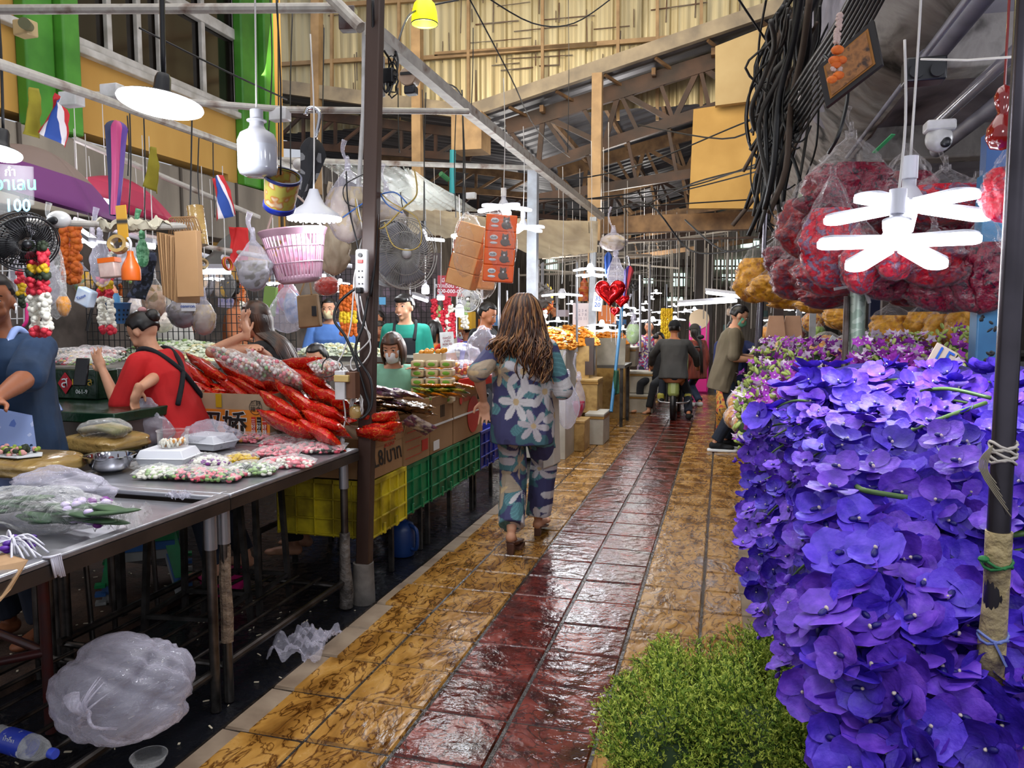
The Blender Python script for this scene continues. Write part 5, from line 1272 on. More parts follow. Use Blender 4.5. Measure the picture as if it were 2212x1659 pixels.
# ================================================================ snack packets
m_rp = mat('red_packet', 'b01008', .25, c2='b80e0a', c3='c8903a', sc=16, det=2, lo=.485, hi=.525, dist=2.5, coat=.5, bump=.3, bsc=12)
proto = None
def packet(c, ang, yaw, w, d, seed, label, mt, name='snack_packet', group=None, h=.045, cat='packet', roll=0):
    M = rz(yaw) @ ry(ang) @ rx(roll)
    g = MB().join(pillow(w, d, h, seed), M.to_4x4()); g2 = MB(); g2.v = [tuple(V(v)+V(c)) for v in g.v]; g2.f = g.f; g2.m = g.m
    o = single(name, label, cat, g2, mt, sm=180, loc=c)
    if group: o['group'] = group
    return o
PKR = [(455, 800, 18, 140, 4.35), (500, 838, 20, 170, 4.2), (480, 862, 12, 160, 4.1), (440, 845, 22, 120, 4.2), (555, 852, 22, 130, 4.15), (430, 815, 25, 110, 4.4),
       (657, 791, -5, 105, 4.3), (668, 822, 8, 120, 4.2), (682, 846, 24, 110, 4.1), (592, 838, -20, 80, 4.2), (640, 862, 30, 110, 4.05), (668, 884, 32, 100, 4.0),
       (612, 882, 26, 110, 3.95), (596, 903, 20, 110, 3.95), (706, 893, 10, 90, 3.95), (704, 917, 14, 100, 3.9), (692, 938, 18, 110, 3.85), (618, 918, 15, 120, 3.9), (560, 900, 20, 90, 3.95),
       (722, 865, 15, 80, 4.0), (525, 815, 18, 150, 4.3), (622, 840, 10, 90, 4.25), (400+40, 870, 10, 90, 4.1)]
for k, (px, py, a, L_, w_) in enumerate(PKR):
    if px < 600: w_ = 4.42+(860-py)*.003
    packet(aW(px, py, w_), a, -15+R.uniform(-12, 12), L_*w_/FPX*1.15, .15, k, 'glossy red snack packet with gold scroll pattern in the pile on the cartons', m_rp, group='red snack packets piled on the cartons', h=.065, roll=-34)
for k, (px, py, a) in enumerate(((820, 905, -8), (828, 926, -4), (812, 938, 5))):
    packet(aW(px, py, 4.0-.02*k), a, 20, .20, .12, k+50, 'red snack packet spilling over the scribbled carton right of the dark post', m_rp, group='red snack packets right of the post', h=.05, roll=-30)
g = MB()     # lower layers of the pile, filling the cartons
for k in range(60):
    px = R.uniform(430, 740); py = 856+(px-430)*.16+R.uniform(-30, 20); p = aW(px, py, R.uniform(4.4, 4.75)); M = (rz(R.uniform(-40, 40)) @ ry(R.uniform(-20, 30))).to_4x4()
    g.join(pillow(.22, .13, .045, k, 10, 8), Matrix.Translation(p) @ M)
tag(obj('packet_pile', g, m_rp, sm=180, loc=(-2.6, 4.0, .6)), 'underlying mass of red snack packets filling the cartons', 'packets', kind='stuff')
m_candy = mat('candy_mix', 'c8bcb4', .4, c2='b85060', c3='d9d4cc', sc=60, vor=True, lo=.5, hi=.75)
for k, (px, py, w, d, a, lab) in enumerate(((520, 785, .36, .24, 16, 'big clear bag of white and pink wrapped candy on top of the pile, left one'), (600, 800, .34, .24, 24, 'big clear bag of wrapped candy lying right of the other on the pile'), (712, 800, .20, .16, 0, 'small clear bag of pink and green sweets beside the dark post'))):
    c = aW(px, py, 4.1); t = thing('candy_bag', lab, 'bag', c, 'clear candy bags on the red pile'); M = Matrix.Translation(c) @ (rz(-8) @ ry(a) @ rx(-28)).to_4x4()
    g = MB(); rr = random.Random(k)
    for q in range(230):
        x, y = rr.uniform(-.43, .43), rr.uniform(-.4, .4); z = (rr.random()-.5)*.06*(1-abs(2*x)**3)
        g.ell(M @ V((x*w, y*d, z)), rr.uniform(.009, .014), nu=6, nv=4, m=rr.choices((0, 1, 2, 3), (6, 3, 2, 1))[0])
    obj('sweets', g, [mat('candy_white', 'd8d0cc', .4), mat('candy_pink', 'd0707c', .4), mat('candy_peach', 'c89c80', .4), mat('candy_green', '7aa070', .4)], t, sm=180)
    obj('film', MB().join(pillow(w, d, .085, k+9, 30, 20), M), m_wrap, t, sm=180)
m_brp = mat('brown_packet', '5c3420', .2, c2='b0804c', c3='2c1a16', sc=14, coat=.6, lo=.3, hi=.7, det=3); m_gold = mat('gold_packet', 'b88a48', .25, c2='7a4c28', sc=18, coat=.5)
m_mixp = mat('mixed_packet', 'b06a80', .3, c2='d8ccc0', c3='5c3a68', sc=24, det=2, coat=.4)
for k in range(20):
    px, py = 800+14*(k % 9)+R.uniform(-6, 6), 908-10*(k//9)-R.uniform(0, 14); packet(aW(px, py-16, 4.5+.12*(k % 3)), R.uniform(-4, 10), R.uniform(-40, 40), .19, .13, k+80, 'flat brown foil packet of dried snacks stacked right of the dark post', (m_brp, m_brp, m_gold)[k % 3], group='brown dried snack packets', h=.022, roll=-12)
for k, (px, py) in enumerate(((815, 868), (835, 852), (855, 872), (825, 842), (850, 850), (810, 885), (880, 850))):
    packet(aW(px, py, 4.75), R.uniform(-6, 12), R.uniform(-30, 30), .19, .13, k+120, 'shiny pink and white sweets packet on top of the brown packets', m_mixp, group='pink sweets packets', h=.03, roll=-18)
packet(aW(905, 918, 4.3), 30, 40, .17, .14, 140, 'foil packet of purple sweets hanging over the edge of the carton', m_mixp, h=.02, roll=-30)
my2 = mat('chip_yellow', 'd8a818', .3, c2='d07018', sc=9, coat=.4, lo=.45, hi=.6); mg2 = mat('chip_green', '2a7a30', .3, c2='d8c84a', sc=8, coat=.4, lo=.5, hi=.7)
for k in range(9): 
    px, py = 903+12*k+R.uniform(-4, 4), 852-(k % 3)*9; packet(aW(px, py, 5.1), R.uniform(0, 12), R.uniform(-20, 20), .15, .10, k+150, 'small yellow and green crisp packet lying in the tall carton', (my2, mg2, my2)[k % 3], group='yellow crisp packets', h=.02, roll=-15)
# stack of wafer packs
m_waf = mat('wafer_cream', 'cbb896', .4, c2='bba67e', sc=8); m_wgr = mat('wafer_green', '6aa02a', .5)
for j in range(5):
    for i in range(3):
        c = aW(905+i*31, 862-j*19, 5.25); t = thing('wafer_pack', 'clear pack of cream wafers with a green oval, in the stack of five layers', 'packet', c, 'stacked wafer packs')
        obj('body', MB().box(c, (.088, .12, .05), rz(8)), m_waf, t, bev=.012)
        obj('oval', MB().ell(c+V((.009, -.062, 0)), (.028, .003, .013), nu=16, nv=6), m_wgr, t)
obj_ = aW(932, 776, 5.3)
t = thing('juice_carton', 'open card box of orange jelly cups standing above the wafer stack', 'box', obj_)
obj('box', MB().box(obj_+V((-.02, .02, .01)), (.20, .12, .06), rz(5)), mat('card_white', 'c9b79c', .7), t); g = MB()
for k in range(14): g.ell(obj_+V((R.uniform(-.08, .10), R.uniform(-.03, .03), .045+R.random()*.02)), .018, nu=8, nv=6)
obj('jelly_cups', g, mat('jelly', 'd8902a', .25), t, sm=180)
c = aW(1012, 824, 5.6); single('red_tray', 'bright red plastic tray resting on the cartons beside the woman in lily print', 'tray', MB().poly([c+V((-.10, 0, -.04)), c+V((.09, 0, -.03)), c+V((.09, 0, .04)), c+V((-.075, 0, .015))], (.02, .25, 0)), mat('tray_red', 'b8120c', .35), bev=.006, sm=30)
c = aW(1003, 797, 5.7); t = thing('fruit_bag', 'clear bag of red and orange jelly fruit behind the red tray', 'bag', c); g = MB()
for k in range(40): g.ell(c+V((R.uniform(-.09, .09), R.uniform(-.04, .04), R.uniform(-.04, .04))), R.uniform(.014, .02), nu=7, nv=5, m=R.choice((0, 0, 1)))
obj('fruit', g, [mat('fruit_red', 'b02a1c', .3), mat('jelly')], t, sm=180); obj('film', sack(c, (.12, .07, .07), 5, .15, 30, 20), m_wrap, t, sm=180)
single('plastic_bag', 'wide milky plastic bag of goods behind the fruit bag', 'bag', sack(aW(995, 768, 6.0), (.17, .12, .10), 71, .25, 40, 26), m_milk, sm=180)
single('plastic_bag', 'puffed milky plastic bag at the left elbow of the woman in lily print', 'bag', sack(aW(1045, 765, 5.8)+V((0, .0, 0)), (.13, .10, .20), 72, .2, 40, 30), m_milk, sm=180)
# platform for the goods in the second row
# ================================================================ electrics on the dark post
m_wp = mat('white_plastic', 'c4c2c4', .35, c2='aaa8a6', sc=12); m_blk = mat('black_cable', '0d0d10', .45); m_wc = mat('white_cable', 'bcb8b6', .45); m_yc = mat('yellow_cable', '9a8138', .5); m_blc = mat('blue_cable', '2c5a9e', .45)
wpst = lambda px, py: aW(px, py, 3.93)
c = aW(782, 586, 3.80); t = thing('power_strip', 'white multi-socket power strip with a red switch strapped to the dark post', 'power strip', c)
obj('body', MB().box(c, (.068, .03, .215), ry(2)), m_wp, t, bev=.012); obj('switch', MB().box(c+V((0, -.018, .048)), (.026, .008, .016)), mat('switch_red', 'c8201a', .3, emit=.6), t)
for z in (.0, -.03, -.062, -.09):
    for dx in (-.009, .009): obj('socket_hole', MB().cyl(c+V((dx, -.0165, z)), c+V((dx, -.014, z)), .004, n=8), m_blk, t)
obj('fuse_cap', MB().cyl(c+V((0, -.022, .078)), c+V((0, -.012, .078)), .011, n=14), m_blk, t); obj('plug', MB().box(c+V((0, -.03, -.095)), (.03, .035, .03)), m_blk, t, bev=.005)
c = aW(738, 832, 3.85); t = thing('power_adapter', 'white adapter box taped to a small wood block on the dark post', 'adapter', c)
obj('case', MB().box(c, (.055, .045, .145)), m_wp, t, bev=.004); obj('wood_block', MB().box(c+V((.055, .015, 0)), (.05, .05, .13)), mat('wood_block', '6b4630', .7, c2='543420', sc=20, stretch=(1, 1, .1)), t); obj('tape', MB().box(c+V((.01, -.002, .035)), (.08, .05, .035)), mat('tape_kraft', 'b49a5e', .4), t, bev=.004)
c = wpst(773, 880); t = thing('cable_coil', 'coil of white cable bound with brown tape hanging on the dark post', 'cable', c); g = MB()
for k in range(9): g.tube([c+V((.028*math.sin(a)*(1+.2*R.random())+.002*k, .012*math.cos(a*2)+R.uniform(-.012, .012)-.02, .055*math.cos(a)+.01)) for a in np.linspace(0, 6.28, 14)], .0035, n=5)
obj('cable', g, m_wc, t, sm=180); obj('tape', MB().lathe([(.03, -.03), (.036, -.01), (.034, .02), (.026, .03)], c+V((0, -.02, -.02)), 14), m_tape, t, sm=60)
def cable(label, pts, r, mt, w=3.9, sm=5, name='cable', group=None):
    ps = [aW(p[0], p[1], p[2] if len(p) > 2 else w) for p in pts]
    g = MB().tube(ps, r, n=6, smooth=sm); return single(name, label, 'cable', g, mt, sm=180, group=group)
cable('thick black cable looping left from the power strip and back to the post', [(785, 612), (735, 650), (722, 690), (745, 725), (765, 770), (790, 850), (797, 880), (782, 905), (765, 890)], .008, m_blk)
cable('black cable running up the dark post from the power strip', [(800, 640), (810, 560), (815, 440), (812, 300), (808, 150), (805, 0, 3.7)], .008, m_blk, 3.88)
cable('black cable running down beside the adapter', [(795, 640), (785, 700), (768, 760), (800, 820), (802, 880), (780, 905)], .007, m_blk, 3.86)
for k, (pts, r, mt, lab) in enumerate((
    ([(770, 610), (778, 690), (800, 730), (760, 775), (765, 800), (800, 760), (790, 700), (778, 640)], .004, m_wc, 'white cable zigzagging in front of the dark post'),
    ([(765, 600), (758, 700), (742, 760), (730, 790), (760, 830), (768, 870)], .004, m_wc, 'white cable dropping to the adapter'),
    ([(742, 865), (746, 900), (741, 930), (739, 945)], .004, m_wc, 'short white lead with a plug hanging below the adapter'),
    ([(770, 430), (785, 520), (765, 600), (772, 660)], .004, m_wc, 'white cable entering the power strip from above'),
    ([(748, 370), (752, 440), (770, 520), (775, 545)], .004, m_blk, 'thin black cable above the power strip'),
    ([(800, 370), (745, 400), (750, 440), (790, 445), (812, 415), (800, 380)], .003, m_blk, 'thin black wire looped around the post top'),
    ([(895, 365), (900, 420), (870, 450), (830, 490), (800, 492), (775, 470), (768, 430)], .004, m_yc, 'yellow cable sagging from the post to the fan'),
    ([(800, 378), (835, 430), (900, 470), (910, 520), (890, 540), (850, 530), (830, 480)], .003, m_yc, 'thin yellow wire coiled behind the dark post'),
    ([(800, 380), (812, 400), (835, 440), (870, 460)], .004, m_blc, 'blue cord tied around the dark post'),
    ([(740, 470), (800, 430), (850, 415), (880, 440)], .004, m_blc, 'blue cord stretched left from the dark post'),
    ([(695, 800), (700, 780), (720, 770), (740, 790), (720, 810), (700, 815)], .003, m_blk, 'thin black wire loop left of the adapter'))):
    cable(lab, pts, r, mt)
c = aW(739, 952, 3.9); single('plug', 'small white plug dangling over the pink packets', 'plug', MB().cone(c+V((0, 0, .02)), c, .008, .014, n=10), m_wp, sm=60)
# ================================================================ lamps
LED = 9
m_led = glow('led_white', 'f2f6ff', LED); m_ledw = glow('led_warm', 'fff0d8', LED*.8)
m_lb = mat('lamp_grey', 'b9b9c2', .4); m_lblk = mat('lamp_black', '141418', .4)
PN = [0]
def lampcord(t, c, top, mt=None, r=.0035):
    obj('cord', MB().tube([c, c.lerp(V((c.x, c.y, top)), .5)+V((.01, 0, 0)), (c.x, c.y, top)], r, n=6, smooth=4), mt or m_blk, t, sm=180)
def star_lamp(label, px, py, w, Rl, n=5, rot=0, tilt=(8, 0), top=None, power=0, droop=5, mt=None, group=None, cordm=None, cols=None):
    c = aW(px, py, w); t = thing('star_lamp', label, 'lamp', c, group); T = rz(-math.degrees(math.atan2(c.x, c.y))) @ rx(-tilt[0]) @ ry(tilt[1])
    for k in range(n):
        M = T @ rz(rot+360*k/n) @ ry(droop); a, b = Rl*.22, Rl
        pts = []
        wd = Rl*.16
        for i in range(9): an = -math.pi/2+math.pi*i/8; pts.append((b-wd+wd*math.cos(an), wd*math.sin(an)))
        for i in range(5): an = math.pi/2+math.pi*i/4; pts.append((a+wd*.5*math.cos(an), wd*.8*math.sin(an)))
        g = MB(); g.poly([c+M @ V((x, y, -.012)) for x, y in pts], M @ V((0, 0, .012))); l = obj('blade', g, mt or m_led, t, sm=40)
        g = MB(); g.poly([c+M @ V((x*.98, y*1.04, .001)) for x, y in pts], M @ V((0, 0, .006))); obj('blade_back', g, m_lb, l, sm=40)
    obj('hub', MB().lathe([(0, -.010), (Rl*.15, -.010), (Rl*.22, 0), (Rl*.18, .015), (.026, .04), (.018, .05), (.018, .08 if w < 8 else .03), (0, .08 if w < 8 else .03)], c, 20, T), mt or m_led if w > 8 else m_lb, t, sm=60)
    if w < 8: obj('hub_light', MB().ell(c+T @ V((0, 0, -.014)), (Rl*.24, Rl*.24, .012), nu=16, nv=6), mt or m_led, t, sm=180)
    if w < 8: obj('socket', MB().cyl(c+V((0, 0, .07)), c+V((0, 0, .13)), .021, n=14), cordm or m_lb, t)
    top = top or c.z+.5; lampcord(t, c+V((0, 0, .10)), top, cordm or m_wc)
    if power: point('lamp_light', c+V((0, 0, -.08)), power, r=.15)
    return t
star_lamp('large five-blade LED lamp on a white cord over the purple orchids, upper one', 1962, 442, 2.12, .225, 5, 240, (8, 0), 2.9, power=10)
star_lamp('five-blade LED lamp tilted towards the camera just below the upper one', 1936, 520, 1.98, .195, 5, 270, (15, 0), None, power=5)
star_lamp('bright LED lamp above the hanging orange tissue packs', 1088, 445, 5.7, .215, 5, 10, (3, 0), 3.2, power=26, cordm=m_wc)
star_lamp('LED lamp on the pale post right of the tissue packs', 1130, 489, 6.3, .20, 5, 40, (3, 0), 3.0, power=20)
star_lamp('LED lamp with two long bars left of the tissue packs', 915, 514, 6.0, .165, 4, 0, (2, 0), 3.2, power=16, cordm=m_lblk)
star_lamp('double LED lamp high beside the thin grey post, upper tier', 1275, 579, 8.6, .20, 5, 20, (2, 0), 3.4, power=22)
star_lamp('double LED lamp beside the thin grey post, lower tier', 1278, 592, 8.6, .18, 5, 50, (2, 0), None)
star_lamp('wide LED lamp over the orange flower crates', 1214, 634, 8.0, .215, 4, 0, (3, 0), 3.0, power=22)
FAR = [(1352, 663, 12, .2), (1347, 679, 13, .17), (1388, 668, 14, .17), (1435, 672, 15, .26), (1458, 688, 14.5, .24), (1410, 690, 13, .2), (1300, 700, 9.5, .18), (1310, 712, 9.4, .19), (1205, 692, 12, .16), (1250, 706, 12, .2), (1417, 632, 13, .1), (1407, 645, 14, .07), (1480, 672, 16, .15), (1380, 693, 13, .12), (1500, 668, 17, .2),
       (1345, 710, 12, .1), (1235, 655, 14, .1), (1425, 700, 16, .14), (1520, 690, 18, .2), (1395, 655, 17, .12), (1455, 660, 18, .14), (1370, 675, 16, .16), (1330, 690, 15, .14), (1242, 676, 15, .12),
       (1665, 690, 12, .14), (1700, 668, 13, .12), (1740, 672, 12, .15), (1790, 700, 11, .12), (1720, 648, 14, .12), (975, 665, 11, .12), (940, 640, 12, .12), (905, 650, 12, .1), (1005, 690, 12, .1), (860, 618, 12, .1), (700, 600, 10, .15), (722, 628, 10, .12), (735, 610, 11, .14)]
for k, (px, py, w, r_) in enumerate(FAR):
    star_lamp('small glowing LED lamp far down the market hall', px, py, w, r_, 4, R.uniform(0, 90), (2, 0), 3.4+R.uniform(0, .4), power=9 if k % 4 == 0 else 0, group='distant hall lamps', cordm=m_wc)
def disc_lamp(label, px, py, w, r, tilt, top, power, neck=m_lblk, mt=None, cord=.006):
    c = aW(px, py, w); t = thing('disc_lamp', label, 'lamp', c); T = rx(-tilt[0]) @ ry(tilt[1])
    obj('diffuser', MB().lathe([(0, -.022), (r*.5, -.021), (r*.85, -.016), (r*.97, -.008), (r, 0), (r*.98, .006)], c, 40, T), mt or m_led, t, sm=60)
    obj('body', MB().lathe([(r*.98, .006), (r*.9, .012), (.035, .025), (.028, .05), (.026, .085), (.02, .10), (0, .102)], c, 32, T), neck, t, sm=60)
    lampcord(t, c+T @ V((0, 0, .10)), top, m_blk, cord)
    if power: point('lamp_light', c+V((0, 0, -.09)), power, r=.12)
disc_lamp('large round flat LED lamp on a thick black cable in the upper left', 347, 224, 2.6, .137, (6, 4), 3.4, 26, cord=.009)
disc_lamp('round LED lamp half cut by the left picture edge', 0, 330, 3.2, .082, (12, 0), 2.9, 6)
disc_lamp('small round warm LED lamp hanging left of the orange tissue packs', 999, 510, 6.0, .09, (4, 0), 3.2, 8, mt=m_ledw)
c = aW(679, 470, 3.6); t = thing('ring_lamp', 'round LED lamp with beaded rim inside a clear cone, above the pink basket', 'lamp', c)
obj('cone', MB().lathe([(.125, 0), (.11, .02), (.05, .06), (.03, .10), (.02, .13)], c, 32), m_lb, t, sm=60); obj('diffuser', MB().lathe([(0, -.01), (.09, -.012), (.122, -.006), (.125, 0)], c, 40), m_led, t, sm=60)
for k in range(26): a = k*6.283/26; obj('bead', MB().ell(c+V((.118*math.cos(a), .118*math.sin(a), -.008)), .007, nu=8, nv=5), m_led, t, sm=180)
lampcord(t, c+V((0, 0, .12)), 2.75, m_wc); point('lamp_light', c+V((0, 0, -.09)), 7, r=.1)
def bulb(label, px, py, w, r, L_, lit, top, name='bulb_lamp'):
    c = aW(px, py, w); t = thing(name, label, 'lamp', c); ms = m_led if lit else mat('bulb_glass', 'a4a6b0', .12, coat=.6); k = L_
    obj('glass', MB().lathe([(0, -k*.5), (r*.6, -k*.5), (r*.92, -k*.45), (r, -k*.36), (r, k*.02)], c, 32), ms, t, sm=60)
    obj('housing', MB().lathe([(r, k*.02), (r*1.0, k*.1), (r*.85, k*.22), (r*.45, k*.30), (r*.36, k*.36), (r*.36, k*.42), (r*.5, k*.43), (r*.5, k*.45), (r*.33, k*.46), (r*.33, k*.62), (0, k*.62)], c, 32), m_lb if lit else mat('bulb_body', '96959c', .35), t, sm=60)
    lampcord(t, c+V((0, 0, k*.6)), top, m_wc)
    if lit: point('lamp_light', c+V((0, 0, -k)), 5, r=.05)
bulb('big unlit white bottle-shaped bulb hanging before the yellow wall', 556, 318, 2.9, .073, .22, False, 3.6)
bulb('glowing round bulb hanging left of the grey fan', 919, 622, 7.0, .035, .11, True, 2.6)
bulb('glowing bulb hanging in front of the man in black shirt', 993, 668, 6.0, .034, .12, True, 2.4)
bulb('small cone-shaped glowing bulb behind the smiling man', 952, 640, 8.0, .04, .08, True, 2.6)
# tube lights and shop fittings in the distance
def tube_light(label, p, q, r=.018, mt=None, box=.05):
    t = thing('tube_light', label, 'lamp', (p+q)/2)
    for e in (p.lerp(q, .15), p.lerp(q, .85)): obj('cord', MB().cyl(e, e+V((0, 0, .7)), .003, n=5), m_wc, t)
    obj('tube', MB().cyl(p, q, r, n=10), mt or m_led, t); obj('fitting', MB().bar(p+V((0, 0, box*.7)), q+V((0, 0, box*.7)), box, .03), m_lb, t)
tube_light('slanting fluorescent tube between the purple and red umbrellas', aW(156, 424, 5.5), aW(243, 437, 5.5))
tube_light('short bright tube light beside the paper bags', aW(165, 505, 5.2), aW(200, 530, 5.0)); tube_light('small tube light right of the green basket', aW(313, 530, 5), aW(334, 533, 5))
tube_light('horizontal tube light with tape rolls above, behind the clear bag', aW(433, 587, 5.2), aW(497, 587, 5.2)); tube_light('tube light in front of the old shelf behind the smiling man', aW(893, 640, 9), aW(923, 650, 8.8))
tube_light('long fluorescent tube over the man in olive, upper one', aW(1527, 632, 9.0), aW(1600, 641, 8.4)); tube_light('long fluorescent tube over the man in olive, lower one', aW(1466, 658, 9.6), aW(1590, 650, 8.6)); tube_light('short lit tube high on the hall truss by the cream panel', aY(1445, 190, 13.2), aY(1535, 160, 13.2), .10, mt=glow('tube_warm', 'fff0c8', 2.2))
c = aW(917, 26, 4.6)
t = thing('dome_lamp', 'translucent yellow plastic dome lamp glowing near the top of the picture', 'lamp', c)
obj('shade', MB().lathe([(.078, -.07), (.079, -.06), (.074, 0), (.062, .045), (.035, .075), (.0, .085)], c, 32), mat('shade_yellow', 'd8d818', .4, emit=1.1), t, sm=60, solid=.003); obj('rim', MB().lathe([(.080, -.072), (.080, -.066)], c, 32), m_blk, t, solid=.003)
obj('bulb', MB().ell(c+V((0, 0, .0)), .032, nu=14, nv=10), m_ledw, t, sm=180); point('lamp_light', c+V((0, 0, -.09)), 6, (1, .95, .5), .05); lampcord(t, c+V((0, 0, .08)), c.z+.6)
# ================================================================ overhead pipes on the left
m_pipe = mat('rusty_white_pipe', '8f8a84', .55, c2='5c4030', c3='a8a39c', sc=9, det=8, lo=.3, hi=.75, metal=.2)
def pipe(label, pts, r, mt=m_pipe, n=10, name='pipe', smooth=0, square=False):
    ps = [aW(*p) for p in pts]; g = MB()
    if square:
        for a, b in zip(ps, ps[1:]): g.bar(a, b, r*2)
    else: g.tube(ps, r, n=n, smooth=smooth)
    return single(name, label, 'pipe', g, mt)
pipe('rusty white pipe crossing above the window in the upper left', [(-60, 21, 4.3), (745, 17, 4.1)], .026)
pipe('dirty white pipe slanting from the left edge past the flags', [(-60, 118, 2.9), (190, 203, 3.5), (530, 325, 4.9), (640, 365, 5.8)], .021)
pipe('grey pipe running right from behind the round lamp', [(205, 205, 3.8), (620, 237, 4.0), (1012, 241, 4.4)], .017)
pipe('long dirty pipe slanting from the dark post into the hall', [(800, 60, 3.8), (1010, 238, 5.0), (1165, 362, 6.7), (1300, 468, 9.3)], .032, square=True)
pipe('horizontal pipe below, from the left umbrella to the pale post', [(600, 345, 5.5), (1168, 363, 6.7)], .02)
pipe('pipe hung with hooks and camera beside the black fan', [(30, 478, 3.2), (215, 484, 3.3)], .014)
pipe('pipe end holding the brown paper bags', [(320, 490, 3.3), (415, 487, 3.3)], .016)
pipe('white pipe corner piece beside the black box', [(700, -20, 4.0), (780, 60, 3.9)], .03)
pipe('thin rail under the umbrellas', [(140, 480, 6.0), (600, 560, 6.0)], .02)
pipe('old rail with blue hose below the flags', [(160, 300, 5.2), (560, 470, 6.2)], .02)
pipe('white conduit running up beside the dark post', [(772, 450, 3.98), (785, 240, 3.98), (787, 50, 3.98)], .012, mt=m_wp)
pipe('pale grey square post at the lane end of the slanting pipe', [(1149, 740, 7.1), (1152, 368, 7.1)], .045, square=True, mt=mat('pale_post', 'a4aab4', .5, c2='8a8c90', sc=8))
pipe('thin grey post wrapped with a price paper further down the lane', [(1278, 800, 9.6), (1282, 470, 9.6)], .04, square=True, mt=mat('pale_post'))
pipe('brown wooden lower post below the price paper', [(1274, 810, 9.3), (1274, 730, 9.3)], .05, square=True, mt=m_post)
pipe('turquoise pipe standing in the roof structure', [(977, 418, 9.0), (978, 325, 9.0)], .035, mt=mat('turquoise', '2a8f98', .5))
pipe('green conduit on the wall of the hall', [(968, 388, 8.8), (952, 375, 8.7)], .03, mt=mat('conduit_green', '2a6a40', .5))
for k, (px, y0_, y1_, w) in enumerate(((1022, 60, 260, 6), (1350, 430, 640, 8), (1228, 0, 330, 8), (1272, 480, 650, 9), (985, 240, 470, 6.0), (870, 370, 460, 6), (920, 200, 500, 6), (1000, 250, 470, 6.2), (310, 235, 480, 4.5), (600, -20, 345, 4.4), (583, -20, 300, 4.4), (280, 240, 470, 4.5), (430, 290, 480, 5), (460, 300, 470, 5.5), (275, 250, 380, 4.6), (415, 240, 560, 3.9), (860, 190, 330, 5), (700, 60, 340, 5), (632, 20, 380, 5))):
    cable('thin black wire dropping straight down from the overhead pipes', [(px, y0_, w), (px+R.uniform(-5, 5), (y0_+y1_)/2, w), (px+R.uniform(-6, 6), y1_, w)], .004, m_blk, group='hanging wires')
for k, pts in enumerate(([(1010, -10, 5), (1100, 160, 6), (1160, 280, 8), (1230, 340, 10)], [(1030, -20, 6), (1150, 50, 6.5), (1240, 50, 7), (1330, -10, 7)], [(830, 80, 3.9), (930, 170, 4.6), (985, 190, 5.2), (1010, 240, 5.4)], [(835, 200, 3.9), (870, 60, 4.2), (905, 20, 4.6), (990, 0, 5)], [(820, 160, 3.9), (835, 200, 3.9), (850, 150, 4), (830, 110, 3.9)], [(840, 205, 3.9), (860, 140, 4.0), (850, 100, 4.0)],
                         [(300, 60, 4.6), (480, 150, 5), (620, 215, 5.5)], [(1120, 370, 7), (1250, 385, 9), (1400, 350, 9), (1600, 268, 8), (1655, 250, 7)], [(1180, 440, 8), (1350, 420, 9), (1500, 400, 9), (1700, 330, 6)], [(1150, 430, 8), (1400, 425, 10), (1600, 380, 8), (1700, 345, 6)], [(1310, 460, 9), (1400, 440, 8), (1490, 540, 8), (1600, 540, 7)], [(1100, 455, 8), (1300, 450, 9), (1640, 430, 9)])):
    cable('dark overhead cable sagging %s' % ('ABCDEFGHIJKL'[k] if 0 else ('from the lamp to the truss', 'high over the sheet wall', 'along the slanting pipe', 'up to the yellow dome lamp', 'coiled by the dark post', 'looped by the dark post', 'in front of the yellow wall', 'from the pale post to the cable bundle', 'low towards the yellow panel', 'below the yellow panel', 'drooping over the lane', 'along the lintel beam')[k]), pts, .009 if k > 6 else .006, m_blk)
c = aW(752, 42, 4.05); single('junction_box', 'grey torn box taped under the pipe near the dark post top', 'box', MB().box(c, (.085, .07, .12), rz(10)), mat('grey_box', '6d6a6a', .6, c2='3f1a14', sc=9), bev=.006)
c = aW(885, 172, 4.6); t = thing('electric_meter', 'old cream electric meter hanging under the slanting pipe', 'meter', c)
obj('face', MB().cyl(c+V((0, .04, .01)), c+V((0, -.04, .01)), .055, n=28), mat('meter_cream', 'b09a84', .4, c2='9a8270', sc=8), t, bev=.006); obj('slot', MB().box(c+V((0, -.042, .025)), (.085, .008, .016)), m_blk, t); obj('base', MB().box(c+V((.008, 0, -.065)), (.07, .07, .05)), mat('meter_blue', '10131e', .5), t, bev=.01)
c = aW(840, 165, 3.95); t = thing('adapter_bundle', 'black adapters and coiled leads strapped right of the dark post', 'adapter', c)
obj('adapter', MB().box(c, (.06, .05, .075)), m_lblk, t, bev=.006); obj('strip', MB().box(c+V((-.035, 0, .0)), (.022, .02, .20)), m_wp, t, bev=.004)
for k in range(4): obj('lead', MB().tube([c+V((.03*math.sin(a)+.02, R.uniform(-.02, .02), .06*math.cos(a)-.03*k+.04)) for a in np.linspace(0, 6.28, 12)], .004, n=5), m_blk, t, sm=180)
for lab, px, py, w in (('white junction box on the grey pipe beside the bottle-shaped bulb', 605, 248, 4.0), ('white junction box on the pipe behind the first flag', 155, 215, 3.6), ('taped junction box behind the round lamp', 243, 198, 3.7), ('small white socket box on the wall by the far lamps', 1018, 423, 8.0)):
    c = aW(px, py, w); single('junction_box', lab, 'box', MB().box(c, (.10, .06, .065)), m_wp, bev=.006)
c = aW(55, 62, 5.0); t = thing('wall_camera', 'cream wall box with a spotlight on the green pier', 'camera', c); obj('box', MB().box(c, (.12, .09, .10)), mat('cream_box', 'b59f74', .5), t, bev=.01); obj('lens_barrel', MB().cyl(c+V((.05, -.02, 0)), c+V((.12, -.12, -.02)), .03, .036, n=18), mat('olive_barrel', '5a5a3c', .5), t)
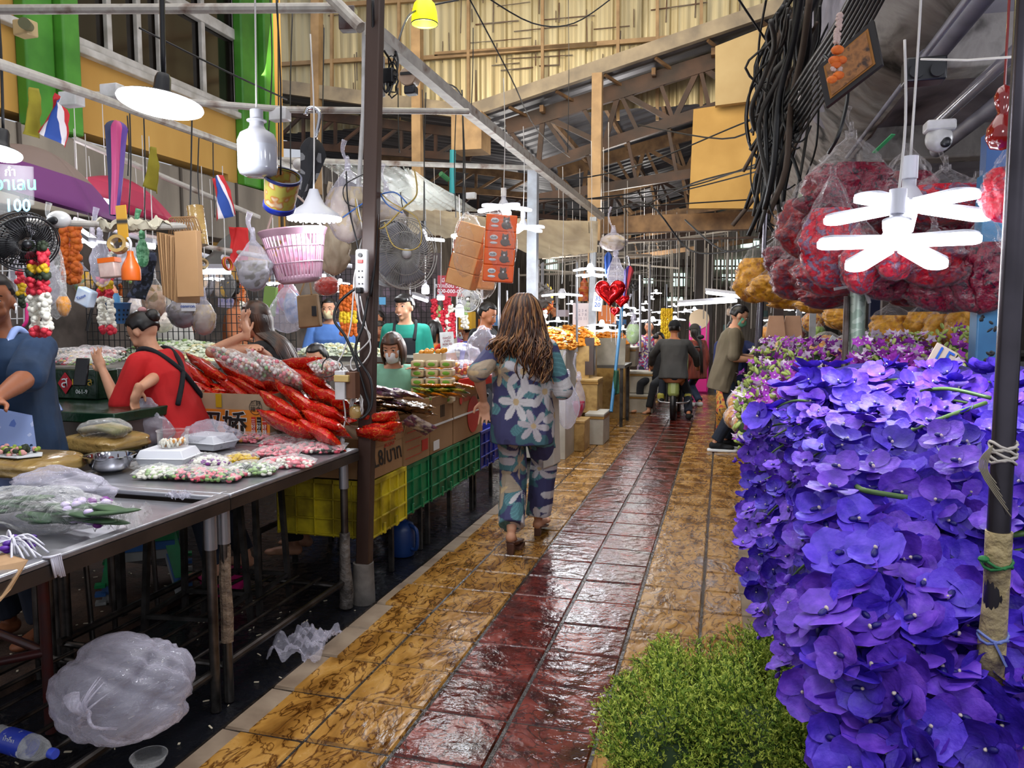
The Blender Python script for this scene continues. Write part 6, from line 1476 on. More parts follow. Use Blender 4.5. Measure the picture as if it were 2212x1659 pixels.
c = aW(128, 474, 3.15); t = thing('security_camera', 'round white camera clamped to the pipe above the garlands', 'camera', c); obj('body', MB().ell(c, (.045, .04, .035), rot=rz(20)), m_wp, t, sm=180); obj('lens', MB().ell(c+V((-.0, -.034, -.008)), (.026, .012, .018)), m_blk, t, sm=180)
c = aW(388, 318+30, 5.0); single('security_camera', 'small white camera bracket under the pipe behind the bucket', 'camera', MB().ell(aW(647, 355, 5.2), (.045, .05, .04)), m_wp, sm=180)
# ---- flags, cloths, banner
def flag(name, label, cat, corners, w, stripes, nu=14, nv=16, wave=.02, mats=None):
    P_ = [aW(x, y, w) for x, y in corners]; g = MB()     # corners: top-left, top-right, bottom-right, bottom-left
    def f(u, v):
        a = P_[0].lerp(P_[1], u); b = P_[3].lerp(P_[2], u); return a.lerp(b, v)+V((0, wave*math.sin(u*7+v*3)+wave*.6*noise.noise(V((u*4, v*4, corners[0][0]))), 0))
    g.grid(f, nu, nv, mf=lambda u, v: stripes(u, v)); return single(name, label, cat, g, mats, sm=180, solid=.002)
mfl = [mat('flag_red', 'b01c24', .75), mat('flag_white', 'cfc8cc', .75), mat('flag_blue', '1c3f8a', .75)]
st = lambda q: 0 if q < 1/6 else 1 if q < 2/6 else 2 if q < 4/6 else 1 if q < 5/6 else 0
flag('flag', 'red, white and blue striped flag hanging from the slanting pipe, left one', 'flag', ((118, 200), (140, 235), (145, 320), (82, 285)), 3.3, lambda u, v: st(.05+u*.95), 18, 8, mats=mfl)
flag('flag', 'red, white and blue striped flag hanging lower, right of the paper bags', 'flag', ((458, 385), (478, 378), (512, 462), (468, 478)), 3.6, lambda u, v: st(1-u), 18, 8, mats=mfl)
mcl = mat('mustard_cloth', '8f8420', .85, c2='7a6c18', sc=8)
flag('cloth', 'mustard cloth hung beside the green pier at the left', 'cloth', ((62, 195), (78, 190), (88, 300), (53, 290)), 3.4, lambda u, v: 0, mats=[mcl])
flag('cloth', 'mustard cloth hanging between the umbrella and the ribbons', 'cloth', ((323, 318), (334, 318), (343, 420), (308, 400)), 4.2, lambda u, v: 0, mats=[mcl])
flag('banner', 'plain red banner hanging behind the clear bag', 'banner', ((494, 490), (534, 492), (534, 590), (496, 560)), 6.0, lambda u, v: 0, mats=[mat('banner_red', 'b80f12', .7)])
flag('tarp', 'grey mesh tarp slanting below the red banner', 'tarp', ((440, 560), (500, 500), (500, 585), (430, 575)), 6.2, lambda u, v: 0, mats=[mat('mesh_grey', '5a5854', .8)])
# ---- umbrellas
def canopy(label, c, r, h, cols, ang=(0, 0), n=8):
    t = thing('parasol', label, 'umbrella', c); T = rx(ang[0]) @ ry(ang[1]); g = MB()
    def f(u, v):
        a = u*6.2832; k = 1-.06*abs(math.sin(a*n/2)); rr = r*v*k; return c+T @ V((rr*math.cos(a), rr*math.sin(a), h*math.cos(v*1.45)))
    g.grid(f, n*5, 10, mf=lambda u, v: 0 if v < .55 else 1); obj('canopy', g, cols, t, sm=60, solid=.002)
    obj('pole', MB().cyl(c+T @ V((0, 0, h)), c+T @ V((0, 0, -.9)), .012), m_blk, t)
canopy('big parasol fading from taupe to purple at the left', aW(55, 440, 4.6), .52, .34, [mat('taupe_fabric', '7d6a62', .7), mat('purple_fabric', '6a2a6c', .7)], (-6, 14))
canopy('faded crimson parasol below the flags', aW(250, 455, 5.6), .42, .24, [mat('crimson_fabric', 'a82a48', .7), mat('crimson_fabric2', '9c2444', .7)], (-8, 12))
def closed_umbrella(label, pts, w, mats_, hook=None, r=.035):
    ps = [aW(x, y, w) for x, y in pts]; t = thing('folded_umbrella', label, 'umbrella', ps[-1])
    g = MB(); sp = spline(ps, 4); k_ = len(sp); n = 16; x, y, d = frame_of(sp[-1]-sp[0]); vs = []
    for i, p in enumerate(sp):
        q = i/(k_-1); rr = r*(.35+1.0*math.sin(math.pi*min(1, q*1.6))*.6 if q < .25 else .95-.8*(q-.25))
        for j in range(n): a = 2*math.pi*j/n; rj = rr*(1+.3*math.cos(a*5+q*2)); vs.append(p+(x*math.cos(a)+y*math.sin(a))*rj)
    fs = [(i*n+j, i*n+(j+1) % n, (i+1)*n+(j+1) % n, (i+1)*n+j) for i in range(k_-1) for j in range(n)]
    g.v = [tuple(v) for v in vs]; g.f = fs; g.m = [(f[0] % n)*len(mats_)//n for f in fs]
    obj('canopy', g, mats_, t, sm=50)
    if hook: obj('handle', MB().tube([aW(x, y, w) for x, y in hook], .011, n=8, smooth=5), mat('chrome', 'c8c8cc', .12, metal=1), t, sm=180)
closed_umbrella('folded umbrella in purple, pink and blue hanging by its tip below the round lamp', [(251, 262), (250, 290), (250, 380), (245, 465)], 3.4, [mat('um_purple', '4a2a78', .6), mat('um_pink', 'a83a6c', .6), mat('um_navy', '141c40', .6), mat('um_blue', '2a4aa0', .6)], r=.042)
m_chk = mat('black_check', '15151a', .8, c2='6a6a6c', sc=26, vor=True, lo=.75, hi=.85)
closed_umbrella('black and grey checked folded umbrella with a chrome hook handle', [(678, 300), (672, 340), (665, 385), (640, 455)], 3.9, [m_chk], [(660, 248), (665, 235), (680, 234), (690, 245), (688, 270), (680, 300)], .06)
closed_umbrella('small red and violet folded umbrella with a grey hook by the heart balloon', [(1360, 575), (1356, 600), (1350, 640)], 8.4, [mat('um_red', 'a81c2c', .6), mat('um_violet', '4a3a88', .6)], [(1350, 568), (1352, 556), (1358, 556), (1361, 575)], .045)
closed_umbrella('blue folded umbrella hanging left of the clear bag down the lane', [(1314, 545), (1313, 570), (1311, 600)], 8.6, [mat('um_blue2', '14408a', .6)], None, .04)
# ---- bucket, basket, bags
def tilted(c, T, prof, n=32): return MB().lathe(prof, c, n, T)
c = aW(607, 412, 3.0); T = rx(28) @ ry(24); t = thing('plastic_tub', 'yellow printed plastic tub with a dark blue lid hanging upside down', 'tub', c)
obj('tub', tilted(c, T, [(.058, -.06), (.068, .045), (.07, .06)]), mat('tub_print', '9c9444', .4, c2='b8a88c', c3='a0602c', sc=26, det=1, lo=.45, hi=.6), t, sm=60)
obj('lid', tilted(c, T, [(0, -.082), (.056, -.082), (.063, -.074), (.063, -.058), (.058, -.056)]), mat('lid_blue', '0c2484', .4), t, sm=60); obj('rim', tilted(c, T, [(.066, .055), (.073, .055), (.073, .066), (.066, .066)], 32), mat('rim_navy', '141c4a', .4), t)
lampcord(t, c+V((0, 0, .06)), 2.7)
c = aW(640, 555, 3.7); T = rx(4) @ ry(-5); t = thing('laundry_basket', 'dusty pink slatted plastic basket filled with pink bags hanging under the ring lamp', 'basket', c)
m_pk = mat('dusty_pink', 'b08c9c', .4, c2='9c7888', sc=8)
R0_, R1_, hh = .150, .098, .25
bp = lambda a, z, dr=0: c+T @ V(((R1_+(R0_-R1_)*(z+hh/2)/hh+dr)*math.cos(a), (R1_+(R0_-R1_)*(z+hh/2)/hh+dr)*math.sin(a), z))
obj('rim', tilted(c, T, [(R0_, hh/2-.03), (R0_+.010, hh/2-.01), (R0_+.014, hh/2), (R0_+.006, hh/2+.006), (R0_-.004, hh/2)], 40), m_pk, t, sm=60)
obj('base', tilted(c, T, [(0, -hh/2), (R1_*.3, -hh/2-.002), (R1_*.8, -hh/2), (R1_, -hh/2+.01), (R1_+.004, -hh/2+.03), (R1_, -hh/2+.035)], 40), m_pk, t, sm=60)
for k in range(40):
    a = k*6.2832/40; obj('slat', MB().bar(bp(a, -hh/2+.02), bp(a, hh/2-.02), .0105, .004), m_pk, t)
for z in (-.03, .045): obj('hoop', MB().tube([bp(a, z, .002) for a in np.linspace(0, 6.2832, 41)], .004, n=6), m_pk, t, sm=180)
obj('handle', MB().tube([bp(.1, hh/2), c+T @ V((.10, 0, hh/2+.10)), c+T @ V((.02, 0, hh/2+.17)), c+T @ V((-.08, 0, hh/2+.11)), bp(3.1, hh/2)], .006, n=6, smooth=5), mat('beige_handle', '8f7a70', .5), t, sm=180)
single('pink_bag', 'pink plastic bags stuffed inside the slatted basket', 'bag', sack(c+V((0, 0, .0)), (.09, .09, .12), 33, .1, 36, 24), mat('pink_bags', 'c87898', .35, c2='d8a8b8', sc=14, bump=.6), sm=180)
def hang_bag(name, label, px, py, w, sx, sz, seed, mt=m_milk, inner=None, neck=None, sy=None, group=None, cat='bag', amp=.18, fill=.75, cr=.12, knot=True):
    """a bag hanging from its gathered neck"""
    c = aW(px, py, w); k = w/FPX; sx_, sz_ = sx*k/2, sz*k/2; sy_ = (sy*k/2) if sy else sx_*.7
    t = thing(name, label, cat, c, group); o = seed*2.7
    def mk(sc_, f2, nu=36, nv=26, top=1.0):
        g = MB(); vs = []
        for j in range(nv+1):
            v = j/nv; z = -1+2*v*top; ring = math.sqrt(max(0, 1-max(0, -z-.15)**2/.73)) if z < -.15 else 1.0
            if z > .0: ring = 1-.88*min(1, (z/.85))**1.3
            if v == 0: ring = .02
            for i in range(nu):
                a = 6.28318*i/nu; n = V((math.cos(a), math.sin(a), z)); q = 1-(.16*abs(noise.noise(n*3.1+V((o, 3, 0))))+.08*abs(noise.noise(n*7+V((3, o, 0)))) if sc_ == 1 else 0)+cr*max(0, .3-z)*math.cos(2*a+o*.3)+f2*.35*noise.noise(n*9+V((0, o, 0)))+(f2*.3*noise.noise(n*17+V((o, 0, 0))) if sc_ < 1 else 0)+f2*noise.noise(n*2.1+V((o, o, 0)))+f2*.5*noise.noise(n*5+V((o, 0, o)))+(.10*max(0, z)*math.sin(a*9+o))
                vs.append(c+V((sx_*sc_*ring*q*n.x, sy_*sc_*ring*q*n.y, sz_*z*(1 if sc_ == 1 else .97))))
        fs = [(j*nu+i, j*nu+(i+1) % nu, (j+1)*nu+(i+1) % nu, (j+1)*nu+i) for j in range(nv) for i in range(nu)]
        return g.add(vs, fs)
    if inner is not None: obj('contents', mk(.93, amp*.7, 44, 26, fill), inner, t, sm=180)
    obj('film', mk(1.0, amp), mt, t, sm=180)
    top = c+V((0, 0, sz_))
    g = MB(); 
    if knot:
        g.cone(top-V((0, 0, .02)), top+V((0, 0, .03)), .012*w/3, .008*w/3); g.tube([top, top+V((-.02, 0, .05))*w/3, top+V((-.01, 0, .09))*w/3], lambda q: .006+.008*q, n=6, smooth=3); obj('neck', g, mt, t, sm=180)
    return t
m_grb = mat('grey_goods', '4a4848', .6, c2='8a8480', sc=9); m_tanb = mat('tan_goods', '9c8a74', .6, c2='b8a890', sc=12)
hang_bag('plastic_bag', 'clear bag with dark grey contents tied left of the pink basket', 548, 570, 3.6, 90, 120, 3, m_milk, m_grb, fill=.55)
hang_bag('plastic_bag', 'big pale bag hanging high left of the dark post', 752, 440, 4.0, 110, 170, 4, m_milk, m_tanb, fill=.7)
hang_bag('plastic_bag', 'pale carrier bag hanging just right of the dark post', 835, 470, 4.3, 90, 130, 5, m_milk, m_tanb, fill=.7)
hang_bag('plastic_bag', 'white carrier bag with red ring hanging behind the pink basket', 620, 665, 5.2, 80, 110, 6, m_milk)
hang_bag('red_packet_bag', 'clear bag of glossy red packets behind the pink basket', 706, 612, 4.6, 55, 55, 7, m_wrap, mat('red_goods', 'a01c18', .3, c2='c04030', sc=12))
hang_bag('twine_bundle', 'shaggy bundle of cream raffia hanging right of the pink basket', 722, 520, 4.4, 70, 150, 8, m_tanb, None, amp=.3)
hang_bag('flower_bag', 'clear bag of dried pink and cream roses hanging below the paper bags', 332, 640, 4.4, 60, 100, 9, m_wrap, mat('dried_roses', 'b89880', .7, c2='a86a70', c3='8a7048', sc=30, vor=True, lo=.4, hi=.7))
hang_bag('flower_bag', 'small clear bag with an orange rosette left of the tissue packet', 137, 655, 3.3, 36, 60, 10, m_wrap, mo)
hang_bag('plastic_bag', 'grey plastic bags bunched behind the red-shirted woman', 395, 670, 4.6, 80, 80, 11, m_milk, m_grb); hang_bag('plastic_bag', 'light grey plastic bags hanging right of the price card', 440, 680, 4.6, 60, 90, 12, m_milk, m_tanb)
hang_bag('plastic_bag', 'pale translucent bag right of the garland basket', 218, 560, 3.5, 50, 120, 13, m_milk)
hang_bag('plastic_bag', 'clear bag hanging behind the black fan', 75, 590, 4.0, 120, 150, 14, m_milk); hang_bag('plastic_bag', 'tall clear bag hanging beside the left garland', 118, 590, 3.5, 50, 200, 15, m_wrap)
hang_bag('plastic_bag', 'clear shirt-shaped bag hanging beside the red umbrella down the lane', 1330, 585, 8.4, 36, 80, 16, m_milk, sy=10); hang_bag('plastic_bag', 'peach tinted wrapping bag hanging above the clear shirt-shaped bag', 1325, 520, 8.3, 60, 45, 17, m_milk, m_tanb)
hang_bag('plastic_bag', 'white carrier bag with green leaves standing beyond the blue pole', 1368, 715, 9.6, 34, 60, 18, m_milk, mlg)
hang_bag('plastic_bag', 'large white carrier bag on the carton beside the woman in lily print', 1226, 868, 7.6, 56, 120, 19, m_milk)
hang_bag('plastic_bag', 'white carrier bag with red petals right of the large carrier bag', 1250, 858, 7.8, 30, 90, 20, m_milk, mp2, fill=.4)
hang_bag('plastic_bag', 'milky carrier bag held by the man in olive', 1662, 812, 8.7, 52, 90, 21, m_milk)
# paper bags bundle
c = aW(390, 570, 3.3); t = thing('paper_bags', 'bundle of kraft paper carrier bags with twisted handles hanging from the pipe end', 'bag', c); k_ = 3.3/FPX; m_kr = mat('kraft_paper', 'a07a52', .75, c2='94704a', sc=5); m_kr2 = mat('kraft_dark', '7a5836', .8)
for i in range(9): obj('paper_bag', MB().box(c+V((-.085+i*.013, .03, -.004*i)), (.006, .13, .27), rz(8-i*2) @ ry(1.2*i-4)), m_kr if i % 2 else m_kr2, t, bev=.002)
obj('front_bag', MB().box(c+V((.07, -.035, -.005)), (.115, .03, .275), rz(-4) @ ry(-1)), m_kr, t, bev=.002)
for i in range(9): obj('handle', MB().tube([c+V((-.07+.012*i, .02, .13)), c+V((-.05+.013*i, .0, .19)), c+V((-.01+.012*i, .0, .19)), c+V((.0+.012*i, .02, .13))], .003, n=5, smooth=4), m_kr2, t, sm=180)
# tote
c = aW(668, 672, 4.7); t = thing('tote_bag', 'tan cloth tote with a black print hanging behind the pink basket', 'bag', c); obj('body', MB().box(c, (.145, .05, .20), ry(-5), top=.92), mat('tan_cloth', '8d7252', .85, c2='7d6446', sc=9), t, bev=.01)
for k in (-1, 1): obj('strap', MB().tube([c+V((.04*k-.01, -.02, .10)), c+V((.02*k-.01, 0, .17))], .006, n=5), mat('tan_cloth'), t)
obj('print', MB().box(c+V((.05, -.03, .0)), (.03, .004, .06)), m_blk, t)
# tape rolls, bottle, ruler bag etc
def ring(label, px, py, w, ro, ri, h, T, mt, name='tape_roll'): c = aW(px, py, w); return single(name, label, 'tape', MB().lathe([(ri, -h/2), (ro, -h/2), (ro, h/2), (ri, h/2), (ri, -h/2)], c, 28, T), mt, loc=c)
ring('brown packing tape roll hanging over the orange bottle', 255, 528, 3.2, .038, .024, .034, rx(75) @ ry(20), m_tape); ring('tape roll on a black rod behind the clear bag', 438, 570, 5.0, .035, .022, .03, rx(60) @ ry(50), m_tape)
for k in range(3): ring('rubber band ring in red and yellow on the black rod', 490+2*k, 570, 4.9, .045, .035, .008, ry(80), (mR, my, mR)[k]).__setitem__('group', 'rings on the black rod')
c = aW(425, 470+15, 3.5); single('tape_tube', 'tall stack of brown tape rolls in clear wrap beside the paper bags', 'tape', MB().cyl(aW(421, 446, 3.5), aW(432, 530, 3.5), .037, n=24), m_tape, sm=60)
c = aW(283, 582, 3.2); t = thing('orange_bottle', 'orange plastic squeeze bottle with a narrow neck hanging among the tape', 'bottle', c)
obj('body', MB().lathe([(0, -.045), (.036, -.045), (.038, -.035), (.037, .0), (.034, .012), (.016, .05), (.013, .06), (.013, .075), (0, .075)], c, 28), mat('orange_plastic', 'c85a12', .35), t, sm=50); obj('nozzle', MB().tube([c+V((0, 0, .075)), c+V((.004, 0, .11)), c+V((-.01, 0, .13))], .006, n=7, smooth=3), m_wp, t, sm=180)
c = aW(237, 580, 3.2); t = thing('wrapped_block', 'plastic wrapped block with orange top hanging beside the orange bottle', 'packet', c); obj('block', MB().box(c, (.072, .05, .078), rz(12) @ ry(-6)), mat('block_pink', 'a88a82', .4, c2='c0a8a0', sc=20), t, bev=.006); obj('top', MB().box(c+V((0, 0, .033)), (.074, .052, .02), rz(12) @ ry(-6)), mat('orange_plastic'), t)
c = aW(264, 483, 3.2); single('tape_strip', 'yellow and black strip of tape hanging above the brown tape roll', 'strip', MB().box(c, (.052, .004, .15), ry(-3)), mat('yellow_black', 'b8860f', .5, c2='141210', sc=9, lo=.55, hi=.57, det=0, stretch=(.1, .1, 1)), bev=.001)
single('lace_flower', 'gathered cream lace blossoms tied above the hanging tape', 'decoration', crumple(aW(285, 500, 3.3), (.14, .05, .05), 51, 40, .6), mat('cream_lace', 'b0a894', .85), sm=60, solid=.002)
single('white_net', 'crumpled white netting beside the orange bottle', 'net', sack(aW(268, 560, 3.28), (.03, .03, .06), 52, .5, 30, 20), mat('lace'), sm=180)
hang_bag('green_basket', 'small green mesh bag hanging right of the orange bottle', 308, 540, 3.5, 28, 75, 53, mat('green_mesh', '3f7a52', .6, c2='6aa078', sc=60, lo=.48, hi=.52), cat='basket')
flag('cloth', 'dark navy checked cloth hanging left of the paper bags', 'cloth', ((322, 540), (335, 545), (318, 650), (272, 640)), 3.7, lambda u, v: 0, mats=[mat('navy_check', '10121c', .85, c2='3a4054', sc=40, lo=.5, hi=.55)])
c = aW(186, 642, 3.3); t = thing('tissue_packet', 'white and blue tissue packet hanging tilted by a string', 'packet', c); obj('pack', MB().box(c, (.075, .045, .075), ry(22)), mat('tissue_white', 'a8c0dc', .4, c2='d4dce8', sc=12), t, bev=.008); text('lettering', 'Tissue', .02, face_mat(c+V((0, -.027, 0)), V((1, 0, .35)), V((-.35, 0, 1))), mat('ink_blue', '1c4aa0', .5), t)
c = aW(256, 676, 4.3); t = thing('blue_basket', 'blue plastic basket holding a bottle hanging behind the red-shirted woman', 'basket', c); mbb = mat('basket_blue', '3a6a9c', .4); obj('body', MB().lathe([(0, -.06), (.045, -.06), (.065, .05), (.07, .055)], c, 24), mbb, t, sm=60, solid=.003); obj('bottle', MB().lathe([(0, .0), (.028, .0), (.028, .09), (.02, .10), (.02, .11), (0, .11)], c+V((-.02, 0, 0)), 18), mat('cup_blue', '4a88b8', .3), t, sm=50)
for j in range(3):
    for i in range(9): a = math.pi+math.pi*i/8; obj('basket_hole', MB().box(c+V(((.052+.006*j)*math.cos(a), (.052+.006*j)*math.sin(a), -.035+.025*j)), (.006, .006, .01)), m_blk, t)
# garlands hanging
def hang_garland(label, px, py, w, h, cols, r=.018, n=60, width=.03, name='hanging_garland', group=None, strands=1):
    c = aW(px, py, w); t = thing(name, label, 'garland', c, group); 
    for s_ in range(strands):
        g = MB(); dx = (s_-(strands-1)/2)*width*1.6
        for k in range(n):
            v = k/n; m = cols[min(len(cols)-1, int(v*len(cols)))]; a = R.uniform(0, 6.28); rr = width*.5*R.random()
            g.ell(c+V((dx+rr*math.cos(a), rr*math.sin(a), h/2-h*v)), r*R.uniform(.8, 1.1), nu=7, nv=5, m=m)
        obj('strand', g, GM, t, sm=180)
    return t
GM = [mat('garland_red', 'c8283c', .6), mat('jasmine'), mat('marigold_orange', 'c86410', .7, c2='b04c0c', sc=40), mat('marigold_yellow'), mat('dark_leaf'), mat('pale_green')]
hang_garland('red, black and white flower garland with red tips hanging at the left', 83, 625, 3.0, .36, [4, 0, 0, 3, 4, 0, 0, 1, 1, 1, 1, 1, 0], .013, 170, .035, strands=2)
hang_garland('second red and white flower garland hanging behind the tissue packet', 228, 650, 3.6, .30, [4, 0, 3, 0, 1, 1, 1, 1, 0], .013, 120, .03, strands=2)
hang_garland('thick orange marigold garland hanging left of the white netting', 152, 550, 4.0, .28, [2], .02, 90, .04, strands=2)
hang_garland('pink and yellow garland hanging at the far left behind the wire rack', 45, 625, 3.2, .14, [0, 3, 4], .012, 40, .03)
for k in range(5): hang_garland('long string of orange marigolds hung in the stall left of the dark post', 738+7*k, 672, 6.6, .42, [2, 2, 3, 2], .02, 44, .02, group='marigold strings')
for k in range(5): hang_garland('yellow marigold string hung at the far end of the lane', 1430+5*k, 702, 12.5, .5, [3], .025, 30, .02, group='far marigold strings')
hang_garland('jasmine and orange garland hanging on the right side of the dark post', 803, 830, 3.98, .22, [1, 1, 1, 2, 2, 2], .012, 90, .02)
for k, (px, py, cc) in enumerate(((940, 675, 0), (948, 690, 5), (965, 668, 0), (972, 690, 1), (1005, 682, 5), (955, 700, 0), (975, 705, 0), (1158, 690, 0), (1175, 700, 1))): hang_garland('bunch of paper ribbon garlands in pinks and greens hung on the far grid', px, py, 8.6, .28, [cc, 1 if cc else 0], .022, 60, .09, group='ribbon garlands on the far grid')
# ---- fans
def fan(label, c, r, nrm, cage, blade, guard=26, back=None, hubm=None):
    t = thing('electric_fan', label, 'fan', c); x, y, d = frame_of(nrm); M = Matrix((x, y, d)).transposed(); q = lambda a, b, z: c+M @ V((a, b, z))
    for zz, rs in ((.05, (1,)), (.035, (.96, .6)), (-.03, (.96, .6))):
        for s_ in rs: obj('cage_ring', MB().tube([q(r*s_*math.cos(a), r*s_*math.sin(a), zz*(1 if s_ > .9 else 1.3)*r/.2) for a in np.linspace(0, 6.2832, 37)], .003, n=5), cage, t, sm=180)
    for sgn in (1, -1):
        g = MB()
        for k in range(guard*2):
            a = k*3.14159/guard; g.tube([q(.03*math.cos(a), .03*math.sin(a), sgn*.055*r/.2), q(r*.6*math.cos(a+.12), r*.6*math.sin(a+.12), sgn*.052*r/.2), q(r*math.cos(a+.3), r*math.sin(a+.3), 0)], .0016, n=4, smooth=3)
        obj('wire_guard', g, cage, t, sm=180)
    for k in range(4):
        a0 = k*1.5708; g = MB(); g.grid(lambda u, v: q((.03+(r*.88-.03)*u)*math.cos(a0+v*.9), (.03+(r*.88-.03)*u)*math.sin(a0+v*.9), (v-.5)*.05*r/.2), 6, 6); obj('fan_blade', g, blade, t, sm=180, solid=.002)
    obj('motor', MB().cyl(q(0, 0, -.06), q(0, 0, -.16*r/.2), .05*r/.2, .04*r/.2, n=18), hubm or cage, t); obj('hub_cap', MB().ell(q(0, 0, .055*r/.2), .03*r/.2, nu=14, nv=8), hubm or cage, t, sm=180)
    return t
m_fg = mat('fan_grey', 'b0aca6', .5, metal=.3)
fan('black cage fan hanging at the left edge, angled sideways', aW(52, 520, 2.95), .115, V((.8, -.35, -.5)), m_lblk, mat('fan_dark', '1c1c20', .5))
fan('large grey wire-guard fan mounted right of the dark post', aW(868, 548, 4.15), .19, V((.75, -.62, -.05)), m_fg, mat('fan_blade_grey', '8f8f96', .4), 34, hubm=m_wp)
c = aW(822, 548, 4.15); single('fan_housing', 'white moulded back housing of the grey fan beside the post', 'fan', MB().lathe([(.0, -.05), (.05, -.05), (.14, -.03), (.175, .02), (.18, .04)], c+V((.03, .02, 0)), 32, Matrix(frame_of(V((.75, -.62, -.05)))).transposed()), m_wp, sm=60, solid=.004)
fan('round translucent fan behind the woman in lily print', aW(1014, 647, 7.0), .115, V((-.15, -1, 0)), m_fg, mat('fan_blade_grey'), 20)
fan('small black fan high on the far wall', aW(1371, 617, 12), .085, V((0, -1, 0)), m_lblk, m_lblk, 10)
# neon menu board
c = aW(25, 425, 3.3); t = thing('menu_board', 'clear menu board with glowing green and blue handwriting at the left edge', 'sign', c); xr, up = V((math.cos(.6), math.sin(.6), 0)), V((0, 0, 1))
obj('pane', MB().poly([aW(-20, 352, 3.3), aW(70, 360, 3.3), aW(72, 442, 3.3), aW(-20, 470, 3.3)], (0, .006, 0)), film('board_film', base=.04, edge=.2, rough=.4, sc=3, bump=.1), t)
text('lettering', 'วาเลน', .075, face_mat(aW(35, 398, 3.28), _r, up), glow('neon_green', '40d8a0', 1.4), t, bold=.001); text('lettering', '100', .075, face_mat(aW(38, 445, 3.28), _r, up), glow('neon_blue', '70b8e8', 1.5), t, bold=.001); text('lettering', 'กำ', .05, face_mat(aW(22, 372, 3.28), _r, up), glow('neon_white', 'd8e8e8', 1.2), t)
# wire rack, pink frame at left edge, price card, calendars
t = thing('wire_rack', 'white wire rack at the left edge with pink handles', 'rack', aW(35, 700, 3.75))
for k in range(5): obj('wire', MB().cyl(aW(-10+k*15, 556, 3.75), aW(-8+k*15, 700, 3.75), 0.0035, n=6), m_wp, t)
for k in range(6): obj('wire', MB().cyl(aW(-15, 560+k*26, 3.75), aW(52, 558+k*26, 3.75), 0.0035, n=6), m_wp, t)
obj('pink_handle', MB().tube([aW(38, 640, 3.7), aW(55, 650, 3.7), aW(58, 690, 3.7), aW(50, 705, 3.7)], .008, n=8, smooth=5), mat('hot_pink'), t, sm=180)
def card(label, px, py, w, sx, sy, txt, mt=None, ink=None, size=None, ang=0, name='price_card', cat='sign', lines=0):
    c = aW(px, py, w); k = w/FPX; M = ry(ang); t = thing(name, label, cat, c); n_ = V(_f); n_.z = 0; n_.normalize(); Mr = Matrix((_r, n_, V((0, 0, 1)))).transposed()
    obj('panel', MB().box(c, (sx*k, .006, sy*k), Mr @ M), mt or m_mask, t)
    if txt: text('lettering', txt, size or sy*k*.6, face_mat(c-n_*.006, Mr @ M @ V((1, 0, 0)), Mr @ M @ V((0, 0, 1))), ink or mat('ink_blue'), t, bold=.0004)
    return t
mib = mat('ink_blue', '1c4aa0', .5)
card('white price card with blue handwriting on the grey bags', 407, 662, 4.5, 30, 20, 'ดอกกาวก.', size=.022)
card('lilac paper calendar on the wall left of the orange-shirted boy', 489, 638, 9.0, 34, 52, '- 2 5 3 -\n1 2 3 4 5\n6 7 8 9 10\n11 12 13', mat('calendar_lilac', 'b4aac8', .7), mib, .045, 4, 'wall_calendar')
card('red and white Thai notice board behind the tissue packs', 975, 618, 8.0, 60, 44, 'มีห้องว่าง\nรายเดือน 3,000\n000-000-000', mat('board_red', '98182c', .6), m_mask, .055, 2, 'notice_board')
card('white notice with printed lines beside the boy in periwinkle', 966, 740, 7.4, 30, 46, 'ดอกไม้\nมาลัย\nพวง 20\n', m_wp, mat('ink_maroon', '7a3038', .6), .03, -4, 'notice_board')
card('paper with blue handwritten price 20 taped to the grey post', 1291, 652, 9.2, 20, 40, '35\n20', m_mask, mib, .075, 6)
card('red topped wall calendar hanging left of the price paper', 1255, 680, 9.6, 36, 50, '1 2 3 4\n5 6 7 8\n9 10 11', mat('calendar_white', 'c8bcbc', .7), mat('ink_grey', '8a8088', .6), .05, 0, 'wall_calendar')
card('small blue note hanging in the stall of the smiling man', 826, 650, 7.0, 14, 16, '', mat('note_blue', '4a88b0', .6), name='note')
card('brown cardboard price sign reading 15 among the purple orchids', 2035, 772, 2.45, 50, 46, '15', mat('card_brown', 'a8988a', .8), mib, .07, 28)
card('white price card reading 10 on the marigold bags', 1612, 842, 5.6, 24, 34, 'โล\n10', m_mask, mat('ink_navy', '1a2050', .6), .06, 2)
card('white foam strip sign lying on the orchids', 1790, 745, 4.2, 10, 44, '', m_mask, ang=32)
card('tall white box with small red flowers standing far right of the paper shades', 1755, 705, 6.5, 14, 60, '', m_wp, name='white_box', cat='box')
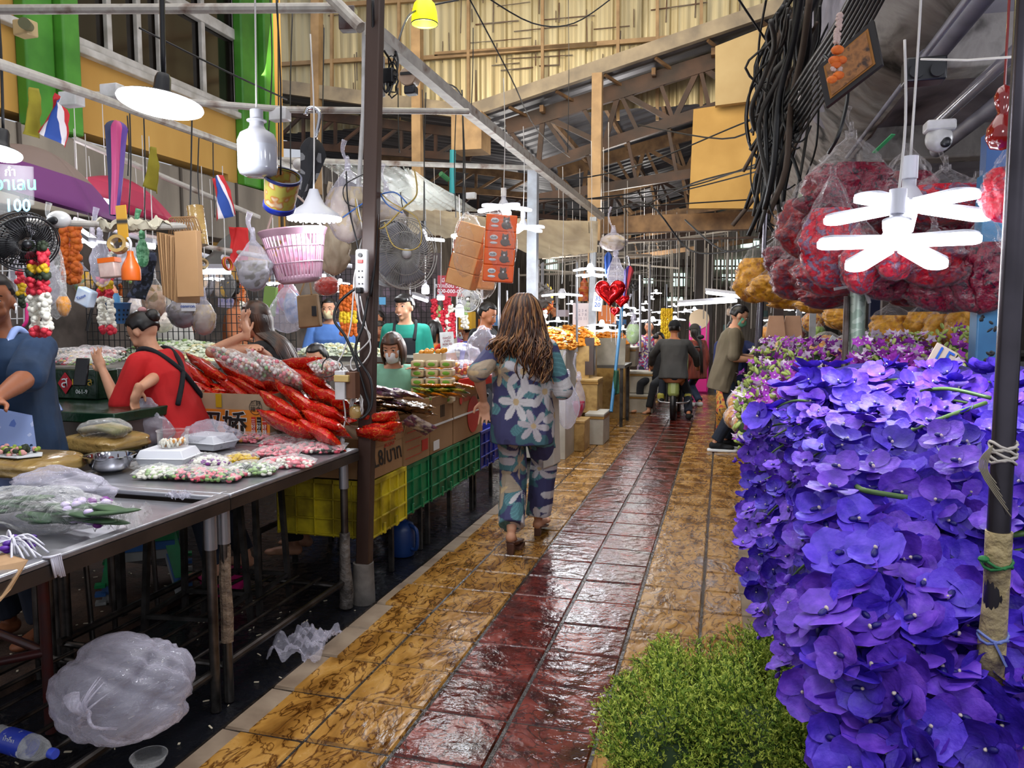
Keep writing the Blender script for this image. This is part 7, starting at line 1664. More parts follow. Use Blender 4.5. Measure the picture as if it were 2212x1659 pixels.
# orange tissue packs
m_cat = mat('cat_grey', '6a605c', .6); m_or = mat('pack_orange', 'ec5408', .35, c2='f06c18', sc=10); m_pe = mat('pack_peach', 'e8b078', .4, c2='dca068', sc=9)
def tissue_pack(label, px, py, w, ang, yaw, front, n=4, sx=.195, sz=.42):
    c = aW(px, py, w); t = thing('tissue_pack', label, 'packet', c, 'hanging tissue packs'); Mx = rz(math.degrees(YAW)+yaw) @ ry(ang)
    for k in range(n):
        z = sz*(.5-(k+.5)/n); b = obj('carton', MB().box(c+Mx @ V((0, 0, z)), (sx, .10, sz/n*.995), Mx), [m_or if front else m_pe], t, bev=.006)
        obj('side', MB().box(c+Mx @ V((-sx/2-.001, 0, z)), (.003, .096, sz/n*.9), Mx), m_pe if front else m_or, b)
        if front:
            q = lambda x, zz, y=-.0515: c+Mx @ V((x, y, z+zz))
            g = MB(); g.ell(q(.03, -.012), (.030, .003, .026), rot=Mx, nu=16, nv=6); g.ell(q(.03, .018), (.022, .003, .018), rot=Mx, nu=14, nv=6)
            for s_ in (-1, 1): g.poly([q(.03+s_*.02, .022), q(.03+s_*.006, .032), q(.03+s_*.017, .044)], Mx @ V((0, -.002, 0)))
            g.ell(q(.058, -.025), (.01, .003, .006), rot=Mx, nu=8, nv=5); obj('animal_print', g, m_cat, b, sm=60)
            obj('muzzle', MB().ell(q(.03, .012, -.054), (.007, .002, .008), rot=Mx, nu=10, nv=5), m_mask, b)
            obj('bubble', MB().ell(q(-.042, .014), (.026, .002, .016), rot=Mx, nu=18, nv=5), m_mask, b); text('lettering', 'Pody', .017, face_mat(q(-.042, .014, -.055), Mx @ V((1, 0, .15)), Mx @ V((0, 0, 1))), mK, b); obj('bubble', MB().ell(q(-.042, -.02), (.025, .002, .008), rot=Mx, nu=18, nv=5), m_mask, b)
    obj('film', sack(c+V((0, 0, .04)), (.11, .085, .25), int(px), .05, 36, 24), m_wrap, t, sm=180)
    obj('handle', MB().tube([c+V((-.03, 0, .27)), aW(1085, 462, w), c+V((.04, 0, .27))], .008, n=6, smooth=3), m_wrap, t, sm=180)
tissue_pack('hanging stack of four orange tissue packs printed with grey animals, facing the camera', 1080, 538, 4.9, 4, 0, True)
tissue_pack('hanging stack of peach and orange tissue packs leaning to the left', 1012, 553, 5.1, 17, -25, False)
tissue_pack('lower tissue packs hanging behind the two front stacks', 1045, 585, 5.4, 4, 20, False, 3, .14, .26)
# tarps
def tarp(label, corners, sag, mt, nm='tarp'):
    P_ = [aW(*q) for q in corners]; g = MB()
    g.grid(lambda u, v: P_[0].lerp(P_[1], u).lerp(P_[3].lerp(P_[2], u), v)+V((0, 0, -sag*math.sin(math.pi*u)*math.sin(math.pi*v)+.025*noise.noise(V((u*9, v*3, 0))))), 40, 20); return single(nm, label, 'tarp', g, mt, sm=180)
m_tarpc = film('tarp_clear', 'd8dcd4', base=.12, edge=.6, sc=3, bump=1.0, milk=.12); m_tarpb = mat('tarp_beige', '9a8a74', .5, c2='b5a68c', sc=4, bump=.5, alpha=.86)
tarp('clear plastic sheet stretched from the pipe behind the dark post', [(690, 352, 5.2), (865, 362, 5.4), (1010, 452, 7.6), (860, 455, 6.4)], .05, m_tarpc); tarp('clear plastic sheet tied up to a peak right of the dark post', [(870, 360, 5.6), (900, 372, 5.6), (1040, 458, 7.8), (905, 452, 6.6)], .03, m_tarpc)
tarp('beige tarpaulin awning hanging behind the hanging tissue packs', [(1000, 470, 8.0), (1292, 478, 9.4), (1290, 545, 8.6), (1160, 560, 7.6)], .06, m_tarpb); tarp('ribbed pale awning above the smiling man', [(885, 440, 8.5), (1050, 470, 9.0), (1010, 520, 7.5), (880, 500, 7.0)], .03, m_tarpb)
# heart balloons
m_heart = mat('foil_red', 'b00c14', .08, metal=.75, bump=.3, bsc=6)
def heart(label, px, py, w, r):
    c = aW(px, py, w); g = MB(); vs = []; nu, nv = 40, 16
    t = thing('heart_balloon', label, 'balloon', c)
    def f(u, v):
        a = u*6.2832; x = 16*math.sin(a)**3/17; z = (13*math.cos(a)-5*math.cos(2*a)-2*math.cos(3*a)-math.cos(4*a))/17; k = math.sin(v*math.pi); y = math.cos(v*math.pi)*.38*math.sqrt(max(0, 1))
        return c+V((x*r*k, y*r*(.4+.6*k), z*r*k))
    g.grid(f, nu, nv); obj('balloon', g, m_heart, t, sm=180); obj('string', MB().tube([c+V((0, 0, -r)), c+V((.02, 0, -r-.35))], .003, n=4), m_wc, t)
heart('large shiny red foil heart balloon beside the price paper', 1318, 630, 8.0, .17); heart('smaller red foil heart balloon behind the large one', 1342, 648, 8.8, .10); heart('dim red heart balloon low behind the far lamps', 1328, 672, 9.5, .07)
# crates and foam boxes down the lane
m_fb = mat('foam_dirty', 'bab5aa', .6, c2='a39c8e', sc=5, bump=.1); m_tp = mat('tape_band', '94703a', .3)
def lbox(label, px0, px1, py0, py1, X, dep, mt, tape=True, name='foam_box', z0=None):
    """box whose lane-side face starts at plane X; pixel columns/rows on its front (camera-side) face"""
    zb_ = z0 or 0; b = aZ(px1, py1, zb_); X = b.x; y = b.y; a = aY(px0, py0, y); zt = a.z; t = thing(name, label, 'box', ((a.x+X)/2, y+dep/2, zb_))
    obj('body', MB().b2((a.x, y, zb_), (X, y+dep, zt-.03)), mt, t, bev=.008); obj('lid', MB().b2((a.x-.006, y-.006, zt-.035), (X+.006, y+dep+.006, zt)), mt, t, bev=.008)
    if tape: obj('tape', MB().b2((a.x-.004, y-.009, zt-.06), (X+.009, y+dep+.004, zt-.035)), m_tp, t)
    return t, y, zt
m_cbt = mat('carton_taped', 'a5834e', .45, c2='8c6a3a', c3='b8965c', sc=7, bump=.15)
lbox('taped brown carton on the lane beside the tote bag, holding carrier bags', 1178, 1262, 906, 976, -1.63, .36, m_cbt, False, 'carton'); lbox('white foam box with brown tape behind the taped carton', 1264, 1303, 893, 962, -1.5, .5, m_fb, True)
_, yy, zz = lbox('taped carton standing on the foam box, second level', 1222, 1290, 818, 893, -1.55, .42, m_cbt, True, 'carton', z0=.33); lbox('tall pale foam box at the back of the pile, topped with orange flowers', 1195, 1248, 757, 822, -1.7, .6, m_fb, True, z0=.33)
_, y_, z_ = lbox('lower white foam box of the pair at the lane edge', 1348, 1410, 852, 893, -1.05, .5, m_fb); lbox('upper white foam box stacked on the lower one', 1348, 1408, 803, 850, -1.06, .5, m_fb, z0=z_+.005)
lbox('pale foam box on the metal counter beyond the blue pole', 1347, 1372, 750, 792, -1.3, .5, m_fb, z0=.72)
t = thing('metal_cabinet', 'dull steel cabinet with an open lid plate on legs beside the blue pole', 'cabinet', (-2.0, 10.6, 0)); a = aY(1255, 788, 10.2); b = aY(1350, 800, 10.2)
obj('cabinet_top', MB().b2((a.x, 10.2, a.z-.04), (b.x, 11.0, a.z)), m_ped, t); obj('lid_plate', MB().box((aY(1308, 762, 10.3).x, 10.35, aY(1308, 762, 10.3).z), (.52, .02, .40), rx(-14)), mat('old_steel', '8a8478', .5, metal=.5, c2='6a6458', sc=5), t)
for x in (a.x+.05, b.x-.05):
    for y in (10.25, 10.95): obj('leg', MB().bar((x, y, 0), (x, y, a.z-.04), .04), m_dirty, t)
pipe('blue pole leaning at the lane edge with a dark green cloth tied low', [(1320, 890, 9.0), (1336, 740, 9.3), (1345, 650, 9.5), (1352, 640, 9.5)], .02, mat('blue_pole', '2c6a94', .5)); flag('cloth', 'dark green cloth tied around the blue pole', 'cloth', ((1326, 800), (1336, 800), (1338, 850), (1320, 856)), 9.1, lambda u, v: 0, mats=[mat('green_cloth', '1c4a36', .8)])
for k, (px, py, w, rx_, ry_, h, lab) in enumerate(((1186, 752, 8.2, .30, .35, .20, 'heap of bagged orange marigolds on the foam boxes'), (1232, 745, 9.6, .36, .4, .22, 'second heap of bagged orange marigolds further back'), (1310, 742, 11.5, .4, .4, .16, 'low heap of yellow marigolds behind the steel cabinet'))):
    c = aW(px, py, w); heap('marigold_heap', lab, 'flowers', c, rx_, ry_, h, [(mat('marigold_amber', 'd88418', .6), 5), (mo, 3), (m_wht, 1)], 380, .03, k+90); carton('pale taped box stack under the %s marigold heap' % ('nearest', 'middle', 'farthest')[k], c.x-rx_, c.x+rx_*.8, c.y-.3, c.y+.3, .0, c.z, m_cbt if k else m_fb, name='box_stack')
single('folded_sheet', 'white folded foam sheet leaning against the tote bag foot', 'sheet', MB().poly([aW(1168, 905, 5.6), aW(1182, 905, 5.6), aW(1195, 1010, 5.2), aW(1172, 1015, 5.2)], (.01, .03, 0)), m_wp)
# ================================================================ right side: orchids
def petal(L_, Wd, cup, tip=.8, nu=6, nv=4):
    g = MB()
    def f(u, v):
        x = u; wv = max(0, math.sin(math.pi*min(1, .05+.95*x)**1.05))**.55; y = (v-.5)*2
        return V((y*Wd*wv, L_*x, cup*(y*y*wv*.5+x*x*.8)-.004*math.sin(x*3.1)))
    g.grid(f, 4, nu); g2 = MB(); g2.grid(lambda u, v: f(v, u), 4, nu); return g2
def orchid(seed, R_=.044):
    r = random.Random(seed); g = MB()
    for k, (a, l, w_) in enumerate(((0, .95, .44), (72, 1.0, .56), (-72, 1.0, .56), (144, .98, .46), (-144, .98, .46))):
        M = Matrix.Rotation(math.radians(a+r.uniform(-8, 8)), 4, 'Z') @ Matrix.Rotation(math.radians(r.uniform(2, 26)), 4, 'X'); Pm = petal(R_*l*1.08, R_*w_*1.12, R_*r.uniform(-.15, .45)); g.join(Pm, M @ Matrix.Translation((0, R_*.04, .002*(k % 2))))
    lp = MB().ell((0, -R_*.16, R_*.16), (R_*.12, R_*.2, R_*.09), nu=8, nv=5); cl = MB().ell((0, R_*.04, R_*.18), (R_*.07, R_*.07, R_*.1), nu=8, nv=5)
    return g, lp, cl
def purple(nm, a, b, c_): return mat(nm, a, .55, c2=b, c3=c_, sc=38, det=3, lo=.35, hi=.7, bump=.2, bsc=60)
m_v1 = purple('vanda_blue', '3a22b0', '6a48e0', '5434cc'); m_v2 = purple('vanda_violet', '4a22a0', '7e4ad8', '6234c0'); m_v3 = purple('vanda_deep', '2a128c', '4c2cc0', '3c1ea4')
m_lip = mat('orchid_lip', '14086a', .5); m_col = mat('orchid_column', 'd8c8b8', .5); m_stem = mat('orchid_stem', '5c7a3a', .45, c2='42602a', sc=8)
ORG = V((0, 0, 0))
FL = []
for k in range(5):
    g, lp, cl = orchid(k+3); me = {}
    f = obj('orchid_flower', g, (m_v1, m_v2, m_v3, m_v1, m_v2)[k], sm=180); f.data['k'] = k
    a = obj('lip', lp, m_lip, f, sm=180); b = obj('column', cl, m_col, f, sm=180); FL.append((f, a, b))
def flower_copy(k, par, loc, rot, sc):
    f, a, b = FL[k]; c = f.copy(); COL.objects.link(c); c.parent = par; c.location = loc; c.rotation_euler = rot; c.scale = (sc,)*3
    for q in (a, b): d = q.copy(); COL.objects.link(d); d.parent = c
    return c
bud_me = obj('orchid_bud', MB().ell((0, 0, .012), (.007, .007, .013), nu=8, nv=6), m_v2, sm=180)
def spray(label, p, d, nrm, L_, sc, nf, seed, group, small=False):
    """a cut orchid stem: p base, d direction, nrm the open side"""
    r = random.Random(seed); t = thing('orchid_spray', label, 'orchid', p, group); d = V(d).normalized(); nrm = (V(nrm)-d*V(nrm).dot(d)).normalized(); sd = d.cross(nrm)
    pts = [V(p)+d*L_*q+nrm*(.03*math.sin(q*3)-.06*q*q*L_)+V((0, 0, -.10*q*q*L_*2)) for q in (0, .3, .6, .85, 1)]
    obj('stem', MB().tube(pts, lambda q: .0042*(1-.5*q), n=6, smooth=4), m_stem, t, sm=180); sp = spline(pts, 6)
    for k in range(nf):
        q = .12+.8*k/nf; i = int(q*(len(sp)-1)); s_ = 1 if k % 2 else -1
        o = (nrm*r.uniform(.3, 1)+sd*s_*r.uniform(.5, 1.1)+d*r.uniform(-.3, .3)).normalized()
        if r.random() < .16: continue
        fc = (nrm*.9+o*.75+V((r.uniform(-.6, .6), r.uniform(-.6, .6), r.uniform(-.4, .6)))).normalized()
        e = fc.to_track_quat('Z', 'Y').to_euler(); e.rotate_axis('Z', r.uniform(0, 6.28))
        flower_copy(r.choice((0, 0, 1, 1, 3, 4, 2)) if not small else r.choice((1, 4, 2)), t, sp[i]+o*(.034*sc+r.uniform(-.03, .03))-V(p), e, sc*r.uniform(.85, 1.1))
    for k in range(3):
        b = bud_me.copy(); COL.objects.link(b); b.parent = t; b.location = sp[-1-k]-V(p)+V((r.uniform(-.015, .015), 0, r.uniform(-.015, .01))); b.rotation_euler = (r.uniform(0, 3), r.uniform(0, 3), 0); b.scale = (sc*.9,)*3
    return t
YS = [(780, 2.55), (840, 2.35), (900, 2.1), (960, 1.9), (1020, 1.68), (1080, 1.52), (1150, 1.40), (1230, 1.30), (1320, 1.22), (1440, 1.15), (1700, 1.10)]
def wof(x, y):
    for (a, wa), (b, wb) in zip(YS, YS[1:]):
        if y <= b: w = wa+(wb-wa)*max(0, (y-a)/(b-a)); break
    else: w = 1.1
    if x < 1830 and y > 860: w += (1830-x)/230*.85*min(1, (y-860)/150)
    return w
def left_edge(y): return np.interp(y, [800, 860, 960, 1130, 1300, 1420, 1500, 1660], [1765, 1700, 1630, 1615, 1650, 1745, 1850, 1900])
# the packed inner mass of the heap
g = MB()
def core(u, v):
    y = 822+v*880; xl = left_edge(y)+25; x = xl+(2330-xl)*u; p = aW(x, y, wof(x, y)+.16+.18*(1-u)**6); return p+V((0, .02*noise.noise(V((u*8, v*8, 0))), .02*noise.noise(V((u*9, v*9, 4)))))
g.grid(core, 34, 34)
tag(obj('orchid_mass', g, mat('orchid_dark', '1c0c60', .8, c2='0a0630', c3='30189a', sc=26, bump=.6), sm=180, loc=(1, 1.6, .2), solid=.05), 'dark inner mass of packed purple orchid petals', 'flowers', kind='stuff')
cnt = 0; y = 838
while y < 1680:
    xl = left_edge(y)+ (20 if y < 1000 else 30); near = (y > 1000); step = 78 if y < 960 else (95 if y < 1100 else 125); x = xl+R.uniform(0, 20)
    while x < 2290:
        w = wof(x, y); p = aW(x, y, w)
        dl = V((-.9, R.uniform(.0, .5), R.uniform(-.35, .1))); nr = V((-.35, -.8, .75)) if y > 900 else V((-.2, -.5, 1)); sm_ = (x < 1790 and 880 < y)
        L_ = .16; spray('cut stem of violet vanda orchids in the big heap at the right' if not sm_ else 'small-flowered violet orchid stem drooping at the left edge of the big heap', p-V(dl).normalized()*L_*.5, dl, nr, L_, .66 if sm_ else 1.0, 7 if not sm_ else 8, cnt, 'vanda orchids in the big heap' if not sm_ else 'drooping orchid stems', sm_)
        cnt += 1; x += step*R.uniform(.85, 1.15)*(1.0 if not sm_ else .6)
    y += 42 if y < 960 else (55 if y < 1100 else 68)
for f, a, b in FL:
    for q in (a, b, f): bpy.data.objects.remove(q)
bpy.data.objects.remove(bud_me)
for k, pts in enumerate(([(2130, 870, 2.0), (1990, 920, 1.95), (1900, 960, 1.9)], [(2140, 1095, 1.5), (2030, 1105, 1.5)], [(1850, 1050, 1.5), (1870, 1060, 1.45), (1960, 1075, 1.42)], [(2230, 1110, 1.35), (2150, 1125, 1.38), (2080, 1120, 1.4)], [(2230, 1150, 1.3), (2150, 1160, 1.32)], [(1840, 860, 2.2), (1760, 905, 2.3), (1700, 960, 2.3)], [(1655, 1080, 2.2), (1700, 1045, 2.1), (1750, 1020, 2.0)], [(2230, 1470, 1.1), (2170, 1455, 1.12), (2100, 1462, 1.15)], [(2230, 1600, 1.05), (2170, 1650, 1.05)], [(2140, 860, 2.0), (2050, 840, 2.1), (1990, 845, 2.2)])):
    single('cut_stem', 'bare green orchid stem lying across the purple heap', 'stem', MB().tube([aW(*q) for q in pts], .0055, n=7, smooth=5), m_stem, group='bare green stems', sm=180)
c = aW(2070, 1020, 1.55); single('plastic_scrap', 'scrap of clear wrapping caught among the purple orchids', 'scrap', crumple(c, (.035, .03, .05), 61, 20, .5), m_wrap, sm=60)
# ---- stall table under the orchids, tub below
t = counter('dark stall table hidden below the big orchid heap', .62, 2.4, 1.35, 3.2, .70, m_dirty, m_dirty, name='stall_table')
# ---- green filler foliage
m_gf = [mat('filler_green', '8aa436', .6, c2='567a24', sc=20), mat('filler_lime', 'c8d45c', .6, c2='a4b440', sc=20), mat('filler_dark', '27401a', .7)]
def sprig(seed):
    r = random.Random(seed); g = MB(); H_ = .15
    g.tube([(0, 0, -.08), (r.uniform(-.01, .01), 0, H_*.5), (r.uniform(-.02, .02), r.uniform(-.02, .02), H_)], .0014, n=4, m=2)
    for k in range(15):
        z = H_*(.15+.85*k/15); a = k*2.4; l = .034*(1-.6*k/15)+.008; b = V((0, 0, z)); e = b+V((math.cos(a)*l, math.sin(a)*l, l*.9)); d = (e-b)
        for j in range(7):
            q = b+d*(j+1)/7; m_ = 1 if j > 3 else 0; s_ = .0062*r.uniform(.8, 1.3); o = V((r.uniform(-1, 1), r.uniform(-1, 1), r.uniform(.2, 1.4))).normalized()*s_*1.7; si = d.cross(o).normalized()*s_*.38
            g.add([q-si, q+si, q+o+si*.3, q+o-si*.3, q+o*.5+V((0, 0, s_*.4))], [(0, 1, 4), (1, 2, 4), (2, 3, 4), (3, 0, 4)], m_)
    return g
SG = [sprig(k) for k in range(5)]
LB = (((1450, 1640), 1.62, .15, 'feathery green filler bunch nearest the bottom edge, left'), ((1640, 1640), 1.56, .15, 'feathery green filler bunch at the bottom centre of the greenery'), ((1830, 1655), 1.5, .14, 'green filler bunch at the bottom right under the orchids'),
      ((1490, 1545), 1.86, .14, 'green filler bunch at the upper left against the tiles'), ((1650, 1525), 1.9, .15, 'green filler bunch in the middle of the back row'), ((1760, 1540), 1.8, .13, 'green filler bunch tucked beneath the purple orchids'))
for b, ((cx, cy_), w0, Rb, lab) in enumerate(LB):
    cc = aW(cx, cy_, w0+.06); g = MB(); rr = random.Random(b)
    for k in range(150):
        th = rr.uniform(0, 6.283); zc = rr.uniform(-.25, 1); rh_ = math.sqrt(max(0, 1-zc*zc)); dn = V((rh_*math.cos(th), rh_*math.sin(th), zc))
        if dn.y > .7: continue
        p = cc+dn*Rb*(.62+.25*rr.random()); ti = (dn*.75+V((rr.uniform(-.3, .3), rr.uniform(-.3, .3), .75))).normalized()
        g.join(SG[k % 5], Matrix.Translation(p-ti*.03) @ ti.to_track_quat('Z', 'Y').to_matrix().to_4x4() @ Matrix.Rotation(rr.uniform(0, 6), 4, 'Z') @ Matrix.Scale(.72, 4))
    t = thing('filler_bunch', lab, 'foliage', (cc.x, cc.y, .21)); obj('foliage', g, m_gf, t, sm=0)
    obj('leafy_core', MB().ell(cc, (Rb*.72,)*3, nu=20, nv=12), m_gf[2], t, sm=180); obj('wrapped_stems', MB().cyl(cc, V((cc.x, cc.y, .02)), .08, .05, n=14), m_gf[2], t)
single('plastic_tub', 'black tub on the ground holding the green filler bunches', 'tub', MB().lathe([(0, 0), (.26, 0), (.30, .25), (.31, .25)], (.36, 1.65, -.04), 28), m_lblk, sm=60, solid=.005)
# ---- dendrobiums, marigold bags and other heaps further along the stall
m_den = [mat('den_purple', '8a1c9c', .55, c2='b048c0', sc=60), mat('den_white', 'd8c4dc', .55), mat('den_lime', 'a0b05a', .6)]
def dend(label, px, py, w, rx_, rz_, mix, seed, n=150, group='dendrobium bunches'):
    c = aW(px, py, w); t = thing('dendrobium_bunch', label, 'orchid', c); rr = random.Random(seed); g = MB()
    for k in range(n):
        p = c+V((rr.uniform(-1, 1)*rx_, rr.uniform(-1, 1)*.12, rr.uniform(-1, 1)*rz_)); m_ = rr.choices((0, 1, 2), mix)[0]; M = Euler((rr.uniform(-1.2, .2)-.3, rr.uniform(-.7, .7), rr.uniform(0, 6))).to_matrix()
        if m_ == 2:
            g.ell(p, (.008, .008, .017), rot=M, nu=6, nv=4, m=2)
        else:
            for a in range(5):
                A = a*1.2566; Mq = M @ rz(math.degrees(A)); g.add([p, p+Mq @ V((-.009, .011, .002)), p+Mq @ V((0, .025, .004)), p+Mq @ V((.009, .011, .002))], [(0, 3, 2, 1)], m_ if a else 0)
            g.ell(p+M @ V((0, 0, .004)), .004, nu=5, nv=4, m=1)
    obj('blossoms', g, m_den, t, sm=180); obj('stems', MB().ell(c+V((0, .10, -.06)), (rx_*.95, .12, rz_*.9), nu=16, nv=10), m_gf[2], t, sm=180)
for k, a in enumerate(((1690, 800, 3.6, .15, .10, (2, 2, 6), 'lime budded dendrobium bunch at the edge behind the vandas'), (1760, 770, 3.7, .16, .09, (6, 5, 2), 'magenta and white dendrobium bunch left of the grey posts'), (1730, 830, 3.3, .14, .09, (5, 4, 3), 'magenta dendrobium bunch just above the vandas'), (1650, 855, 3.3, .11, .11, (2, 2, 6), 'lime and purple dendrobium bunch drooping towards the lane'),
                       (1640, 905, 2.95, .09, .10, (2, 2, 5), 'lime dendrobium tips above the drooping violet stems'), (1915, 775, 3.2, .15, .08, (8, 2, 1), 'deep magenta dendrobium bunch right of the grey posts'), (1930, 750, 3.6, .17, .07, (0, 8, 4), 'white dendrobium bunch behind the magenta one'), (2085, 765, 3.3, .10, .12, (4, 1, 5), 'dark purple and lime bunch left of the blue pillar'), (1705, 870, 2.9, .12, .08, (6, 3, 2), 'violet dendrobium bunch under the lime buds'), (1985, 800, 3.0, .13, .07, (4, 3, 3), 'mixed dendrobium bunch below the price sign'), (1700, 760, 4.4, .15, .08, (3, 4, 5), 'pale dendrobium bunch at the back of the stall'))):
    dend(a[6], a[0], a[1], a[2], a[3], a[4], a[5], k)
m_mari = mat('bag_marigold', 'b86a14', .6, c2='8a3c08', c3='d89a2c', sc=42, vor=True, lo=.3, hi=.6, bump=.6, bsc=40); m_mary = mat('bag_marigold_y', 'c8981c', .6, c2='94640c', c3='dcb838', sc=38, vor=True, lo=.3, hi=.6, bump=.6, bsc=40)
for k, (px, py, w, r_, mt) in enumerate(((1602, 872, 5.3, .10, 0), (1596, 902, 5.1, .10, 0), (1622, 880, 5.0, .11, 0), (1616, 915, 4.8, .10, 0), (1640, 860, 5.0, .10, 0), (1630, 925, 4.4, .09, 1), (1655, 895, 4.3, .10, 1), (1650, 930, 4.0, .09, 1), (1632, 950, 3.8, .07, 0), (1670, 800, 5.6, .12, 0), (1690, 780, 6.0, .13, 0), (1715, 770, 6.2, .12, 1), (1785, 755, 5.6, .13, 0), (1820, 765, 5.2, .13, 0), (1700, 745, 7.5, .12, 1), (1610, 855, 5.8, .10, 0))):
    c = aW(px, py, w); t = thing('marigold_bag', 'knotted clear bag of orange marigolds at the lane edge of the flower stall' if mt == 0 else 'knotted clear bag of yellow marigolds at the lane edge of the flower stall', 'bag', c, 'orange marigold bags' if mt == 0 else 'yellow marigold bags')
    obj('flowers', MB().ell(c, (r_*.9, r_*.8, r_*.8), nu=24, nv=16, fn=lambda n, k=k: 1+.16*noise.noise(n*3+V((k, 0, 0)))), m_mary if mt else m_mari, t, sm=180); obj('film', sack(c, (r_*1.03, r_*.95, r_*.95), k, .16, 26, 18), m_wrap, t, sm=180)
counter('low stall table carrying the marigold bags along the lane', .42, 1.9, 3.35, 6.9, .62, m_dirty, m_dirty, name='stall_table'); counter('wooden box base under the yellow marigold bags', .36, .60, 3.0, 5.6, .40, m_card, m_card, name='wooden_box')
# ---- hanging petal bags
m_rose = mat('rose_petals', 'a00a1c', .4, c2='4a2c40', c3='7c0818', sc=28, det=3, lo=.3, hi=.65, bump=.8, bsc=18, dist=1.2); m_rosd = mat('rose_petals_dark', '3c0620', .4, c2='1c0414', c3='780c28', sc=38, det=3, lo=.3, hi=.65, bump=.8, bsc=18, dist=1.2); m_rosw = mat('rose_petals_sheen', 'b80c28', .4, c2='66506c', c3='8c0c28', sc=24, det=4, lo=.44, hi=.6, bump=.8, bsc=22, dist=1.5)  # grey-mauve patches in the petal colours imitate reflections on the film
m_gath = film('gathered_film', 'e0d8dc', base=.02, edge=.34, rough=.05, sc=26, bump=1.0)
for k, (px, py, w, sx, sz, mt, lab) in enumerate((
    (1835, 400, 3.3, 190, 200, 1, 'large bag of dark petals at the top left of the hanging cluster'), (1752, 470, 3.7, 120, 190, 0, 'crimson petal bag hanging at the far left of the cluster'), (1795, 500, 3.1, 110, 240, 2, 'long bag of red petals, sheen put into their colour, below the top left bag'), (1735, 590, 3.9, 130, 130, 0, 'bright red petal bag low at the left'), (1800, 590, 3.4, 150, 110, 2, 'red petal bag bulging below the long bag'),
    (1690, 560, 4.2, 90, 110, 1, 'dark red petal bag beside the yellow bags'), (1863, 560, 2.9, 100, 160, 2, 'pink lit petal bag left of the lower lamp'), (1938, 545, 2.75, 90, 130, 2, 'pink lit petal bag directly under the lower lamp'), (1920, 600, 3.1, 110, 110, 1, 'dark magenta bag under the lamps'), (2015, 560, 2.9, 120, 130, 0, 'red petal bag right of the lower lamp'), (2055, 610, 3.0, 160, 140, 1, 'broad dark petal bag low at the right'),
    (2125, 570, 2.9, 120, 220, 1, 'tall darkest petal bag beside the blue pillar'), (2040, 430, 3.2, 190, 120, 2, 'flat bag of red petals behind the upper lamp'), (1960, 410, 3.5, 130, 170, 1, 'dark petal bag directly behind the upper lamp socket'), (1780, 640, 3.7, 120, 70, 0, 'red petal bag peeping under the left bags'), (2000, 500, 3.4, 200, 110, 1, 'dark bag filling the middle behind the lamps'), (1880, 470, 3.5, 150, 160, 0, 'red bag behind the left blade of the upper lamp'), (2110, 460, 3.3, 120, 150, 1, 'dark bag behind the right blade of the upper lamp'), (2178, 400, 1.95, 90, 170, 2, 'petal bag cut by the near steel pole at the right edge'), (1975, 640, 3.4, 110, 60, 0, 'red petal bag low between the grey posts and broad bag'))):
    hang_bag('petal_bag', lab, px, py-8, w, sx, sz*1.08, k+200, m_gath, (m_rose, m_rosd, m_rosw)[mt], fill=.66, amp=.42, cr=.32, group='hanging bags of rose petals', knot=(k % 3 == 0))
for k, (px, py, w, sx, sz, lab) in enumerate(((1632, 600, 5.2, 90, 150, 'amber petal bag at the far left end of the hanging row'), (1668, 625, 4.9, 90, 90, 'amber petal bag just behind the first'), (1715, 655, 4.9, 110, 60, 'amber petal bag beneath the red ones, left'), (1760, 668, 4.6, 80, 50, 'yellow petal bag beneath the red ones'), (1815, 668, 4.4, 80, 50, 'yellow petal bag left of the galvanised post'), (1925, 690, 3.9, 100, 80, 'pointed amber bag right of the galvanised post'), (1995, 680, 3.8, 80, 70, 'amber petal bag under the broad dark bag'), (2040, 690, 3.7, 80, 90, 'amber bag second from the blue pillar'), (2090, 680, 3.6, 80, 110, 'amber bag nearest the blue pillar'))):
    hang_bag('amber_bag', lab, px, py+(12 if k > 3 else -14), w, sx*(1 if k else .85), sz*(1.35 if k > 3 else .95), k+240, m_gath, mat('amber_petals', 'c07a10', .5, c2='8a5008', c3='d89a20', sc=20, lo=.3, hi=.65, bump=.7, bsc=16), fill=.7, amp=.4, cr=.35, group='hanging bags of amber petals', knot=False)
single('green_tie', 'strip of green plastic tying a petal bag to the pipe', 'tie', MB().bar(aW(1888, 330, 3.3), aW(1930, 290, 3.2), .02, .004), mat('tie_green', '3a9a60', .4)); flag('cloth', 'pale green sheet edge hanging left of the petal bags', 'sheet', ((1725, 420), (1760, 400), (1740, 500), (1722, 470)), 4.0, lambda u, v: 0, mats=[mat('pale_sheet', '9cb08a', .5)])
# ---- poles and posts on the right
m_galv = mat('galvanised', '8b9c8e', .45, metal=.6, c2='a8b4a8', sc=40, vor=True, lo=.5, hi=.6); m_pole = mat('dark_pole', '3c383c', .25, metal=.8, c2='57525a', sc=6)
pb = aW(2165, 1000, 1.08); t = thing('steel_pole', 'near dark steel pole bound with twine and old tape in front of the orchids', 'pole', (pb.x, pb.y, -.04)); obj('tube', MB().cyl((pb.x, pb.y, -.04), (pb.x, pb.y, 3.0), .0148, n=24), m_pole, t)
zz_ = lambda py: aW(2150, py, 1.08).z
obj('tape_wrap', MB().tube([(pb.x+.002*math.sin(k*2.1), pb.y-.002*math.cos(k*3), zz_(1150)-(zz_(1150)-.2)*k/10) for k in range(11)], lambda q: .0172+.0016*math.sin(q*37), n=16), mat('aged_tape', '8d7c5e', .6, c2='5a4c3c', c3='b09c70', sc=16, det=8, bump=.8, bsc=34), t, sm=60)
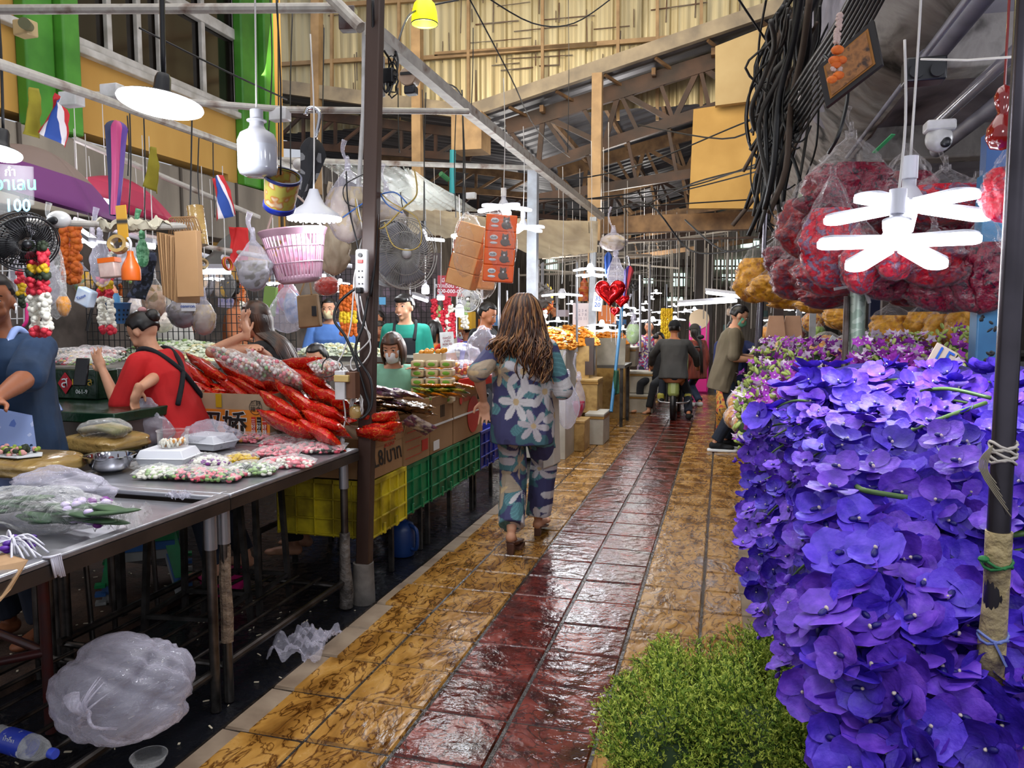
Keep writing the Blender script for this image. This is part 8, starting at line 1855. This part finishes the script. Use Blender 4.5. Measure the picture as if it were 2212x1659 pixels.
def twine(py, n, mt, rr=.017, r=.0022): 
    z0 = zz_(py); return obj('twine', MB().tube([(pb.x+rr*math.cos(a), pb.y+rr*math.sin(a), z0-.0045*a/6.28+.004*math.sin(a*2.3)) for a in np.linspace(0, 6.28*n, int(12*n))], r, n=5), mt, t, sm=180)
mtw = mat('straw_twine', '9c8458', .8, c2='7c6440', sc=30); twine(1465, 7, mtw, .0195); twine(955, 6, mat('white_twine', 'b8b0a8', .7)); twine(1215, 2, mat('green_twine', '1c6a34', .7), .0195); twine(1380, 2, mat('blue_twine', '6a78b8', .6), .019)
for k in range(6): obj('twine_end', MB().tube([(pb.x-.016, pb.y-.01, zz_(960)), (pb.x-.022-.002*k, pb.y-.012, zz_(1010)), (pb.x-.012+.004*k, pb.y-.02, zz_(1040+14*k))], .0009, n=4, smooth=4), mat('frayed_twine', '8c8270', .8), t, sm=180)
obj('green_knot', MB().ell((pb.x-.019, pb.y-.008, zz_(1212)), (.008, .007, .005), nu=8, nv=6), mat('green_twine'), t); obj('blue_tape_end', MB().bar((pb.x-.004, pb.y-.019, zz_(1390)), (pb.x+.012, pb.y-.019, zz_(1440)), .008, .003), mat('blue_twine'), t)
pc = aW(1850, 740, 3.3); t = thing('galvanised_post', 'thick galvanised grey post rising out of the flower stall', 'post', (pc.x, pc.y, 0)); ztp = aW(1850, 625, 3.3).z; obj('tube', MB().cyl((pc.x, pc.y, 0), (pc.x, pc.y, ztp), .032, n=24), m_galv, t); obj('bracket', MB().bar((pc.x-.10, pc.y-.03, ztp-.0), (pc.x+.01, pc.y-.03, ztp+.02), .03, .012), m_wp, t); obj('bracket', MB().bar((pc.x+.01, pc.y-.03, ztp+.02), (pc.x+.04, pc.y-.03, ztp-.06), .022, .012), m_wp, t)
pipe('thin rust-flecked tube beside the galvanised post', [(1822, 860, 3.3), (1830, 640, 3.3)], .013, mat('rust_tube', '6c6462', .4, metal=.6, c2='4a3a34', sc=10))
pipe('dark slim pole behind the marigold bags, right of the man in olive', [(1634, 900, 5.4), (1657, 400, 5.2)], .016, m_pole); pipe('second slim dark pole beside the first, nearer the man in olive', [(1628, 830, 6.2), (1641, 650, 6.2)], .016, m_pole)
t = thing('blue_pillar', 'chipped sky blue square steel pillar behind the petal bags', 'pillar', aW(2135, 720, 3.0)); a = aW(2136, 700, 3.0); obj('column', MB().b2((a.x-.055, a.y-.05, 0), (a.x+.055, a.y+.05, 2.0)), mat('pillar_blue', '3c86b4', .45, c2='2a5f8c', sc=3), t, bev=.006)
for k in range(22): p = aW(R.uniform(2112, 2150), R.choice((R.uniform(640, 720), R.uniform(660, 700), R.uniform(760, 800))), 2.95); p.y = a.y-.0505; obj('paint_chip', MB().ell(p, (R.uniform(.003, .009), .001, R.uniform(.005, .016)), rot=ry(R.uniform(-60, 60)), nu=6, nv=4), m_lblk, t)
single('blue_board', 'plain blue board fixed high behind the pillar top', 'board', MB().b2(aW(2126, 430, 3.6), aW(2175, 290, 3.6)+V((0, .04, 0))), mat('board_blue', '1c4a84', .5))
# ---- overhead pipes, cables, frame on the right
m_pv = mat('pipe_lilac', '82808e', .5, c2='6a6874', sc=5)
def lpipe(label, px, py, X, r, y0_, y1_, mt, **k): p = aX(px, py, X); g = MB().tube([(X, y0_, p.z), (X, y1_, p.z)], r, n=18); return single('pipe', label, 'pipe', g, mt)
lpipe('thick grey pipe running overhead above the petal bags', 2080, 40, .95, .052, 1.2, 4.6, m_pv); lpipe('glossy plastic covered pipe overhead, beside the thick grey one', 2140, 160, 1.15, .032, 1.2, 5.0, mat('pipe_gloss', '8c8a96', .12, coat=.6)); lpipe('third grey pipe overhead nearest the right edge', 2120, 250, 1.3, .04, 1.2, 5.6, m_pv); lpipe('thin pale conduit along the canopy edge', 1990, 130, .82, .012, 1.5, 6, m_pv)
p_ = aX(1990, 210, .95); single('pipe_clamp', 'wide collar clamp joining the thick overhead pipe', 'clamp', MB().cyl((.95, p_.y-.15, aX(2080, 40, .95).z), (.95, p_.y+.1, aX(2080, 40, .95).z), .062, n=20), m_pv, bev=.004)
pipe('thin white cord crossing the canopy to the right', [(1990, 128, 2.2), (2090, 130, 2.0), (2230, 120, 1.7)], .003, m_wc); pipe('short dark pipe stub under the canopy', [(1690, 490, 4.4), (1745, 485, 4.2)], .02, m_pole)
c = aW(1995, 155, 2.5); t = thing('socket_box', 'black double socket box hanging under the thick pipe', 'box', c); obj('box', MB().box(c, (.12, .08, .075)), m_lblk, t, bev=.006)
for k in (-1, 1): obj('socket', MB().cyl(c+V((.03*k, -.04, -.01)), c+V((.03*k, -.055, -.01)), .022, n=18), m_lblk, t)
c = aW(2028, 300, 2.9); t = thing('security_camera', 'white dome camera on a bracket below the overhead pipes', 'camera', c); obj('bracket', MB().box(c+V((0, 0, .045)), (.10, .08, .04)), m_wp, t, bev=.008); obj('dome', MB().ell(c, (.048, .045, .05)), m_wp, t, sm=180); obj('lens', MB().ell(c+V((.015, -.035, -.02)), (.02, .012, .02)), m_lblk, t, sm=180)
c = aW(2165, 285, 1.9); t = thing('gourd_lantern', 'glossy dark red gourd shaped ornament at the right edge', 'ornament', c); mgd = mat('gourd_red', '7a100c', .12, coat=.7); obj('gourd', MB().lathe([(0, -.045), (.025, -.038), (.036, -.015), (.034, .01), (.018, .035), (.012, .045), (.020, .07), (.022, .085), (.015, .105), (0, .115)], c, 32), mgd, t, sm=180); obj('string', MB().cyl(c+V((0, 0, .11)), c+V((0, 0, .4)), .003), mgd, t)
fw = 2.75; F4 = [aW(1766, 145, fw), aW(1886, 42, fw-.12), aW(1906, 138, fw-.12), aW(1784, 232, fw)]; n_ = (F4[1]-F4[0]).cross(F4[3]-F4[0]).normalized()
if n_.y > 0: n_ = -n_
t = thing('picture_frame', 'tilted dark framed picture with gold panels hung under the canopy', 'picture', F4[3]); cc = sum(F4, V())/4; sh = lambda k, o=0: [cc+(p-cc)*k+n_*o for p in F4]
obj('frame', MB().poly(sh(1), -n_*.03), mat('frame_dark', '17100e', .4), t); obj('gold_mount', MB().poly(sh(.80, .004), -n_*.01), mat('gold_mount', '8a5a22', .4, metal=.3), t); obj('picture', MB().poly(sh(.72, .008), -n_*.01), mat('picture_tan', '6b4420', .6, c2='2c1a10', c3='8a5a2c', sc=30, det=6), t)
hang = lambda px, py: aW(px, py, fw-.25)
t = thing('marigold_garland', 'orange marigold and white garland hanging over the dark framed picture', 'garland', hang(1805, 180)); mm = mat('marigold_orange')
for k, (px, py, r_) in enumerate(((1809, 108, 11), (1802, 130, 10), (1817, 130, 10), (1797, 172, 9), (1811, 163, 10), (1806, 140, 9))): obj('marigold', MB().ell(hang(px, py), (r_*fw/FPX*1.1, r_*fw/FPX*.9, r_*fw/FPX*.8), nu=20, nv=14, fn=lambda n: 1+.12*noise.noise(n*9)), mm, t, sm=180)
g = MB()
for k in range(60): g.ell(hang(1815-k*.15+R.uniform(-5, 5), 30+k*1.05), .0065, nu=6, nv=4)
for k in range(14): g.ell(hang(1800+R.choice((0, 15))+R.uniform(-3, 3), 150+R.uniform(-6, 6)), .006, nu=6, nv=4)
obj('white_blossoms', g, mat('pinkish_blossom', 'b09890', .7), t, sm=180)
rc = random.Random(77)
for k in range(46):
    bx = 1700+rc.gauss(0, 28); y0_ = rc.uniform(-40, 60); y1_ = rc.uniform(260, 520); w = rc.uniform(4.6, 6.2); dx = -.12*(y1_-y0_)
    pts = [(bx+30, y0_, w*.92), (bx+12+rc.gauss(0, 16), y0_*.6+y1_*.25, w*.96), (bx+rc.gauss(-14, 18), (y0_+y1_)/2, w), (bx+dx*.6+rc.gauss(0, 16), y0_*.2+y1_*.8, w*1.03), (bx+dx+rc.gauss(0, 14), y1_, w*1.06)]
    cable('one of the tangled black cables hanging down the canopy corner', pts, rc.choice((.008, .011, .015, .02)), rc.choice((m_blk, m_blk, mat('grey_cable', '35322f', .6), mat('brown_cable', '4a3c32', .7))), group='tangled cables at the canopy corner', sm=4)
for k in range(22):
    bx = 1700+rc.gauss(0, 25); by = rc.uniform(150, 430); w = rc.uniform(4.8, 6); r1 = rc.uniform(20, 60)
    cable('looped cable end in the black tangle at the canopy corner', [(bx+r1*math.cos(a)*.7, by+r1*1.6*math.sin(a), w) for a in np.linspace(rc.uniform(0, 2), rc.uniform(3.5, 6.5), 7)], rc.choice((.006, .009, .012)), m_blk, group='looped cable ends', sm=4)
for k in range(9): cable('thick cable draped along the canopy edge towards the camera', [(1690+k*4, 230+k*9, 5), (1740+k*7, 150+k*5, 4), (1800+k*8, 60+k*2, 3.2), (1850+k*9, -30, 2.7)], .010, m_blk, group='cables along the canopy edge')
for k, pts in enumerate(([(1590, -10, 5), (1650, 80, 5.2), (1680, 120, 5.4)], [(1655, 0, 5), (1640, 90, 5.4), (1635, 200, 6)], [(1400, 440, 8), (1500, 395, 7), (1640, 360, 6), (1690, 350, 5.6)], [(1480, 475, 7), (1560, 540, 6.5), (1640, 530, 6.0), (1690, 500, 5.4)], [(1380, 270, 9), (1560, 300, 7), (1650, 260, 6.2), (1700, 230, 5.6)], [(1780, 120, 3.4), (1830, 180, 3.2), (1815, 280, 3.1), (1790, 330, 3.2)])): cable('loose cable %s' % ('falling from the top edge to the tangle', 'dropping beside the cream panel', 'reaching the tangle from the lane, upper', 'reaching the tangle from the lane, lower', 'crossing the yellow panel', 'looping over the framed picture'), pts, .008, m_blk) if 0 else cable(('cable falling from the top edge to the tangle', 'wire dropping beside the cream panel', 'cable bundle reaching the tangle below the yellow panel', 'sagging cable reaching the tangle from the lane', 'cable crossing the yellow panel', 'cable looping over the framed picture')[k], pts, .008, m_blk)
# ---- the shops behind the flower stall
struct('wall_right', MB().b2((4.6, 3.0, -.05), (4.8, 16, 3.0)), mat('shop_dark', '241f1d', .85, c2='3a332e', sc=3)); struct('wall_right_return', MB().b2((1.2, 15.8, -.05), (4.8, 16.0, 3.0)), mat('shop_dark'))
for k, (px, w, r_, mt) in enumerate(((1680, 8, .05, m_post), (1770, 8.2, .06, m_post), (1790, 8.4, .09, m_dirty), (1893, 7.6, .07, mat('navy_post', '10183a', .6)), (1935, 7.0, .13, m_post), (1985, 7.6, .10, mat('navy_post')), (1725, 9, .03, m_ss))):
    c = aW(px, 720, w); single('shop_post', ('brown shop post', 'dark shop post left of the thin tube', 'grey shop pier', 'navy shop post', 'broad brown shop pier', 'navy shop pier by the vendor', 'slim metal shop post')[k]+' behind the flower stall', 'post', MB().b2((c.x-r_, c.y-.05, 0), (c.x+r_, c.y+.05, 2.4)), mt)
for px, lab in ((1676, 'left one'), (1712, 'right one')):
    c = aW(px, 705, 6.2); single('peach_bag', 'peach paper bag hanging like a shade behind the poles, '+lab, 'bag', MB().box(c, (.155, .06, .17), rz(px % 9), top=.72), mat('peach_paper', 'c89c7c', .7, c2='b4886a', sc=5), bev=.004)
for k in range(26):
    px, py, w = R.uniform(1660, 2110), R.uniform(690, 790), R.uniform(7, 11); hang_bag('goods_bag', 'clear bag of market goods in the dim shops behind the flower stall', px, py, w, R.uniform(30, 60), R.uniform(35, 60), 300+k, m_wrap, R.choice((m_mari, m_rose, m_wht, mo, m_gf[0])), group='bags in the shops behind', knot=False)
counter('long dim counter in the shops behind the flower stall', 1.5, 4.3, 7.8, 9.2, 1.0, m_ped, m_dirty); counter('second dim counter further back among the shops', 1.0, 4.3, 11.5, 12.5, 1.0, m_ped, m_dirty)
# ---- moped
mbx, mby = -.66, 11.25; t = thing('moped', 'small green and black electric moped seen from behind on the lane', 'moped', (mbx, mby, 0)); mgr = mat('moped_green', '8f9c5a', .4)
for y in (mby, mby+1.12): obj('wheel', MB().tube([(mbx, y+.20*math.cos(a), .21+.20*math.sin(a)) for a in np.linspace(0, 6.2832, 25)], .045, n=10), m_lblk, t, sm=180); obj('wheel_hub', MB().cyl((mbx-.05, y, .21), (mbx+.05, y, .21), .09, n=20), m_ss, t)
obj('rear_fender', MB().box((mbx, mby-.10, .46), (.16, .16, .26), rx(-12)), mgr, t, bev=.05); obj('backrest', MB().box((mbx-.03, mby+.02, .95), (.26, .08, .13)), mgr, t, bev=.045); obj('seat', MB().box((mbx, mby+.32, .74), (.26, .55, .10)), m_lblk, t, bev=.04); obj('body_shell', MB().box((mbx, mby+.35, .54), (.24, .55, .26), top=.8), mgr, t, bev=.04)
obj('floorboard', MB().box((mbx, mby+.75, .36), (.26, .4, .06)), m_lblk, t, bev=.01); obj('front_shield', MB().box((mbx, mby+1.0, .68), (.30, .08, .60), rx(-14)), mgr, t, bev=.03); obj('handlebar', MB().tube([(mbx-.33, mby+.85, 1.02), (mbx-.1, mby+.95, 1.0), (mbx+.1, mby+.95, 1.0), (mbx+.33, mby+.85, 1.02)], .016, n=8, smooth=4), m_lblk, t, sm=180)
obj('tail_light', MB().box((mbx, mby-.04, .68), (.24, .05, .035)), mat('tail_red', '8a1018', .3), t, bev=.008); pl = obj('number_plate', MB().box((mbx, mby-.10, .60), (.21, .01, .10)), m_wp, t); text('lettering', '1กก 472', .05, face_mat((mbx, mby-.107, .60), (1, 0, 0), (0, 0, 1)), m_lblk, pl)
obj('crash_bar', MB().tube([(mbx-.22, mby+.05, .28), (mbx-.16, mby-.16, .26), (mbx+.16, mby-.16, .26), (mbx+.22, mby+.05, .28)], .013, n=8, smooth=4), m_ss, t, sm=180)
for k in (-1, 1): obj('shock', MB().cyl((mbx+.10*k, mby+.02, .22), (mbx+.10*k, mby+.14, .62), .022, n=10), m_lblk, t); obj('side_pod', MB().box((mbx+.19*k, mby+.25, .30), (.10, .35, .14)), mat('pod_yellow', 'a8a040', .45), t, bev=.03); obj('mirror', MB().ell((mbx+.34*k, mby+.85, 1.17), (.05, .012, .035)), m_lblk, t, sm=180)
# pink machine and other far things
c = aY(1510, 705, 15.5); t = thing('photo_machine', 'hot pink vending machine with an arched top at the end of the lane', 'machine', (c.x, 15.5, 0)); obj('cabinet', MB().b2((c.x-.19, 15.5, 0), (c.x+.19, 16.0, 1.45)), mat('machine_pink', 'c02878', .4, emit=.15), t, bev=.03); obj('arch', MB().cyl((c.x, 15.48, 1.44), (c.x, 15.6, 1.44), .19, n=32), mat('arch_cream', 'c0a88a', .5), t); obj('screen', MB().b2((c.x-.13, 15.47, 1.15), (c.x+.03, 15.5, 1.30)), glow('screen_violet', '5040c0', 1.5), t)
mixc = ['c89a20', 'a83040', '3c6a9c', 'c8c0b4', '6a8a3c', '8a4a9c', 'c06a30', '4a4440', 'd0b8a0', '2c4a4a', 'b0a8b8']
mx = [mat('goods_%d' % i, c_, .6, c2='%s' % mixc[(i+4) % 11], sc=9, vor=True, lo=.6, hi=.8) for i, c_ in enumerate(mixc)]
for k in range(60):       # stalls in the depth of the hall
    px = R.uniform(900, 1375) if k < 40 else R.uniform(1560, 1700); w = R.uniform(11.5, 19) if px > 1180 else R.uniform(9.5, 14); py = R.uniform(672, 745); c = aW(px, py, w); s_ = R.uniform(.10, .22); w = max(w, 13) if px > 1290 else w; c = aW(px, py, w)
    if R.random() < .5: hang_bag('goods_bag', 'small bag of goods hanging in a distant stall of the hall', px, py, w, s_*FPX/w*.6, s_*FPX/w, 400+k, m_wrap, R.choice(mx), group='bags in the distant stalls', knot=False)
    else: single('goods_box', 'small box of goods stacked in a distant stall of the hall', 'box', MB().box(c, (s_, s_*.7, s_*R.uniform(.6, 1.3)), rz(R.uniform(-20, 20))), R.choice(mx), group='boxes in the distant stalls')
for k, (x0, x1, y0, y1) in enumerate(((-5.3, -2.5, 9.6, 10.1), (-5.3, -2.6, 12.5, 13.2), (-7, -1.9, 14.6, 15.2), (-1.8, -1.0, 13.8, 17), (.5, 1.5, 11, 14.5), (-5.3, -3.0, 7.8, 8.2))): counter('distant market counter number %s along the hall' % 'one two three four five six'.split()[k], x0, x1, y0, y1, (1.0, 1.05, 1.05, .95, .9, 1.1)[k], mx[(3, 8, 3, 3, 8, 10)[k]], mx[(7, 7, 9, 7, 7, 7)[k]])
for k in range(26): w = R.uniform(8, 17); px = R.uniform(880, 1460); single('stall_rod', 'slim upright rod of a distant stall frame', 'rod', MB().cyl(aW(px, 760, w), aW(px, R.uniform(560, 640), w), .014, n=6), m_ss, group='upright rods of distant stalls')
struct('wall_left_far', MB().b2((-9.0, 14.0, -.05), (-8.8, 33, 4.5)), m_back); struct('wall_mid_screen', MB().b2((-8.8, 10.6, -.05), (-4.0, 10.7, 2.4)), mat('grid_wall', '4a4248', .8, c2='6a5a68', sc=9, vor=True, lo=.5, hi=.8))
g = MB()
for k in range(60): x = -4.0-k*.08; g.bar((x, 10.5, .9), (x, 10.5, 2.3), .008)
for k in range(18): z = .9+k*.08; g.bar((-8.8, 10.5, z), (-4.0, 10.5, z), .008)
struct('trim_wire_grid', g, m_blk)
for k, (px, py, w, r_) in enumerate(((1170, 640, 8.8, .13), (1176, 660, 8.9, .10))): c = aW(px, py, w); single('spirit_garland', ('ornate dark wreath hanging behind the woman in lily print', 'gold and red shrine ornament below the wreath')[k], 'decoration', MB().ell(c, r_, nu=30, nv=20, fn=lambda n: 1+.5*noise.noise(n*6)), mx[7] if k == 0 else mat('shrine_gold', 'a86a20', .5, c2='8a1c1c', sc=20), sm=60)
c = aW(1262, 625, 9.8); single('shrine_ornament', 'tiered gold and red shrine ornament above the wall calendar', 'decoration', MB().lathe([(.10, -.15), (.11, -.08), (.06, -.06), (.08, 0), (.05, .04), (.055, .08), (.02, .12), (.008, .22), (0, .24)], c, 12), mat('shrine_gold'), sm=40)
# ---- goods hung in front of the lower left wall
rg = random.Random(31)
for k in range(34):
    px, py = rg.uniform(140, 640), rg.uniform(520, 690); w = rg.uniform(6.0, 7.6)
    if rg.random() < .45: hang_bag('goods_bag', 'bag of goods hanging in the stalls by the lower left wall', px, py, w, rg.uniform(28, 60), rg.uniform(40, 90), 500+k, m_milk if k % 2 else m_wrap, rg.choice(mx+[m_wht, m_tanb]), group='bags by the left wall', knot=False)
    elif rg.random() < .5: hang_garland('flower garland hanging in the stalls by the lower left wall', px, py, w, rg.uniform(.2, .4), [rg.choice((0, 2, 3)), 1, rg.choice((0, 1, 5))], .018, 40, .03, group='garlands by the left wall')
    else: c = aW(px, py, w); single('goods_packet', 'flat packet hanging in the stalls by the lower left wall', 'packet', MB().box(c, (rg.uniform(.08, .2), .03, rg.uniform(.1, .25)), rz(rg.uniform(-30, 30)) @ ry(rg.uniform(-10, 10))), rg.choice(mx+[m_mask]), group='packets by the left wall')
t = thing('wire_grid', 'dark wire mesh panel standing behind the hanging bags at the left', 'grid', aW(600, 700, 6.9))
a, b = aW(190, 740, 6.6), aW(640, 740, 6.6)
for k in range(40): p = a.lerp(b, k/39); obj('wire', MB().bar((p.x, p.y, .9), (p.x, p.y, 1.85), .006), m_blk, t)
for k in range(14): obj('wire', MB().bar((a.x, a.y, .9+k*.073), (b.x, b.y, .9+k*.073), .006), m_blk, t)
for k, (p, q) in enumerate((((160, 474, 5.6), (470, 560, 6.6)), ((480, 555, 6.0), (600, 585, 6.4)), ((640, 560, 7), (760, 575, 7)))): pipe('pale rail of a rear stall above the hanging goods, %s' % ('left', 'middle', 'right')[k], [p, q], .02, m_lb)
for k, (px, py, w) in enumerate(((300, 560, 6.2), (590, 610, 6.6), (655, 600, 6.8), (460, 600, 7), (200, 520, 6))): star_lamp('small LED lamp hanging among the goods of the left rear stalls', px, py, w, .11, 4, 20*k, (2, 0), 2.7, group='lamps of the left rear stalls')
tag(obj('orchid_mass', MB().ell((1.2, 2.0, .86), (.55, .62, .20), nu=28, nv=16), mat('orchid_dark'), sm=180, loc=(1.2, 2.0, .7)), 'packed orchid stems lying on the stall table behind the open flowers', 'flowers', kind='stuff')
